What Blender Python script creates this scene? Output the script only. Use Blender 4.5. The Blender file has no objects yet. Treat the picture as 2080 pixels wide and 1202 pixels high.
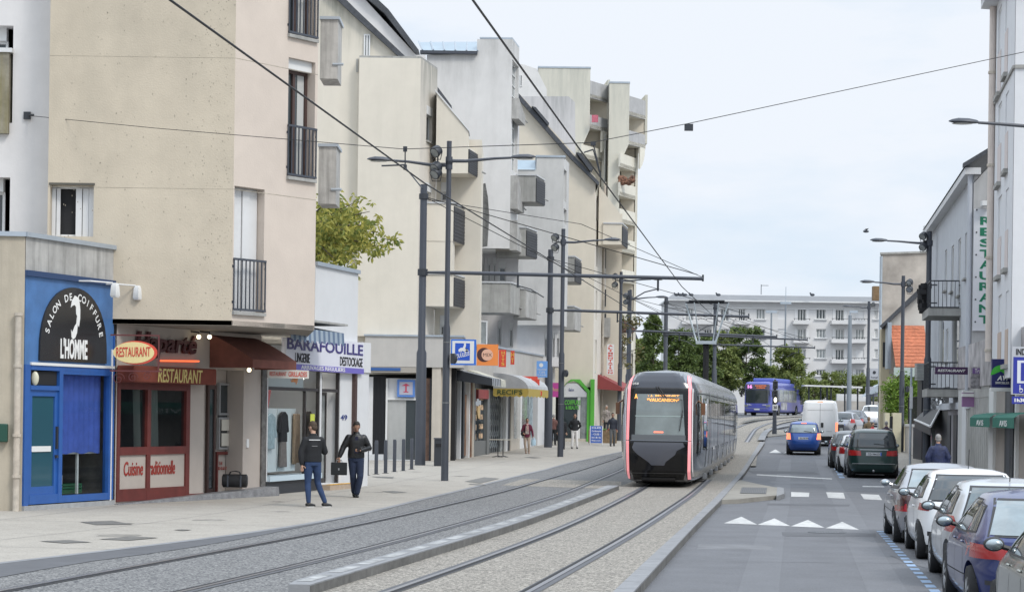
import bpy, bmesh, random
from math import *
from mathutils import Vector, Matrix
V=Vector
random.seed(7)
SC=bpy.context.scene
COL=SC.collection
# ---------------- camera model (level street, telephoto, rise shift, slight roll)
F=4200.;CX=1040.;CY=838.;H=2.15;R=radians(.8);CR=cos(R);SR=sin(R)
cam=bpy.data.cameras.new('camera');co=bpy.data.objects.new('camera',cam);COL.objects.link(co)
cam.sensor_width=36;cam.lens=F/2080*36;cam.shift_y=(CY-601)/2080;cam.clip_end=5000
co.matrix_world=Matrix.Translation((0,0,H))@Matrix.Rotation(pi/2,4,'X')@Matrix.Rotation(R,4,'Z')
SC.camera=co
# ---------------- light
SC.view_settings.view_transform='Standard';SC.view_settings.look='None'
SC.view_settings.exposure=0.3;SC.view_settings.gamma=1
SUN_EL,SUN_AZ=48,138   # azimuth clockwise from the view direction: behind and to the right
w=bpy.data.worlds.new('World');SC.world=w;w.use_nodes=True
nt=w.node_tree;N=nt.nodes;LK=nt.links;N.clear()
def nd(nt_,t,**k):
    n=nt_.nodes.new(t)
    for a,b in k.items():
        if a.startswith('i_'): n.inputs[a[2:].replace('_',' ')].default_value=b
        else: setattr(n,a,b)
    return n
out=nd(nt,'ShaderNodeOutputWorld');bg=nd(nt,'ShaderNodeBackground');bg.inputs[1].default_value=.1
sk=nd(nt,'ShaderNodeTexSky');sk.sky_type='NISHITA';sk.sun_disc=False
sk.sun_elevation=radians(SUN_EL);sk.sun_rotation=radians(SUN_AZ);sk.dust_density=1.5
tc=nd(nt,'ShaderNodeTexCoord');sx=nd(nt,'ShaderNodeSeparateXYZ');LK.new(tc.outputs['Generated'],sx.inputs[0])
mp=nd(nt,'ShaderNodeMapping');mp.inputs['Scale'].default_value=(3.5,3.5,11);LK.new(tc.outputs['Generated'],mp.inputs[0])
ns=nd(nt,'ShaderNodeTexNoise');ns.inputs['Scale'].default_value=1.3;ns.inputs['Detail'].default_value=6;ns.inputs['Roughness'].default_value=.55
LK.new(mp.outputs[0],ns.inputs[0])
rp=nd(nt,'ShaderNodeValToRGB');rp.color_ramp.elements[0].position=.36;rp.color_ramp.elements[1].position=.60
rp.color_ramp.elements[0].color=(.0,.0,.0,1);rp.color_ramp.elements[1].color=(1,1,1,1);LK.new(ns.outputs[0],rp.inputs[0])
# cloud brightness rises towards the zenith as under a real overcast
mr=nd(nt,'ShaderNodeMapRange');mr.inputs['From Min'].default_value=.2;mr.inputs['From Max'].default_value=1
mr.inputs['To Min'].default_value=7.25;mr.inputs['To Max'].default_value=17;LK.new(sx.outputs[2],mr.inputs[0])
cm=nd(nt,'ShaderNodeVectorMath',operation='SCALE');cm.inputs[0].default_value=(.975,1.035,1.12);LK.new(mr.outputs[0],cm.inputs['Scale'])
mx=nd(nt,'ShaderNodeMix',data_type='RGBA');# thin veil of high cloud under the thicker soft clouds: blue shows through a little
vb=nd(nt,'ShaderNodeVectorMath',operation='SCALE');vb.inputs[0].default_value=(.80,.955,1.13);LK.new(mr.outputs[0],vb.inputs['Scale'])
m0=nd(nt,'ShaderNodeMix',data_type='RGBA');m0.inputs[0].default_value=.85;LK.new(sk.outputs[0],m0.inputs[6]);LK.new(vb.outputs[0],m0.inputs[7])
LK.new(rp.outputs[0],mx.inputs[0]);LK.new(m0.outputs[2],mx.inputs[6]);LK.new(cm.outputs[0],mx.inputs[7])
LK.new(mx.outputs[2],bg.inputs[0]);LK.new(bg.outputs[0],out.inputs[0])
sl=bpy.data.lights.new('sun','SUN');sl.energy=1.5;sl.angle=radians(14);sl.color=(1,.95,.88)
so=bpy.data.objects.new('sun',sl);COL.objects.link(so)
_e,_a=radians(SUN_EL),radians(SUN_AZ)
sd=V((sin(_a)*cos(_e),cos(_a)*cos(_e),sin(_e)))
so.rotation_euler=sd.to_track_quat('Z','Y').to_euler()
SC.cycles.max_bounces=6;SC.cycles.diffuse_bounces=3;SC.cycles.glossy_bounces=3;SC.cycles.transparent_max_bounces=16
# ---------------- ground profile and helpers
T=[(-200,0),(75,0),(88,.1),(100,.27),(120,.6),(150,1.3),(183,2.2),(230,2.5),(4000,2.5)]
def gz(Y):
    for (a,b),(c,d) in zip(T,T[1:]):
        if Y<=c: return b+(d-b)*(Y-a)/(c-a)
    return T[-1][1]
def lv(px,py):
    u=px-CX;v=CY-py;return u*CR-v*SR,v*CR+u*SR
def P(px,py,Y):
    u,v=lv(px,py);return V((u*Y/F,Y,H+v*Y/F))
def PX(px,Y,py=838): return lv(px,py)[0]*Y/F
def G(px,py,dz=0.):
    u,v=lv(px,py);a,b=4.,230.
    for _ in range(50):
        m=(a+b)/2
        if H+v*m/F-gz(m)-dz>0:a=m
        else:b=m
    return V((u*a/F,a,gz(a)+dz))
def Zp(px,py,z):
    u,v=lv(px,py);Y=(z-H)*F/v;return V((u*Y/F,Y,z))
class Wall:
    """vertical plane from A to B (left to right as seen); n points at the viewer's side"""
    def __init__(s,A,B):
        s.o=V((A[0],A[1],0));d=V((B[0]-A[0],B[1]-A[1],0));s.L=d.length;s.u=d.normalized();s.n=V((s.u.y,-s.u.x,0))
    def uz(s,px,py,d=0):
        r=P(px,py,1)-V((0,0,H));o=s.o+s.n*d-V((0,0,H))
        t=o.dot(s.n)/r.dot(s.n);q=r*t+V((0,0,H))
        return (q-s.o).dot(s.u),q.z
    def pt(s,u,z,d=0): return s.o+s.u*u+V((0,0,z))+s.n*d
    def rect(s,x0,x1,y0,y1,d=0):
        """pixel box -> (u0,u1,z0,z1)"""
        ym=(y0+y1)/2;xm=(x0+x1)/2
        return (s.uz(x0,ym,d)[0],s.uz(x1,ym,d)[0],s.uz(xm,y1,d)[1],s.uz(xm,y0,d)[1])
    def shift(s,d): 
        w=Wall((0,0),(1,0));w.o=s.o+s.n*d;w.u=s.u;w.n=s.n;w.L=s.L;return w
# ---------------- materials
MATS={}
def mat(name,col,rough=.8,metal=0.,var=.0,vs=4.,bump=0.,bs=40.,streak=0.,scol=(.12,.12,.11),spec=.5,emis=0.,coat=0.,alpha=1.,speck=None,world=False,zt=None,sfreq=2.2):
    if name in MATS: return MATS[name]
    m=bpy.data.materials.new(name);MATS[name]=m;m.use_nodes=True;nt=m.node_tree;b=nt.nodes['Principled BSDF']
    c=(*col,1);b.inputs['Roughness'].default_value=rough;b.inputs['Metallic'].default_value=metal
    b.inputs['Specular IOR Level'].default_value=spec;b.inputs['Coat Weight'].default_value=coat;b.inputs['Coat Roughness'].default_value=.05
    b.inputs['Base Color'].default_value=c
    if emis: b.inputs['Emission Color'].default_value=c;b.inputs['Emission Strength'].default_value=emis
    L=nt.links
    if world: src=nd(nt,'ShaderNodeNewGeometry').outputs['Position']
    else: src=nd(nt,'ShaderNodeTexCoord').outputs['Object']
    cur=None
    def setc(out):
        L.new(out,b.inputs['Base Color'])
    if var or streak or speck:
        n=nd(nt,'ShaderNodeTexNoise');n.inputs['Scale'].default_value=vs;n.inputs['Detail'].default_value=5;n.inputs['Roughness'].default_value=.6;L.new(src,n.inputs[0])
        r=nd(nt,'ShaderNodeMapRange');r.inputs['From Min'].default_value=.3;r.inputs['From Max'].default_value=.7
        r.inputs['To Min'].default_value=1-var;r.inputs['To Max'].default_value=1+var;L.new(n.outputs[0],r.inputs[0])
        s=nd(nt,'ShaderNodeVectorMath',operation='SCALE');s.inputs[0].default_value=col;L.new(r.outputs[0],s.inputs['Scale']);cur=s.outputs[0]
        # a larger, softer tone drift
        n2=nd(nt,'ShaderNodeTexNoise');n2.inputs['Scale'].default_value=vs*.12;n2.inputs['Detail'].default_value=3;L.new(src,n2.inputs[0])
        r2=nd(nt,'ShaderNodeMapRange');r2.inputs['From Min'].default_value=.3;r2.inputs['From Max'].default_value=.7
        r2.inputs['To Min'].default_value=1-var*.8;r2.inputs['To Max'].default_value=1+var*.5;L.new(n2.outputs[0],r2.inputs[0])
        s2=nd(nt,'ShaderNodeVectorMath',operation='SCALE');L.new(cur,s2.inputs[0]);L.new(r2.outputs[0],s2.inputs['Scale']);cur=s2.outputs[0]
    if speck:
        # (scale, dark colour, light colour, amount): stones in concrete or gravel
        sc_,dk,lt,am=speck
        v=nd(nt,'ShaderNodeTexVoronoi');v.inputs['Scale'].default_value=sc_;L.new(src,v.inputs[0])
        sp=nd(nt,'ShaderNodeSeparateColor');L.new(v.outputs['Color'],sp.inputs[0])
        ra=nd(nt,'ShaderNodeValToRGB');ra.color_ramp.elements[0].color=(*dk,1);ra.color_ramp.elements[1].color=(*lt,1)
        ra.color_ramp.elements[0].position=.15;ra.color_ramp.elements[1].position=.95;L.new(sp.outputs[0],ra.inputs[0])
        q=nd(nt,'ShaderNodeMix',data_type='RGBA');q.inputs[0].default_value=am;L.new(cur,q.inputs[6]);L.new(ra.outputs[0],q.inputs[7]);cur=q.outputs[2]
    if streak:
        mpp=nd(nt,'ShaderNodeMapping');mpp.inputs['Scale'].default_value=(sfreq,sfreq,.16);L.new(src,mpp.inputs[0])
        n=nd(nt,'ShaderNodeTexNoise');n.inputs['Scale'].default_value=1.6;n.inputs['Detail'].default_value=7;n.inputs['Roughness'].default_value=.68;L.new(mpp.outputs[0],n.inputs[0])
        r=nd(nt,'ShaderNodeMapRange');r.inputs['From Min'].default_value=.46;r.inputs['From Max'].default_value=.78;r.inputs['To Max'].default_value=streak;L.new(n.outputs[0],r.inputs[0])
        f=r.outputs[0]
        if zt:   # grime that runs down from the top edge at height zt: (z top, length, strength) in world height
            g=nd(nt,'ShaderNodeNewGeometry');sz=nd(nt,'ShaderNodeSeparateXYZ');L.new(g.outputs['Position'],sz.inputs[0])
            rr=nd(nt,'ShaderNodeMapRange');rr.inputs['From Min'].default_value=zt[0]-zt[1];rr.inputs['From Max'].default_value=zt[0];rr.inputs['To Max'].default_value=zt[2];L.new(sz.outputs[2],rr.inputs[0])
            r3=nd(nt,'ShaderNodeMapRange');r3.inputs['From Min'].default_value=.3;r3.inputs['From Max'].default_value=.65;L.new(n.outputs[0],r3.inputs[0])
            mm=nd(nt,'ShaderNodeMath',operation='MULTIPLY');L.new(rr.outputs[0],mm.inputs[0]);L.new(r3.outputs[0],mm.inputs[1])
            ad=nd(nt,'ShaderNodeMath',operation='ADD');ad.use_clamp=True;L.new(f,ad.inputs[0]);L.new(mm.outputs[0],ad.inputs[1]);f=ad.outputs[0]
        q=nd(nt,'ShaderNodeMix',data_type='RGBA');L.new(f,q.inputs[0]);L.new(cur,q.inputs[6]);q.inputs[7].default_value=(*scol,1);cur=q.outputs[2]
    if cur: setc(cur)
    if bump:
        n=nd(nt,'ShaderNodeTexNoise');n.inputs['Scale'].default_value=bs;n.inputs['Detail'].default_value=4;L.new(src,n.inputs[0])
        bp=nd(nt,'ShaderNodeBump');bp.inputs['Strength'].default_value=bump;bp.inputs['Distance'].default_value=.02;L.new(n.outputs[0],bp.inputs['Height']);L.new(bp.outputs[0],b.inputs['Normal'])
    return m
def glassmat(name,tint=(.9,.95,.95),op=.25,dark=(.03,.035,.04),refl=.75):
    """thin shop glass: mostly see-through with fresnel reflection and a little dirt"""
    if name in MATS: return MATS[name]
    m=bpy.data.materials.new(name);MATS[name]=m;m.use_nodes=True;nt=m.node_tree;nt.nodes.clear();L=nt.links
    o=nd(nt,'ShaderNodeOutputMaterial');t=nd(nt,'ShaderNodeBsdfTransparent');t.inputs[0].default_value=(*tint,1)
    d=nd(nt,'ShaderNodeBsdfDiffuse');d.inputs[0].default_value=(*dark,1);g=nd(nt,'ShaderNodeBsdfGlossy');g.inputs['Roughness'].default_value=.02
    lw=nd(nt,'ShaderNodeFresnel');lw.inputs[0].default_value=1.55
    a=nd(nt,'ShaderNodeMixShader');a.inputs[0].default_value=op;L.new(t.outputs[0],a.inputs[1]);L.new(d.outputs[0],a.inputs[2])
    ma=nd(nt,'ShaderNodeMath',operation='MULTIPLY_ADD');ma.inputs[1].default_value=refl;ma.inputs[2].default_value=0.;L.new(lw.outputs[0],ma.inputs[0])
    c=nd(nt,'ShaderNodeMixShader');L.new(ma.outputs[0],c.inputs[0]);L.new(a.outputs[0],c.inputs[1]);L.new(g.outputs[0],c.inputs[2]);L.new(c.outputs[0],o.inputs[0])
    return m
# ---------------- mesh builder
class MB:
    def __init__(s): s.v=[];s.f=[]
    def add(s,vs,fs):
        k=len(s.v);s.v+=[V(q) for q in vs];s.f+=[tuple(k+i for i in f) for f in fs];return s
    def quad(s,*p): return s.add(p,[tuple(range(len(p)))])
    def hexa(s,b,t): # bottom 4, top 4 (same order)
        return s.add(list(b)+list(t),[(3,2,1,0),(4,5,6,7),(0,1,5,4),(1,2,6,5),(2,3,7,6),(3,0,4,7)])
    def box(s,c,sz,rz=0):
        x,y,z=[q/2 for q in sz];M=Matrix.Rotation(rz,3,'Z');c=V(c)
        q=[c+M@V((a*x,b*y,e*z)) for e in(-1,1) for a,b in((-1,-1),(1,-1),(1,1),(-1,1))]
        return s.hexa(q[:4],q[4:])
    def fbox(s,W,u0,u1,z0,z1,d0,d1):
        q=[W.pt(u,z,d) for z in(z0,z1) for u,d in((u0,d1),(u1,d1),(u1,d0),(u0,d0))]
        return s.hexa(q[:4],q[4:])
    def prism(s,pts,off):
        n=len(pts);off=V(off);a=[V(p) for p in pts];b=[p+off for p in a]
        return s.add(a+b,[tuple(range(n))[::-1],tuple(range(n,2*n))]+[(i,(i+1)%n,n+(i+1)%n,n+i) for i in range(n)])
    def fpoly(s,W,uz,d0,d1): return s.prism([W.pt(u,z,d0) for u,z in uz],W.n*(d1-d0))
    def foot(s,xy,z0,z1):
        return s.prism([V((x,y,z0)) for x,y in xy],(0,0,z1-z0))
    def loft(s,rings,cap=True,closed=True):
        n=len(rings[0]);vs=[p for r in rings for p in r];fs=[]
        for k in range(len(rings)-1):
            for i in range(n if closed else n-1):
                j=(i+1)%n;fs.append((k*n+i,k*n+j,(k+1)*n+j,(k+1)*n+i))
        if cap: fs+=[tuple(range(n))[::-1],tuple((len(rings)-1)*n+i for i in range(n))]
        return s.add(vs,fs)
    def tube(s,pts,r,seg=8,cap=True,flat=1.):
        pts=[V(p) for p in pts];rs=r if isinstance(r,(list,tuple)) else [r]*len(pts);rings=[];up=None
        for i,p in enumerate(pts):
            d=(pts[min(i+1,len(pts)-1)]-pts[max(i-1,0)]).normalized()
            if up is None:
                up=V((0,0,1)) if abs(d.z)<.9 else V((1,0,0))
            a=d.cross(up).normalized();b=a.cross(d).normalized();up=b
            rings.append([p+a*cos(2*pi*k/seg)*rs[i]+b*sin(2*pi*k/seg)*rs[i]*flat for k in range(seg)])
        return s.loft(rings,cap)
    def ell(s,c,r,seg=16,rg=10,M=None):
        c=V(c);M=M or Matrix.Identity(3);vs=[];fs=[]
        for i in range(rg+1):
            a=pi*i/rg
            for k in range(seg): vs.append(c+M@V((r[0]*sin(a)*cos(2*pi*k/seg),r[1]*sin(a)*sin(2*pi*k/seg),r[2]*cos(a))))
        for i in range(rg):
            for k in range(seg):
                j=(k+1)%seg;fs.append((i*seg+k,(i+1)*seg+k,(i+1)*seg+j,i*seg+j))
        return s.add(vs,fs)
    def panel(s,W,u0,u1,z0,z1,holes=(),rev=.22,d=0):
        """wall face with real openings and reveals"""
        us=sorted({u0,u1,*[min(max(h[i],u0),u1) for h in holes for i in(0,1)]});zs=sorted({z0,z1,*[min(max(h[i],z0),z1) for h in holes for i in(2,3)]})
        for a,b in zip(us,us[1:]):
            for c,e in zip(zs,zs[1:]):
                m,n=(a+b)/2,(c+e)/2
                if b-a<1e-5 or e-c<1e-5 or any(h[0]<m<h[1] and h[2]<n<h[3] for h in holes): continue
                s.quad(W.pt(a,c,d),W.pt(b,c,d),W.pt(b,e,d),W.pt(a,e,d))
        for h in holes:
            a,b,c,e=h[:4];rv=h[4] if len(h)>4 else rev
            s.quad(W.pt(a,c,d),W.pt(a,c,d-rv),W.pt(a,e,d-rv),W.pt(a,e,d))
            s.quad(W.pt(b,c,d-rv),W.pt(b,c,d),W.pt(b,e,d),W.pt(b,e,d-rv))
            s.quad(W.pt(a,e,d),W.pt(a,e,d-rv),W.pt(b,e,d-rv),W.pt(b,e,d))
            s.quad(W.pt(a,c,d-rv),W.pt(a,c,d),W.pt(b,c,d),W.pt(b,c,d-rv))
        return s
    def block(s,W,u0,u1,z0,z1,dep,holes=(),rev=.22):
        s.panel(W,u0,u1,z0,z1,holes,rev)
        q=W.pt
        s.quad(q(u1,z0),q(u1,z0,-dep),q(u1,z1,-dep),q(u1,z1));s.quad(q(u0,z0,-dep),q(u0,z0),q(u0,z1),q(u0,z1,-dep))
        s.quad(q(u0,z1),q(u1,z1),q(u1,z1,-dep),q(u0,z1,-dep));s.quad(q(u0,z0,-dep),q(u1,z0,-dep),q(u1,z0),q(u0,z0))
        s.quad(q(u1,z0,-dep),q(u0,z0,-dep),q(u0,z1,-dep),q(u1,z1,-dep));return s
    def build(s,name,m,parent=None,smooth=False,bevel=0,world=True,label=None,seg=2):
        o=V((0,0,0))
        if parent is not None and world:
            p=parent
            while p is not None: o+=p.location;p=p.parent
        me=bpy.data.meshes.new(name);me.from_pydata([q-o for q in s.v],[],s.f);me.materials.append(m)
        if smooth or bevel:
            b=bmesh.new();b.from_mesh(me)
            bmesh.ops.remove_doubles(b,verts=b.verts,dist=1e-5)
            if smooth: bmesh.ops.recalc_face_normals(b,faces=b.faces)
            b.to_mesh(me);b.free()
        ob=bpy.data.objects.new(name,me);COL.objects.link(ob);ob.parent=parent
        if smooth:
            for f in me.polygons:f.use_smooth=True
            if smooth!=2:
                me.set_sharp_from_angle(angle=radians(38))
        if bevel:
            md=ob.modifiers.new('bevel','BEVEL');md.width=bevel;md.segments=seg;md.limit_method='ANGLE'
        if label: ob['label']=label
        return ob
def tag(o,label,cat,group=None):
    o['label']=label;o['category']=cat
    if group:o['group']=group
    return o
def thing(name,label,cat,loc=(0,0,0),rz=0,group=None):
    o=bpy.data.objects.new(name,None);COL.objects.link(o);o.location=loc;o.rotation_euler=(0,0,rz);o.empty_display_size=.2
    return tag(o,label,cat,group)
def struct(name,mb,m,kind='structure',**k):
    o=mb.build(name,m,None,**k);o['kind']=kind;return o
def copy_tree(o,parent=None):
    c=o.copy();COL.objects.link(c);c.parent=parent
    for ch in list(o.children): copy_tree(ch,c)
    return c
# text -> mesh in a wall frame
_deps=[None]
def text_bm(s,shear=0.,off=0.,ext=.004,space=1.):
    cu=bpy.data.curves.new('t','FONT');cu.body=s;cu.size=1;cu.shear=shear;cu.offset=off;cu.extrude=ext;cu.space_character=space;cu.resolution_u=3
    ob=bpy.data.objects.new('t',cu);COL.objects.link(ob)
    bpy.context.view_layer.update()
    me=bpy.data.meshes.new_from_object(ob.evaluated_get(bpy.context.evaluated_depsgraph_get()))
    vs=[v.co.copy() for v in me.vertices];fs=[tuple(p.vertices) for p in me.polygons]
    bpy.data.objects.remove(ob);bpy.data.curves.remove(cu);bpy.data.meshes.remove(me);return vs,fs
def text(mb,s,W,u0,u1,z0,z1,d=.012,shear=0.,off=.0,ext=.004,rot=0,wave=0):
    """fits the string into the box u0..u1, z0..z1 of the frame W"""
    vs,fs=text_bm(s,shear,off,1)
    x0=min(v.x for v in vs);x1=max(v.x for v in vs);y0=min(v.y for v in vs);y1=max(v.y for v in vs)
    o=[]
    for v in vs:
        a=(v.x-x0)/(x1-x0);b=(v.y-y0)/(y1-y0)
        o.append(W.pt(u0+(u1-u0)*a,z0+(z1-z0)*b+wave*(u1-u0)*a,d+ext*v.z))
    mb.add(o,fs);return mb
def vtext(mb,s,W,u0,u1,z0,z1,**k):
    n=len(s);h=(z1-z0)/n
    for i,c in enumerate(s): 
        m_=(u1-u0)*(.3 if c=='I' else 0)
        text(mb,c,W,u0+m_,u1-m_,z1-(i+.88)*h,z1-(i+.12)*h,**k)
    return mb
# ---------------- shared materials
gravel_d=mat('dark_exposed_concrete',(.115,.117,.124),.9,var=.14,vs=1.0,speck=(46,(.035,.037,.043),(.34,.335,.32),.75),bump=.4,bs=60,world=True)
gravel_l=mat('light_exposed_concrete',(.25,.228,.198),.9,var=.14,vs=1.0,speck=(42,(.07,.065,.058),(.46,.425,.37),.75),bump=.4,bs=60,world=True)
asphalt=mat('asphalt',(.112,.116,.127),.7,var=.2,vs=1.1,speck=(90,(.07,.072,.08),(.2,.2,.21),.35),bump=.25,bs=120,world=True)
asphalt_d=mat('dark_asphalt_strip',(.1,.103,.112),.85,var=.1,vs=3,world=True)
pave=mat('pale_pavement',(.355,.328,.287),.9,var=.13,vs=1.7,speck=(60,(.22,.2,.175),(.48,.45,.40),.4),bump=.15,bs=80,world=True,streak=.0)
kerbm=mat('kerb_stone',(.235,.24,.25),.85,var=.12,vs=5,bump=.2,world=True)
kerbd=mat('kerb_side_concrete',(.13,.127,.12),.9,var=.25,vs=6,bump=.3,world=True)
whitep=mat('road_paint',(.5,.5,.49),.75,var=.3,vs=5,speck=(50,(.3,.3,.3),(.66,.66,.64),.3),world=True)
bluep=mat('blue_road_paint',(.24,.34,.48),.7,var=.15,vs=9,world=True)
rail=mat('rail_steel',(.30,.30,.32),.35,metal=.85)
black=mat('groove_black',(.012,.012,.014),.8)
anth=mat('anthracite_paint',(.055,.062,.078),.45,var=.06,vs=3)
anth2=mat('anthracite_dark',(.03,.034,.042),.5)
dark=mat('dark_interior',(.02,.02,.022),.9)
wframe=mat('white_frame',(.7,.7,.69),.5)
winglass=mat('window_glass',(.035,.045,.05),.04,spec=.9)
winglass2=mat('window_glass_curtain',(.28,.3,.3),.08,spec=.8,var=.3,vs=3)
zinc=mat('zinc_cap',(.42,.47,.52),.4,metal=.35,var=.08,vs=2)
slate=mat('slate_roof',(.06,.065,.075),.6,var=.3,vs=10,bump=.4)
shop_glass=glassmat('shop_glass')
concrete=mat('weathered_concrete',(.36,.355,.335),.9,var=.12,vs=2.5,streak=.55,scol=(.11,.11,.10),bump=.15,bs=30)
screenm=mat('dark_grille',(.055,.055,.06),.7,var=.2,vs=3)
# ================= GROUND =================
def pl(pts,dz=0.):
    return sorted([(G(x,y,dz).y,G(x,y,dz).x) for x,y in pts])
def fx(line,Y):
    if Y<=line[0][0]: a,b=line[0],line[1]
    elif Y>=line[-1][0]: a,b=line[-2],line[-1]
    else:
        for a,b in zip(line,line[1:]):
            if Y<=b[0]: break
    # gentle smoothing happens through sampling; extrapolate straight at the ends
    return a[1]+(b[1]-a[1])*(Y-a[0])/(b[0]-a[0])
def smooth(line,it=2):
    # resample each 1.5 m and relax
    Y0,Y1=line[0][0],line[-1][0];n=max(4,int((Y1-Y0)/1.5));q=[[Y0+(Y1-Y0)*i/n,fx(line,Y0+(Y1-Y0)*i/n)] for i in range(n+1)]
    for _ in range(it*6):
        q=[q[0]]+[[q[i][0],(q[i-1][1]+2*q[i][1]+q[i+1][1])/4] for i in range(1,n)]+[q[-1]]
    return q
TB=.10   # trackbed stands this much above the carriageway
K1=smooth(pl([(0,1142),(303,1107),(505,1085),(700,1051),(844,1015),(945,992),(1060,963),(1161,937),(1259,917)],TB))
K2=pl([(0,1172),(168,1142),(337,1120),(505,1092),(700,1052.5)],TB)
r1=smooth(pl([(0,1201),(337,1139),(700,1073),(1017,1000),(1132,966),(1259,927)],TB))
r2=smooth(pl([(370,1202),(700,1128),(988,1050),(1144,1004),(1259,956)],TB))
sL=smooth(pl([(555,1190),(700,1148),(879,1099),(1008,1064),(1132,1021),(1233,985)],TB+.12))
r3=smooth(pl([(795,1200),(930,1154),(1060,1106),(1132,1079),(1199,1047),(1286,1003),(1345,968)],TB)+[])
r4=smooth(pl([(1075,1202),(1132,1171),(1219,1122),(1299,1076),(1408,1003),(1445,968)],TB))
cL=smooth(pl([(1250,1201),(1351,1105),(1402,1061),(1449,1016),(1493,972),(1523,930),(1543,900),(1551,882)],TB))
cR=smooth(pl([(1291,1201),(1318,1169),(1361,1125),(1415,1065),(1466,1016),(1503,972),(1532,930),(1553,900),(1562,882)],TB))
def strip(L,Rr,Y0,Y1,dz,m,name,th=0,step=1.5,kind='structure'):
    n=max(1,int((Y1-Y0)/step));mb=MB();A=[];B=[]
    fa=L if callable(L) else (lambda Y:fx(L,Y));fb=Rr if callable(Rr) else (lambda Y:fx(Rr,Y))
    for i in range(n+1):
        Y=Y0+(Y1-Y0)*i/n;A.append(V((fa(Y),Y,gz(Y)+dz)));B.append(V((fb(Y),Y,gz(Y)+dz)))
    for i in range(n):
        mb.quad(A[i],B[i],B[i+1],A[i+1])
        if th:
            t=V((0,0,-th));mb.quad(A[i]+t,A[i],A[i+1]+t+V((0,0,th)),A[i+1]+t);mb.quad(B[i],B[i]+t,B[i+1]+t,B[i+1])
    if th:
        t=V((0,0,-th));mb.quad(A[0]+t,B[0]+t,B[0],A[0]);mb.quad(B[-1]+t,A[-1]+t,A[-1],B[-1])
    if name is None: return mb
    return struct(name,mb,m,kind)
# carriageway sheet reaching the horizon (rises with the street)
mb=MB();ys=[-30,0,20,40,60,75,81,88,94,100,106,112,120,128,136,143,150,158,166,174,183,200,230,400,900,3000]
xs=[-2500,-300,-60,-20,0,20,60,120,300,2500]
for i in range(len(ys)-1):
    for j in range(len(xs)-1):
        mb.quad(*[V((xs[a],ys[b],gz(ys[b]))) for a,b in((j,i),(j+1,i),(j+1,i+1),(j,i+1))])
struct('road',mb,asphalt)
# left pavement: from far left to the kerb line, and trackbeds
YE=118
strip(lambda Y:-60,lambda Y:fx(K1,Y) ,8,YE,TB+.004,pave,'pavement')
strip(lambda Y:fx(K1,Y),lambda Y:fx(K1,Y)+.16,8,YE,TB+.008,kerbm,'kerb_strip',step=1.0)
strip(lambda Y:fx(K1,Y)+.16,lambda Y:max(fx(K1,Y)+.17,fx(K2,Y)),8,41,TB+.006,asphalt_d,'asphalt_strip')
sepx=lambda Y:fx(sL,Y)
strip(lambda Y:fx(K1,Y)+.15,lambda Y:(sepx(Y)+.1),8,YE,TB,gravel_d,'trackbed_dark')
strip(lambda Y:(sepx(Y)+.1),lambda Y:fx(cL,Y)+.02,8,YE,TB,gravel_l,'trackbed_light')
# pale crossing band over the dark trackbed
mb=MB()
def gpoly(mb,pix,dz,th=0):
    q=[G(x,y,dz) for x,y in pix]
    mb.quad(*q[::-1])
def band(px4,dz,n=14):
    """quad on ground split so it follows the rise"""
    m_=MB();a,b,c,d=[G(x,y,dz) for x,y in px4]
    for i in range(n):
        t0,t1=i/n,(i+1)/n
        q=[a.lerp(d,t0),b.lerp(c,t0),b.lerp(c,t1),a.lerp(d,t1)]
        m_.quad(*[V((p.x,p.y,gz(p.y)+dz)) for p in q])
    return m_
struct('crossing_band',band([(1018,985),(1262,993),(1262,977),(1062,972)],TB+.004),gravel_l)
# kerb right of the trackbed (real step down to the road)
strip(cL,cR,8,YE,TB+.03,kerbm,'kerb',th=.16,step=1.0)
# joint lines across kerb
mb=MB()
for i in range(90):
    Y=20+i*1.0
    a,b=fx(cL,Y),fx(cR,Y);z=gz(Y)+TB+.034
    mb.quad(V((a,Y,z)),V((b,Y,z)),V((b,Y+.012,z)),V((a,Y+.012,z)))
for i in range(40):
    Y=22+i*3.0;a=fx(K1,Y);z=gz(Y)+TB+.012
struct('kerb_joints',mb,asphalt_d)
# separator kerb between the tracks with white dashes
Ys,Yf=22.9,56.2
def sw(Y): return .32
strip(lambda Y:fx(sL,Y)+(0 if Y>Ys+.25 else .08),lambda Y:fx(sL,Y)+sw(Y),Ys,Yf,TB+.12,kerbm,'separator_kerb',th=.13,step=.6)
mb=MB()
Y=Ys+.4
while Y<Yf-.6:
    z=TB+.124;L_=.95
    mb.quad(V((fx(sL,Y)+.06,Y,z)),V((fx(sL,Y)+.22,Y,z)),V((fx(sL,Y+L_)+.22,Y+L_,z)),V((fx(sL,Y+L_)+.06,Y+L_,z)));Y+=1.35
struct('separator_dashes',mb,mat('worn_white',(.32,.325,.325),.8,var=.35,vs=6,world=True))
mb=MB();Y=Ys+1
while Y<Yf:
    x=fx(sL,Y)+sw(Y);mb.box((x+.002,Y,TB+.06),(.004,.009,.1));Y+=1.0
struct('separator_joints',mb,kerbd)
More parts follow.
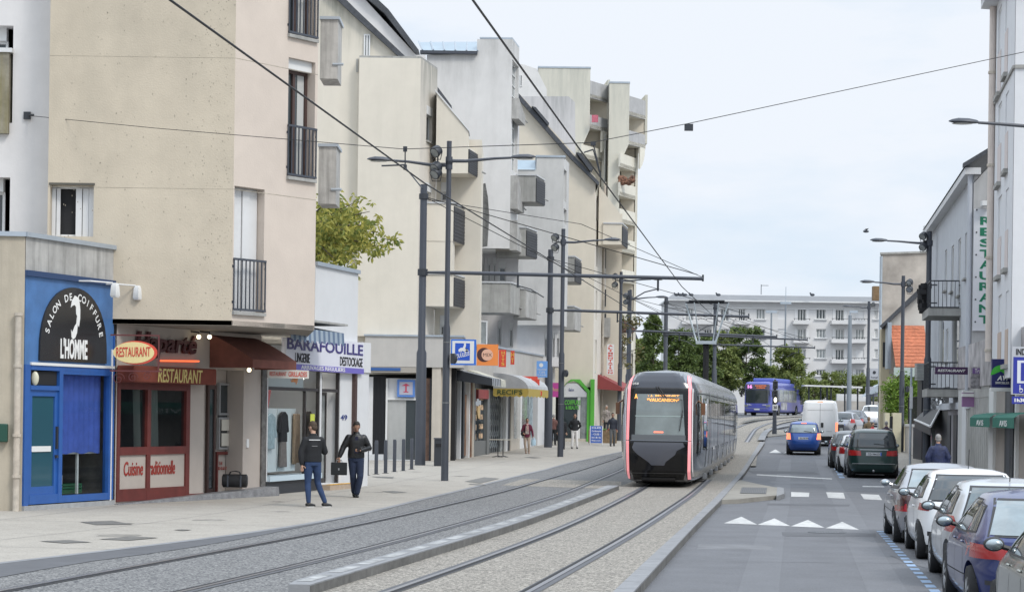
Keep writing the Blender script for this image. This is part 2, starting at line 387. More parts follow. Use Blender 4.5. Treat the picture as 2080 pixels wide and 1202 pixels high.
# rails: steel head, groove, rubber edge
def railset(line,side,Y1=YE,base=gravel_d):
    n=1.0
    pass
    struct('rail_bedding',strip(lambda Y:fx(line,Y)-.12,lambda Y:fx(line,Y)+.12,8,Y1,TB+.008,None,None,step=n),asphalt_d)
    struct('rail',strip(lambda Y:fx(line,Y)-.035,lambda Y:fx(line,Y)+.03,8,Y1,TB+.014,None,None,step=n),rail)
    struct('rail_groove',strip(lambda Y:fx(line,Y)+(.03 if side>0 else -.095),lambda Y:fx(line,Y)+(.095 if side>0 else -.035),8,Y1,TB+.012,None,None,step=n),black)
railset(r1,1);railset(r2,-1)
railset(r3,1,66);railset(r4,-1,66)
# tracks beyond the tram: curve away to the right
def ribbon(pix,wd,dz,m,name,off=0,kind='structure'):
    q=[G(x,y,dz) for x,y in pix];mb=MB();o=[]
    s=[]
    for i in range(len(q)-1):
        for k in range(6): s.append(q[i].lerp(q[i+1],k/6))
    s.append(q[-1])
    for _ in range(6): s=[s[0]]+[(s[i-1]+s[i]*2+s[i+1])/4 for i in range(1,len(s)-1)]+[s[-1]]
    for i,p in enumerate(s):
        d=(s[min(i+1,len(s)-1)]-s[max(i-1,0)]);d.z=0;d.normalize();n=V((d.y,-d.x,0));c=p+n*off
        o.append((c-n*wd/2,c+n*wd/2))
    for a,b in zip(o,o[1:]):
        mb.quad(*[V((p.x,p.y,gz(p.y)+dz)) for p in(a[0],a[1],b[1],b[0])])
    return struct(name,mb,m,kind)
far1=[(1493,945),(1506,911),(1526,883),(1535,870),(1556,861),(1581,855),(1626,849),(1700,845.5)]
ribbon(far1,5.5,.06,gravel_l,'trackbed_bend',off=-1.9)
ribbon(far1,.32,.075,asphalt_d,'rail_bedding');ribbon(far1,.12,.085,rail,'rail')
ribbon(far1,.3,.075,asphalt_d,'rail_bedding',off=-1.5);ribbon(far1,.12,.085,rail,'rail',off=-1.5)
ribbon([(1546,893),(1552,880),(1561,871),(1600,862),(1650,856)],.4,.16,kerbm,'kerb_bend')
ribbon([(1509,857),(1540,850),(1570,846.5),(1626,842.5)],.5,.2,kerbd,'kerb_bend')
# island bulge beside the kerb with its grate
def slab(pix,z,m,name,th=.14):
    q=[G(x,y,z) for x,y in pix];mb=MB();mb.prism([V((p.x,p.y,gz(p.y)+z)) for p in q],(0,0,-th));return struct(name,mb,m)
slab([(1466,1014),(1500,1013),(1577,1005),(1589,1001),(1588,991),(1548,984),(1503,974),(1474,990)],TB+.012,mat('island_slab',(.27,.255,.225),.9,var=.15,vs=2,world=True),'traffic_island')
slab([(1577,1007),(1593,1002),(1592,990),(1579,988)],TB+.018,kerbm,'island_kerb')
slab([(1551,884),(1560,886),(1600,882),(1604,878),(1598,874),(1552,870)],.06,gravel_l,'traffic_island')
# road markings
mb=MB()
for x0,x1,xm,yb0,yb1,yt in [(1470,1538,1506,1062,1064.5,1048.5),(1538.5,1605,1573,1065,1067.5,1052),(1606.5,1675,1641,1068,1071,1055),(1677,1745,1711,1072,1075,1059)]:
    gpoly(mb,[(x0,yb0),(xm,yt),(x1,yb1)],.004)
for q in [[(1607,1008),(1643,1008.5),(1644,1000),(1607,998.5)],[(1682,1010),(1717,1012),(1713,1000),(1678,999)],[(1755,1013),(1792,1015),(1785,1004),(1748,1002.5)],[(1537,964.5),(1690,973),(1690,971),(1537,962.5)],
          [(1562,919),(1588,920),(1575,912)],[(1590,919.5),(1604,920.5),(1598,917)],[(1752,988),(1796,989),(1796,987),(1752,986)]]:
    gpoly(mb,q[::1],.004)
# longitudinal parking edge, near cars and further bay
struct('road_marking',mb,whitep)
mb=MB()
a,b=G(1787,1078),G(1887,1187);d=(b-a);n=17
for i in range(26):
    t=i/n;p=a+d*t;q=a+d*(t+.6/n);s=V((.16,0,.004))
    mb.quad(p+V((-.065,0,.004)),q+V((-.065,0,.004)),q+V((.065,0,.004)),p+V((.065,0,.004)))
p=a+d*.0;mb.quad(p+V((0,0,.005)),p+V((.9,0,.005)),p+V((.9,-.1,.005)),p+V((0,-.1,.005)))
struct('parking_marking',mb,bluep)
mb=MB()
a,b=G(1688,928),G(1712,972);d=b-a
for i in range(9):
    t=i/9;p=a+d*t;q=a+d*(t+.075);mb.quad(*[V((v.x,v.y,gz(v.y)+.004)) for v in(p+V((-.1,0,0)),q+V((-.1,0,0)),q+V((.1,0,0)),p+V((.1,0,0)))])
struct('parking_marking',mb,bluep)
# right pavement
wr=lambda Y:9.15+.135*(Y-36)
strip(lambda Y:wr(Y),lambda Y:wr(Y)+60,6,150,.13,pave,'pavement')
strip(lambda Y:wr(Y)-.16,lambda Y:wr(Y)+.004,6,150,.134,kerbm,'kerb',th=.13)
# covers and grates let into the pavements
plate=mat('cast_plate',(.16,.155,.145),.6,metal=.2,var=.25,vs=30,world=True)
def cover(label,pix,dz,name='manhole_cover',m=None):
    q=[G(x,y,dz) for x,y in pix];mb=MB();mb.quad(*q[::-1])
    o=mb.build(name,m or plate);tag(o,label,'cover','utility covers set in the ground')
    return o
z=TB+.012
cover('long brown cover in the pavement in front of the blue hairdresser door',[(162,1059),(195,1065),(270,1064),(228,1056.5)],z)
cover('wide brown cover by the kerb, nearest to the bottom left corner',[(80,1098),(130,1102),(187,1100),(140,1095.5)],z)
cover('diamond brown cover beside the kerb, right of the widest one',[(200,1094),(262,1096.5),(322,1091),(268,1088)],z)
cover('thin small cover between the two large brown ones and the restaurant step',[(352,1075),(372,1077),(390,1075),(370,1074)],z)
cover('grey square cover in the pavement right of the near lamp post',[(944,977),(975,981),(1015,971),(984,968.5)],z)
cover('narrow cover behind the walking man with the briefcase',[(775,997),(800,996),(828,999),(800,1000.5)],z)
cover('slim cover near the front of the bollard row',[(755,967),(800,967.5),(798,971),(765,969)],z)
cover('flat cover beside the foot of the second lamp post',[(1064,928),(1085,930),(1100,929),(1080,927)],z)
cover('faint cover at the foot of the near lamp post, right side',[(952,983),(985,985),(985,983),(956,981.5)],z)
# grates
mb=MB();q=[G(x,y,TB+.02) for x,y in[(1503,1001),(1556,1002),(1558,990),(1507,989)]]
mb.quad(*q[::-1]);o=tag(mb.build('drain_grate',anth2),'barred iron drain grate on the island beside the tram kerb','grate')
mb=MB()
for i in range(14):
    a=q[0].lerp(q[1],(i+.3)/14);b=q[0].lerp(q[1],(i+.7)/14);c=q[3].lerp(q[2],(i+.7)/14);d=q[3].lerp(q[2],(i+.3)/14);up=V((0,0,.006));mb.quad(a+up,b+up,c+up,d+up)
mb.build('grate_bar',plate,o)
p=G(1680,1081);mb=MB();mb.tube([p+V((0,0,.002)),p+V((0,0,.006))],.36,28)
o=tag(mb.build('manhole_cover',anth2),'round dark manhole in the road below the white triangles','cover','utility covers set in the ground')
mb=MB()
for i in range(9): mb.box((p.x-.2+i*.05,p.y-.03,.009),(.025,.22,.004))
mb.build('cover_slot',kerbm,o)
# wear: cracks, patches, joints
rs_=random.Random(9)
def crack(x,y,dx,dy,n,wd,m,name,dz=.003):
    mb=MB();p=V((x,y,0));d=V((dx,dy,0))
    for i in range(n):
        q=p+d+V((rs_.gauss(0,.05),rs_.gauss(0,.05),0));t=(q-p).normalized();nn=V((-t.y,t.x,0))*wd*rs_.uniform(.5,1.2)
        mb.quad(*[V((v.x,v.y,gz(v.y)+dz)) for v in(p-nn,p+nn,q+nn,q-nn)][::-1]);p=q
    return struct(name,mb,m)
tar=mat('tar_seam',(.05,.051,.055),.6,world=True)
crack(3.2,30.5,.32,.03,12,.012,tar,'road_crack');crack(6.4,27.2,.25,-.04,9,.015,tar,'road_crack');crack(4.6,44.,.3,.02,14,.014,tar,'road_crack');crack(5.6,24,.04,.5,16,.012,tar,'road_crack');crack(6.5,60,.3,.05,14,.018,tar,'road_crack')
patchm=mat('asphalt_patch',(.085,.088,.096),.75,var=.2,vs=2,world=True);patchl=mat('asphalt_patch_pale',(.15,.153,.162),.75,var=.2,vs=2,world=True)
def patch(x0,x1,y0,y1,m): 
    mb=MB();mb.quad(*[V((x,y,gz(y)+.0025)) for x,y in((x0,y0),(x1,y0+.1),(x1+.2,y1),(x0+.15,y1))]);struct('road_patch',mb,m)
patch(4.9,6.6,37.2,38.5,patchm);patch(3.0,4.2,33.2,34.6,patchl);patch(6.2,8.2,50.,51.2,patchm);patch(8.4,10.4,66,69,patchl);patch(4.3,5.2,22,25.5,patchl);patch(9.,11.5,77,80,patchm)
# tyre polished lanes
for off in(1.15,2.75):
    strip(lambda Y:fx(cR,Y)+off,lambda Y:fx(cR,Y)+off+.5,8,95,.0015,mat('tyre_polished',(.116,.12,.131),.62,var=.2,vs=1.1,speck=(90,(.07,.072,.08),(.2,.2,.21),.35),bump=.25,bs=120,world=True),'wheel_track',step=2)
# joints across trackbeds and pavement
def xjoint(Y,fa,fb,dz,w_=.018,m=tar):
    mb=MB();a,b=fa(Y),fb(Y);mb.quad(V((a,Y,gz(Y)+dz)),V((b,Y-(b-a)*.14,gz(Y)+dz)),V((b,Y-(b-a)*.14+w_,gz(Y)+dz)),V((a,Y+w_,gz(Y)+dz)));return struct('paving_joint',mb,m)
for Y in(27,33.5,41,50,58,67,78,90): xjoint(Y,lambda Y:fx(sL,Y)+.4,lambda Y:fx(cL,Y)-.2,TB+.003)
for Y in(31,37.5,45,53,62,72,84,97): xjoint(Y,lambda Y:fx(K1,Y)-9,lambda Y:fx(K1,Y)-.05,TB+.006,m=asphalt_d)
for o_ in(-2.6,-5.4):
    struct('paving_joint',strip(lambda Y:fx(K1,Y)+o_,lambda Y:fx(K1,Y)+o_+.015,12,100,TB+.0055,None,None),asphalt_d)
# stains on the pavement
stm=mat('pavement_stain',(.24,.225,.2),.9,var=.3,vs=3,world=True)
for x,y,r in((-5.5,38,.35),(-4.6,41.5,.22),(-6.3,33,.4),(-3.4,52,.3),(-2.9,57,.22),(-5.2,46.,.2),(-1.6,66,.35),(0.2,80,.4),(-3.2,70,.3),(-6.8,36.5,.18)):
    mb=MB();mb.quad(*[V((x+r*rs_.uniform(.5,1.1)*cos(a),y+r*1.3*rs_.uniform(.5,1.1)*sin(a),TB+.0052)) for a in[k*pi/7 for k in range(14)]]);struct('pavement_stain',mb,stm)
# darker faces of the two kerbs
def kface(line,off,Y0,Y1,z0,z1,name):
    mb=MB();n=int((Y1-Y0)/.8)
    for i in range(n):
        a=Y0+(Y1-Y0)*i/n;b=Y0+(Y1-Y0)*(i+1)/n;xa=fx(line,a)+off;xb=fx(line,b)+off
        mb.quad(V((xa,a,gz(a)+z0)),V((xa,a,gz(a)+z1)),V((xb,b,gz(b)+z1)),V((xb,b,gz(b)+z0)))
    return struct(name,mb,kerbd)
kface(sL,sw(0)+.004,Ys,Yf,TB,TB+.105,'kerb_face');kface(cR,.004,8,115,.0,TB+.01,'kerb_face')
# weeds on the separator kerb
leafm=mat('weed_leaf',(.09,.13,.03),.8,var=.4,vs=30)
for lb,px,py in(('small green weed growing at the middle of the separator kerb',1027,1072),('dry tuft at the foot of the separator kerb near the tram end',1102,1050)):
    c=G(px,py,TB);mb=MB()
    for i in range(50):
        a=random.uniform(0,2*pi);r=random.uniform(.02,.12);h=random.uniform(.03,.14);b=c+V((cos(a)*r*.3,sin(a)*r*.3,0));e=c+V((cos(a)*r,sin(a)*r,h));n=V((-sin(a),cos(a),0))*.012
        mb.quad(b-n,b+n,e)
    tag(mb.build('weed',leafm),lb,'weed')
# ================= LEFT SIDE BUILDINGS =================
def window(par,W,r,inset=.2,fm=None,cols=2,glass=None,fr=.055,rows=1,name='window',shutter=0,box=0,curt=0):
    u0,u1,z0,z1=r;fm=fm or wframe;mb=MB();d=-inset
    zt=z1-(box if box else 0)
    mb.fbox(W,u0,u0+fr,z0,zt,d-.03,d+.03);mb.fbox(W,u1-fr,u1,z0,zt,d-.03,d+.03)
    mb.fbox(W,u0+fr,u1-fr,z0,z0+fr,d-.03,d+.028);mb.fbox(W,u0+fr,u1-fr,zt-fr,zt,d-.03,d+.028)
    for i in range(1,cols):
        c=u0+(u1-u0)*i/cols;mb.fbox(W,c-fr*.55,c+fr*.55,z0+fr,zt-fr,d-.028,d+.026)
    for i in range(1,rows):
        c=z0+(zt-z0)*i/rows;mb.fbox(W,u0+fr,u1-fr,c-fr*.4,c+fr*.4,d-.027,d+.024)
    o=mb.build(name,fm,par)
    g=MB();zg=zt-(zt-z0)*shutter
    g.quad(W.pt(u0,z0,d-.02),W.pt(u1,z0,d-.02),W.pt(u1,zt,d-.02),W.pt(u0,zt,d-.02));g.build('pane',glass or winglass,o)
    if shutter:
        s=MB();n=max(3,int((zt-zg)/.055));h=(zt-zg)/n
        for i in range(n): s.fbox(W,u0+fr*.5,u1-fr*.5,zg+i*h+.004,zg+(i+1)*h-.006,d+.03,d+.045)
        s.build('roller_shutter',wframe,o)
    if box:
        s=MB();s.fbox(W,u0+.01,u1-.01,z1-box,z1,d-.02,d+.16);s.build('shutter_box',wframe,o)
    if curt:
        s=MB();k=12
        for a,b in((.08,.08+curt),(.92-curt,.92)):
            for i in range(k):
                t0=a+(b-a)*i/k;t1=a+(b-a)*(i+1)/k;e0=.02*(i%2);e1=.02*((i+1)%2)
                s.quad(W.pt(u0+(u1-u0)*t0,z0+.05,d-.015+e0*.5),W.pt(u0+(u1-u0)*t1,z0+.05,d-.015+e1*.5),W.pt(u0+(u1-u0)*t1,zt-.05,d-.015+e1*.5),W.pt(u0+(u1-u0)*t0,zt-.05,d-.015+e0*.5))
        s.build('curtain',mat('curtain',(.5,.5,.48),.9),o)
    return o
def railing(par,W,u0,u1,z0,z1,d,m=None,nb=None,name='railing',solid=True):
    mb=MB();m=m or anth;nb=nb or max(4,int((u1-u0)/.11))
    mb.fbox(W,u0,u1,z1-.045,z1,d-.02,d+.02);mb.fbox(W,u0,u1,z0,z0+.045,d-.02,d+.02)
    for i in range(nb+1):
        u=u0+.012+(u1-u0-.024)*i/nb;mb.fbox(W,u-.011,u+.011,z0+.045,z1-.045,d-.011,d+.011)
    for u in(u0,u1): 
        for z in(z0+.15,z1-.2): mb.fbox(W,u-.015,u+.015,z,z+.05,d-.24,d-.02)
    return mb.build(name,m,par)
def sill(par,W,u0,u1,z,d=.08,h=.07,dep=.25,m=None):
    mb=MB();mb.fbox(W,u0-.03,u1+.03,z-h,z,-dep,d);return mb.build('sill',m or concrete,par)
beigeA=mat('beige_render_dirty',(.54,.472,.372),.92,var=.07,vs=1.3,streak=.30,scol=(.27,.25,.20),bump=.25,bs=26,sfreq=.45)
pinkA=mat('pinkish_render',(.60,.52,.45),.92,var=.05,vs=1.5,streak=.15,scol=(.42,.37,.32),sfreq=.7,bump=.18,bs=26)
beigeB=mat('cream_render',(.68,.63,.54),.92,var=.045,vs=1.0,streak=.13,scol=(.36,.35,.29),bump=.12,bs=20,zt=(18.6,2.2,1.1),sfreq=1.5)
creamD=mat('cream_render_far',(.65,.59,.49),.92,var=.05,vs=.9,streak=.2,scol=(.38,.36,.29),sfreq=.8)
greyC=mat('grey_render',(.66,.65,.635),.92,var=.05,vs=1.2,streak=.3,scol=(.36,.355,.34),bump=.1,bs=18,zt=(19.9,3.0,.7),sfreq=.7)
greyD=mat('grey_render_stained',(.56,.555,.54),.92,var=.07,vs=1.,streak=.45,scol=(.3,.3,.29),sfreq=.8,zt=(18.5,3,.6))
whiteA=mat('white_grey_render',(.68,.665,.66),.92,var=.05,vs=1.6,streak=.25,scol=(.45,.45,.46),sfreq=.9,bump=.12,bs=20)
whiteR=mat('white_render',(.64,.645,.65),.9,var=.03,vs=2,streak=.1,scol=(.45,.45,.45))
mould=mat('mouldy_concrete',(.43,.42,.40),.92,var=.15,vs=3,streak=.9,scol=(.13,.13,.12),bump=.2,bs=30,sfreq=3)
moss=mat('mossy_concrete',(.27,.25,.2),.92,var=.25,vs=4,streak=.9,scol=(.22,.18,.03),bump=.2,bs=30)
shutw=mat('white_folding_shutter',(.66,.66,.66),.5,var=.04,vs=3)
brownf=mat('brown_wood_frame',(.07,.04,.035),.5)

# ---- A: near beige apartment building
YA=43.4
A0=PX(91,YA);A1=PX(468,YA);A2=(PX(636,YA*1.047),YA*1.047)
bA=thing('apartment_building','dirty beige rendered apartment block overhanging the red restaurant and its brown awning','building',(A0,YA,0))
WA=Wall((A0,YA),(A1,YA));WB=Wall((A1,YA),A2)
zb=3.9;zt=17.
hA=WA.rect(101,190,376,480)
mb=MB();mb.panel(WA,0,WA.L,zb,zt,[hA],.3)
mb.quad(V((A0,YA,zb)),V((A0,YA,zt)),V((A0,56,zt)),V((A0,56,zb)))
mb.build('wall',beigeA,bA)
hB=[WB.rect(586,648,-60,76),WB.rect(584,642,122,362),WB.rect(474,536,381,634)]
hB=[(a+.01,min(b,WB.L-.08),c,d) for a,b,c,d in hB]
mb=MB();mb.panel(WB,0,WB.L,zb,zt,hB,.32)
bk=(-6.35,60)
mb.quad(V((*A2,zb)),V((*bk,zb)),V((*bk,zt)),V((*A2,zt)))
mb.build('side_wall',pinkA,bA)
# grime that gathers along the outer corner, as a speckled run of its own shape
rg=random.Random(3);mb=MB()
for i in range(420):
    zz=rg.uniform(zb+.2,13);k=abs(rg.gauss(0,.45));uu=WA.L-.02-k
    if uu<0.3: continue
    r_=rg.uniform(.003,.009);mb.quad(*[WA.pt(uu+a*r_,zz+b*r_*rg.uniform(1,2.),.003) for a,b in((-1,-1),(1,-1),(1,1),(-1,1))])
for i in range(260):
    zz=rg.uniform(zb+.2,13);uu=rg.uniform(.3,WA.L-.3);r_=rg.uniform(.004,.009);mb.quad(*[WA.pt(uu+a*r_,zz+b*r_*2,.003) for a,b in((-1,-1),(1,-1),(1,1),(-1,1))])
mb.build('grime_specks',mat('grime',(.36,.32,.255),.95,var=.3,vs=9),bA)['kind']='stuff'
# fine render joints
mb=MB()
for zz in(6.75,9.5,12.2): mb.fbox(WA,0,WA.L,zz,zz+.008,0,.002);mb.fbox(WB,0,WB.L,zz,zz+.012,0,.002)
mb.build('render_joint',MATS['grime'],bA)
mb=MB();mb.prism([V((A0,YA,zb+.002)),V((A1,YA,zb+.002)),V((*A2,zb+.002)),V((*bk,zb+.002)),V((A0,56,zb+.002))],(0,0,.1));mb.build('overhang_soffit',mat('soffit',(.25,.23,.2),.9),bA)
mb=MB();mb.prism([V((A0,YA,zt)),V((A1,YA,zt)),V((*A2,zt)),V((*bk,zt)),V((A0,56,zt))],(0,0,.25));mb.build('roof',slate,bA)
# left window: folding shutters either side of a dark opening
u0,u1,z0,z1=hA
o=window(bA,WA,hA,.28,cols=1,glass=dark)
mb=MB()
for a,b in((0,.1),(.1,.2),(.55,.70),(.70,.85),(.85,1.)):
    mb.fbox(WA,u0+(u1-u0)*a+.006,u0+(u1-u0)*b-.006,z0,z1-.05,-.2-(.03 if a in(.1,.70) else 0),-.17-(.03 if a in(.1,.70) else 0))
mb.build('folding_shutter',shutw,o)
mb=MB();mb.fbox(WA,u0-.02,u1+.02,z1,z1+.045,-.02,.02);mb.build('lintel_strip',mat('lintel_stain',(.1,.095,.08),.9),o)
# chamfer windows
for i,h in enumerate(hB):
    u0,u1,z0,z1=h
    if i<2: o=window(bA,WB,h,.26,fm=brownf,cols=2,fr=.07,box=.22,curt=.25)
    else:
        o=window(bA,WB,h,.27,cols=1,glass=dark)
        mb=MB()
        for a,b,e in((0,.22,0),(.22,.46,.03),(.46,.7,0),(.7,.98,.03)): mb.fbox(WB,u0+(u1-u0)*a+.005,u0+(u1-u0)*b-.005,z0,z1-.06,-.2-e,-.17-e)
        mb.build('folding_shutter',shutw,o)
    railing(bA,WB,u0-.02,u1+.04,z0+.02,z0+1.12,.03)
    sill(bA,WB,u0,u1,z0,.07)
# concrete planters at the far corner of the block
for y0,y1,lb in((40,160,0),(298,414,0)):
    Yb=50.3;W=Wall((PX(640,Yb),Yb),(PX(676,Yb),Yb));r=W.rect(640,676,y0,y1)
    mb=MB();mb.block(W,0,W.L,r[2],r[3],1.1);mb.build('balcony_box',mould,bA)
    mb=MB();mb.fbox(W,-.02,W.L+.04,r[3],r[3]+.07,-1.15,.05);mb.tube([W.pt(W.L-.12,r[2]+.35,.0),W.pt(W.L+.14,r[2]+.35,.02)],.035);mb.build('cap',zinc,bA)
# ---- A0: far left pale building
b0=thing('apartment_building','pale grey rendered block cropped by the left edge, with mossy window planters','building',(-12,44.5,0))
W0=Wall((-20,YA+.8),(A0-.01,YA+.8))
hs=[W0.rect(-60,27,52,118),W0.rect(-60,20,360,474)]
hs[0]=(hs[0][0],hs[0][1],W0.rect(0,1,108,109)[2],hs[0][3])
zc=W0.uz(0,470)[1]
mb=MB();mb.block(W0,0,W0.L+.02,3.0,15.5,8,[(hs[0][0],hs[0][1],W0.uz(10,250)[1],hs[0][3]),hs[1]],.45);mb.build('wall',whiteA,b0)
mb=MB();mb.block(W0,-.3,W0.L+.02,15.5,15.8,8);mb.build('roof',slate,b0)
for h in hs: window(b0,W0,(h[0],h[1]-.2,h[2]-.6,h[3]),.42,cols=3,box=.28)
for ya,yb in((108,272),):
    r=W0.rect(-60,20,ya,yb);mb=MB();mb.fbox(W0,r[0],r[1],r[2],r[3],-.4,.12);mb.build('planter_box',moss,b0)
    mb=MB();mb.fbox(W0,r[0],r[1]+.07,r[3],r[3]+.09,-.42,.16);mb.build('cap',whiteR,b0)
# wall bracket of the span wire
r=W0.rect(49,63,228,243);mb=MB();mb.fbox(W0,*r,0,.06);mb.tube([W0.pt(r[1]-.03,(r[2]+r[3])/2,.07),W0.pt(r[1]+.12,(r[2]+r[3])/2-.02,.3)],.02)
tag(mb.build('wire_bracket',anth2),'small dark anchor plate of the span wire on the pale left wall','bracket')

# ---- L'HOMME hairdresser: low blue fronted shop
pL=(-9.53,40.34);pR=(-8.39,43.45)
bl=thing('hairdresser_shop','low shop with bright blue front and a black arched hairdresser sign','shop',(*pL,0))
WL=Wall(pL,pR);zp=5.45
blue=mat('blue_paint',(.024,.10,.34),.4,var=.08,vs=4,coat=.2)
blue2=mat('blue_paint_panel',(.065,.165,.37),.5,var=.18,vs=2,streak=.3,scol=(.08,.2,.45))
# concrete parapet and side wall
mb=MB();mb.foot([pL,pR,(pR[0]-.1,YA-.0),(pL[0]-.3,YA-.0)],4.75,zp);mb.build('parapet',mould,bl)
Wd=Wall((-13.,39.9),(pL[0]-.01,40.34))
ud=Wd.L
mb=MB();mb.block(Wd,0,ud,0,zp,3.0);mb.build('side_wall',mat('beige_shop_wall',(.44,.39,.31),.92,var=.08,vs=2,streak=.35,scol=(.2,.18,.15),bump=.2,bs=26),bl)
mb=MB();mb.fbox(WL,-.03,WL.L+.02,zp,zp+.09,-.25,.06);mb.fbox(Wd,0,ud+.02,zp,zp+.09,-.25,.06);mb.build('cap',zinc,bl)
mb=MB();mb.foot([(pL[0]-.1,pL[1]+.3),(pR[0]-.3,pR[1]-.05),(pR[0]-.1,YA),(pL[0]-3,YA)],zp-.5,zp-.4);mb.build('roof',slate,bl)
# sign board panel and frame
zs=WL.uz(140,744)[1];zf=4.75
u=lambda px,py:WL.uz(px,py)[0]
z=lambda px,py:WL.uz(px,py)[1]
L_=WL.L
mb=MB();mb.fbox(WL,.02,L_,zs,zf,-.12,0);mb.build('fascia',blue2,bl)
mb=MB();mb.fbox(WL,0,L_+.03,zf-.06,zf+.05,-.1,.06);mb.build('fascia_cap',mat('navy_trim',(.02,.05,.13),.5),bl)
mb=MB()
dg=u(118,900)
mb.fbox(WL,0,.16,.2,zs,-.15,.03)          # outer left post
mb.fbox(WL,.16,.22,.22,zs,-.12,.01)
mb.fbox(WL,dg,dg+.13,.22,zs,-.12,.02)
mb.fbox(WL,L_-.17,L_-.09,.22,zs+.0,-.12,.02);mb.fbox(WL,L_-.03,L_+.01,.22,zs+.7,-.12,.03)
mb.fbox(WL,dg+.13,L_-.17,.22,.36,-.12,.015);mb.fbox(WL,.22,dg,.22,.4,-.12,.015)
zh=z(90,792);mb.fbox(WL,.22,dg,zh,zh+.09,-.12,.016);mb.fbox(WL,.22,L_-.17,zs-.1,zs-.001,-.12,.018)
mb.fbox(WL,dg+.13,L_-.17,zs-.16,zs-.1,-.12,.014)
mb.build('shopfront_frame',blue,bl)
mb=MB();mb.fbox(WL,L_-.09,L_-.03,.2,zs+.4,-.1,.012);mb.build('edge_trim',wframe,bl)
mb=MB();mb.fbox(WL,.2,L_+.0,zs-.005,zs+.05,.0,.04);mb.build('white_trim',wframe,bl)
mb=MB();mb.fbox(WL,0,L_+.1,0,.2,-.3,.05);mb.build('plinth',mat('grey_tiles',(.33,.335,.34),.8,var=.15,vs=6,bump=.2),bl)
# door: frame, glass, letter plate, handle
dr=MB();a,b,c,e=.22,dg,.4,zh;w_=.11
dr.fbox(WL,a,a+w_,c,e,-.08,-.02);dr.fbox(WL,b-w_,b,c,e,-.08,-.02);dr.fbox(WL,a+w_,b-w_,c,c+.16,-.08,-.022);dr.fbox(WL,a+w_,b-w_,e-.12,e,-.08,-.022)
door=dr.build('door',blue,bl)
gd=MB();gd.quad(*[WL.pt(q,r_,-.05) for q,r_ in((a,c),(b,c),(b,e),(a,e))]);gd.build('pane',mat('teal_glass',(.03,.09,.12),.06,spec=.8),door)
h=MB();h.fbox(WL,a+w_+.02,b-w_-.1,1.25,1.36,-.045,-.03);h.build('letter_plate',wframe,door)
h=MB();h.fbox(WL,b-.07,b-.04,1.3,1.75,-.02,.03);h.fbox(WL,b-.09,b-.03,1.12,1.18,-.02,.03);h.build('handle',anth2,door)
h=MB();h.fbox(WL,.24,dg-.02,zh+.1,zs-.12,-.06,-.04);h.build('transom_panel',black,bl)
h=MB();h.ell(WL.pt(.38,(zh+zs)/2-.02,0),(.08,.05,.14));tag(h.build('lamp_fitting',mat('cream_plastic',(.6,.58,.45),.4),None,smooth=True),'oval cream wall light above the blue hairdresser door','lamp')
# display window: interior with blue blind, white bars, chair, crate
gl=(dg+.13,L_-.17,.36,zs-.16)
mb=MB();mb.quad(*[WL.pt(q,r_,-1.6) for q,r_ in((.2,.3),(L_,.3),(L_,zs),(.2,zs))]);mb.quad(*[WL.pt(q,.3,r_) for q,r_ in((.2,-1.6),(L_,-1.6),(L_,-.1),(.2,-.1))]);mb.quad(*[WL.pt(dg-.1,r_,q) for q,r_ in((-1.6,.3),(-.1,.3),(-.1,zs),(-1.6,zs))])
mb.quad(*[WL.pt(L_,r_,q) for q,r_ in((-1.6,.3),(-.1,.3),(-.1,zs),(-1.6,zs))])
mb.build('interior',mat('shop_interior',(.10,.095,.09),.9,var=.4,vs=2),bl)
zbl=z(170,920)
mb=MB();k=18
for i in range(k):
    q0=gl[0]+(gl[1]-gl[0])*i/k;q1=gl[0]+(gl[1]-gl[0])*(i+1)/k
    mb.quad(WL.pt(q0,zbl+.02*sin(i),-.2+.012*(i%2)),WL.pt(q1,zbl+.02*sin(i+1),-.2+.012*((i+1)%2)),WL.pt(q1,gl[3],-.2+.012*((i+1)%2)),WL.pt(q0,gl[3],-.2+.012*(i%2)))
mb.build('blue_blind',mat('blue_cloth',(.07,.13,.50),.8,var=.15,vs=5),bl)
mb=MB();mb.fbox(WL,gl[0],gl[1],1.18,1.23,-.28,-.24);c_=(gl[0]+gl[1])/2+.1;mb.fbox(WL,c_,c_+.05,.36,1.7,-.29,-.245);mb.build('inner_bar',wframe,bl)
mb=MB();mb.quad(*[WL.pt(q,r_,-.06) for q,r_ in((gl[0],gl[2]),(gl[1],gl[2]),(gl[1],gl[3]),(gl[0],gl[3]))]);mb.build('pane',glassmat('shop_glass_clear',op=.02,refl=.5),bl)
cr=MB();cx=c_-.15
cr.fbox(WL,cx-.35,cx+.62,.36,.39,-.95,-.42)
for q in((cx-.35,cx-.32),(cx+.59,cx+.62)): cr.fbox(WL,*q,.39,.56,-.95,-.42)
for q in(.40,.46,.52): cr.fbox(WL,cx-.32,cx+.59,q,q+.035,-.45,-.42);cr.fbox(WL,cx-.32,cx+.59,q,q+.035,-.95,-.92)
tag(cr.build('plastic_crate',mat('green_plastic',(.02,.14,.06),.5)),'low green slatted crate behind the hairdresser window','crate')
bt=MB();bt.tube([WL.pt(c_-.15,.39,-.6),WL.pt(c_-.15,.73,-.6),WL.pt(c_-.15,.76,-.6),WL.pt(c_-.15,.82,-.6)],[.085,.085,.04,.035],14)
tag(bt.build('bottle',wframe),'white plastic bottle standing in the green crate','bottle')
ch=MB()
ch.tube([WL.pt(gl[0]+.1,.36,-.7),WL.pt(gl[0]+.12,.8,-.7),WL.pt(gl[0]+.35,.95,-.7),WL.pt(gl[0]+.6,.9,-.7),WL.pt(gl[0]+.66,.7,-.7)],.025)
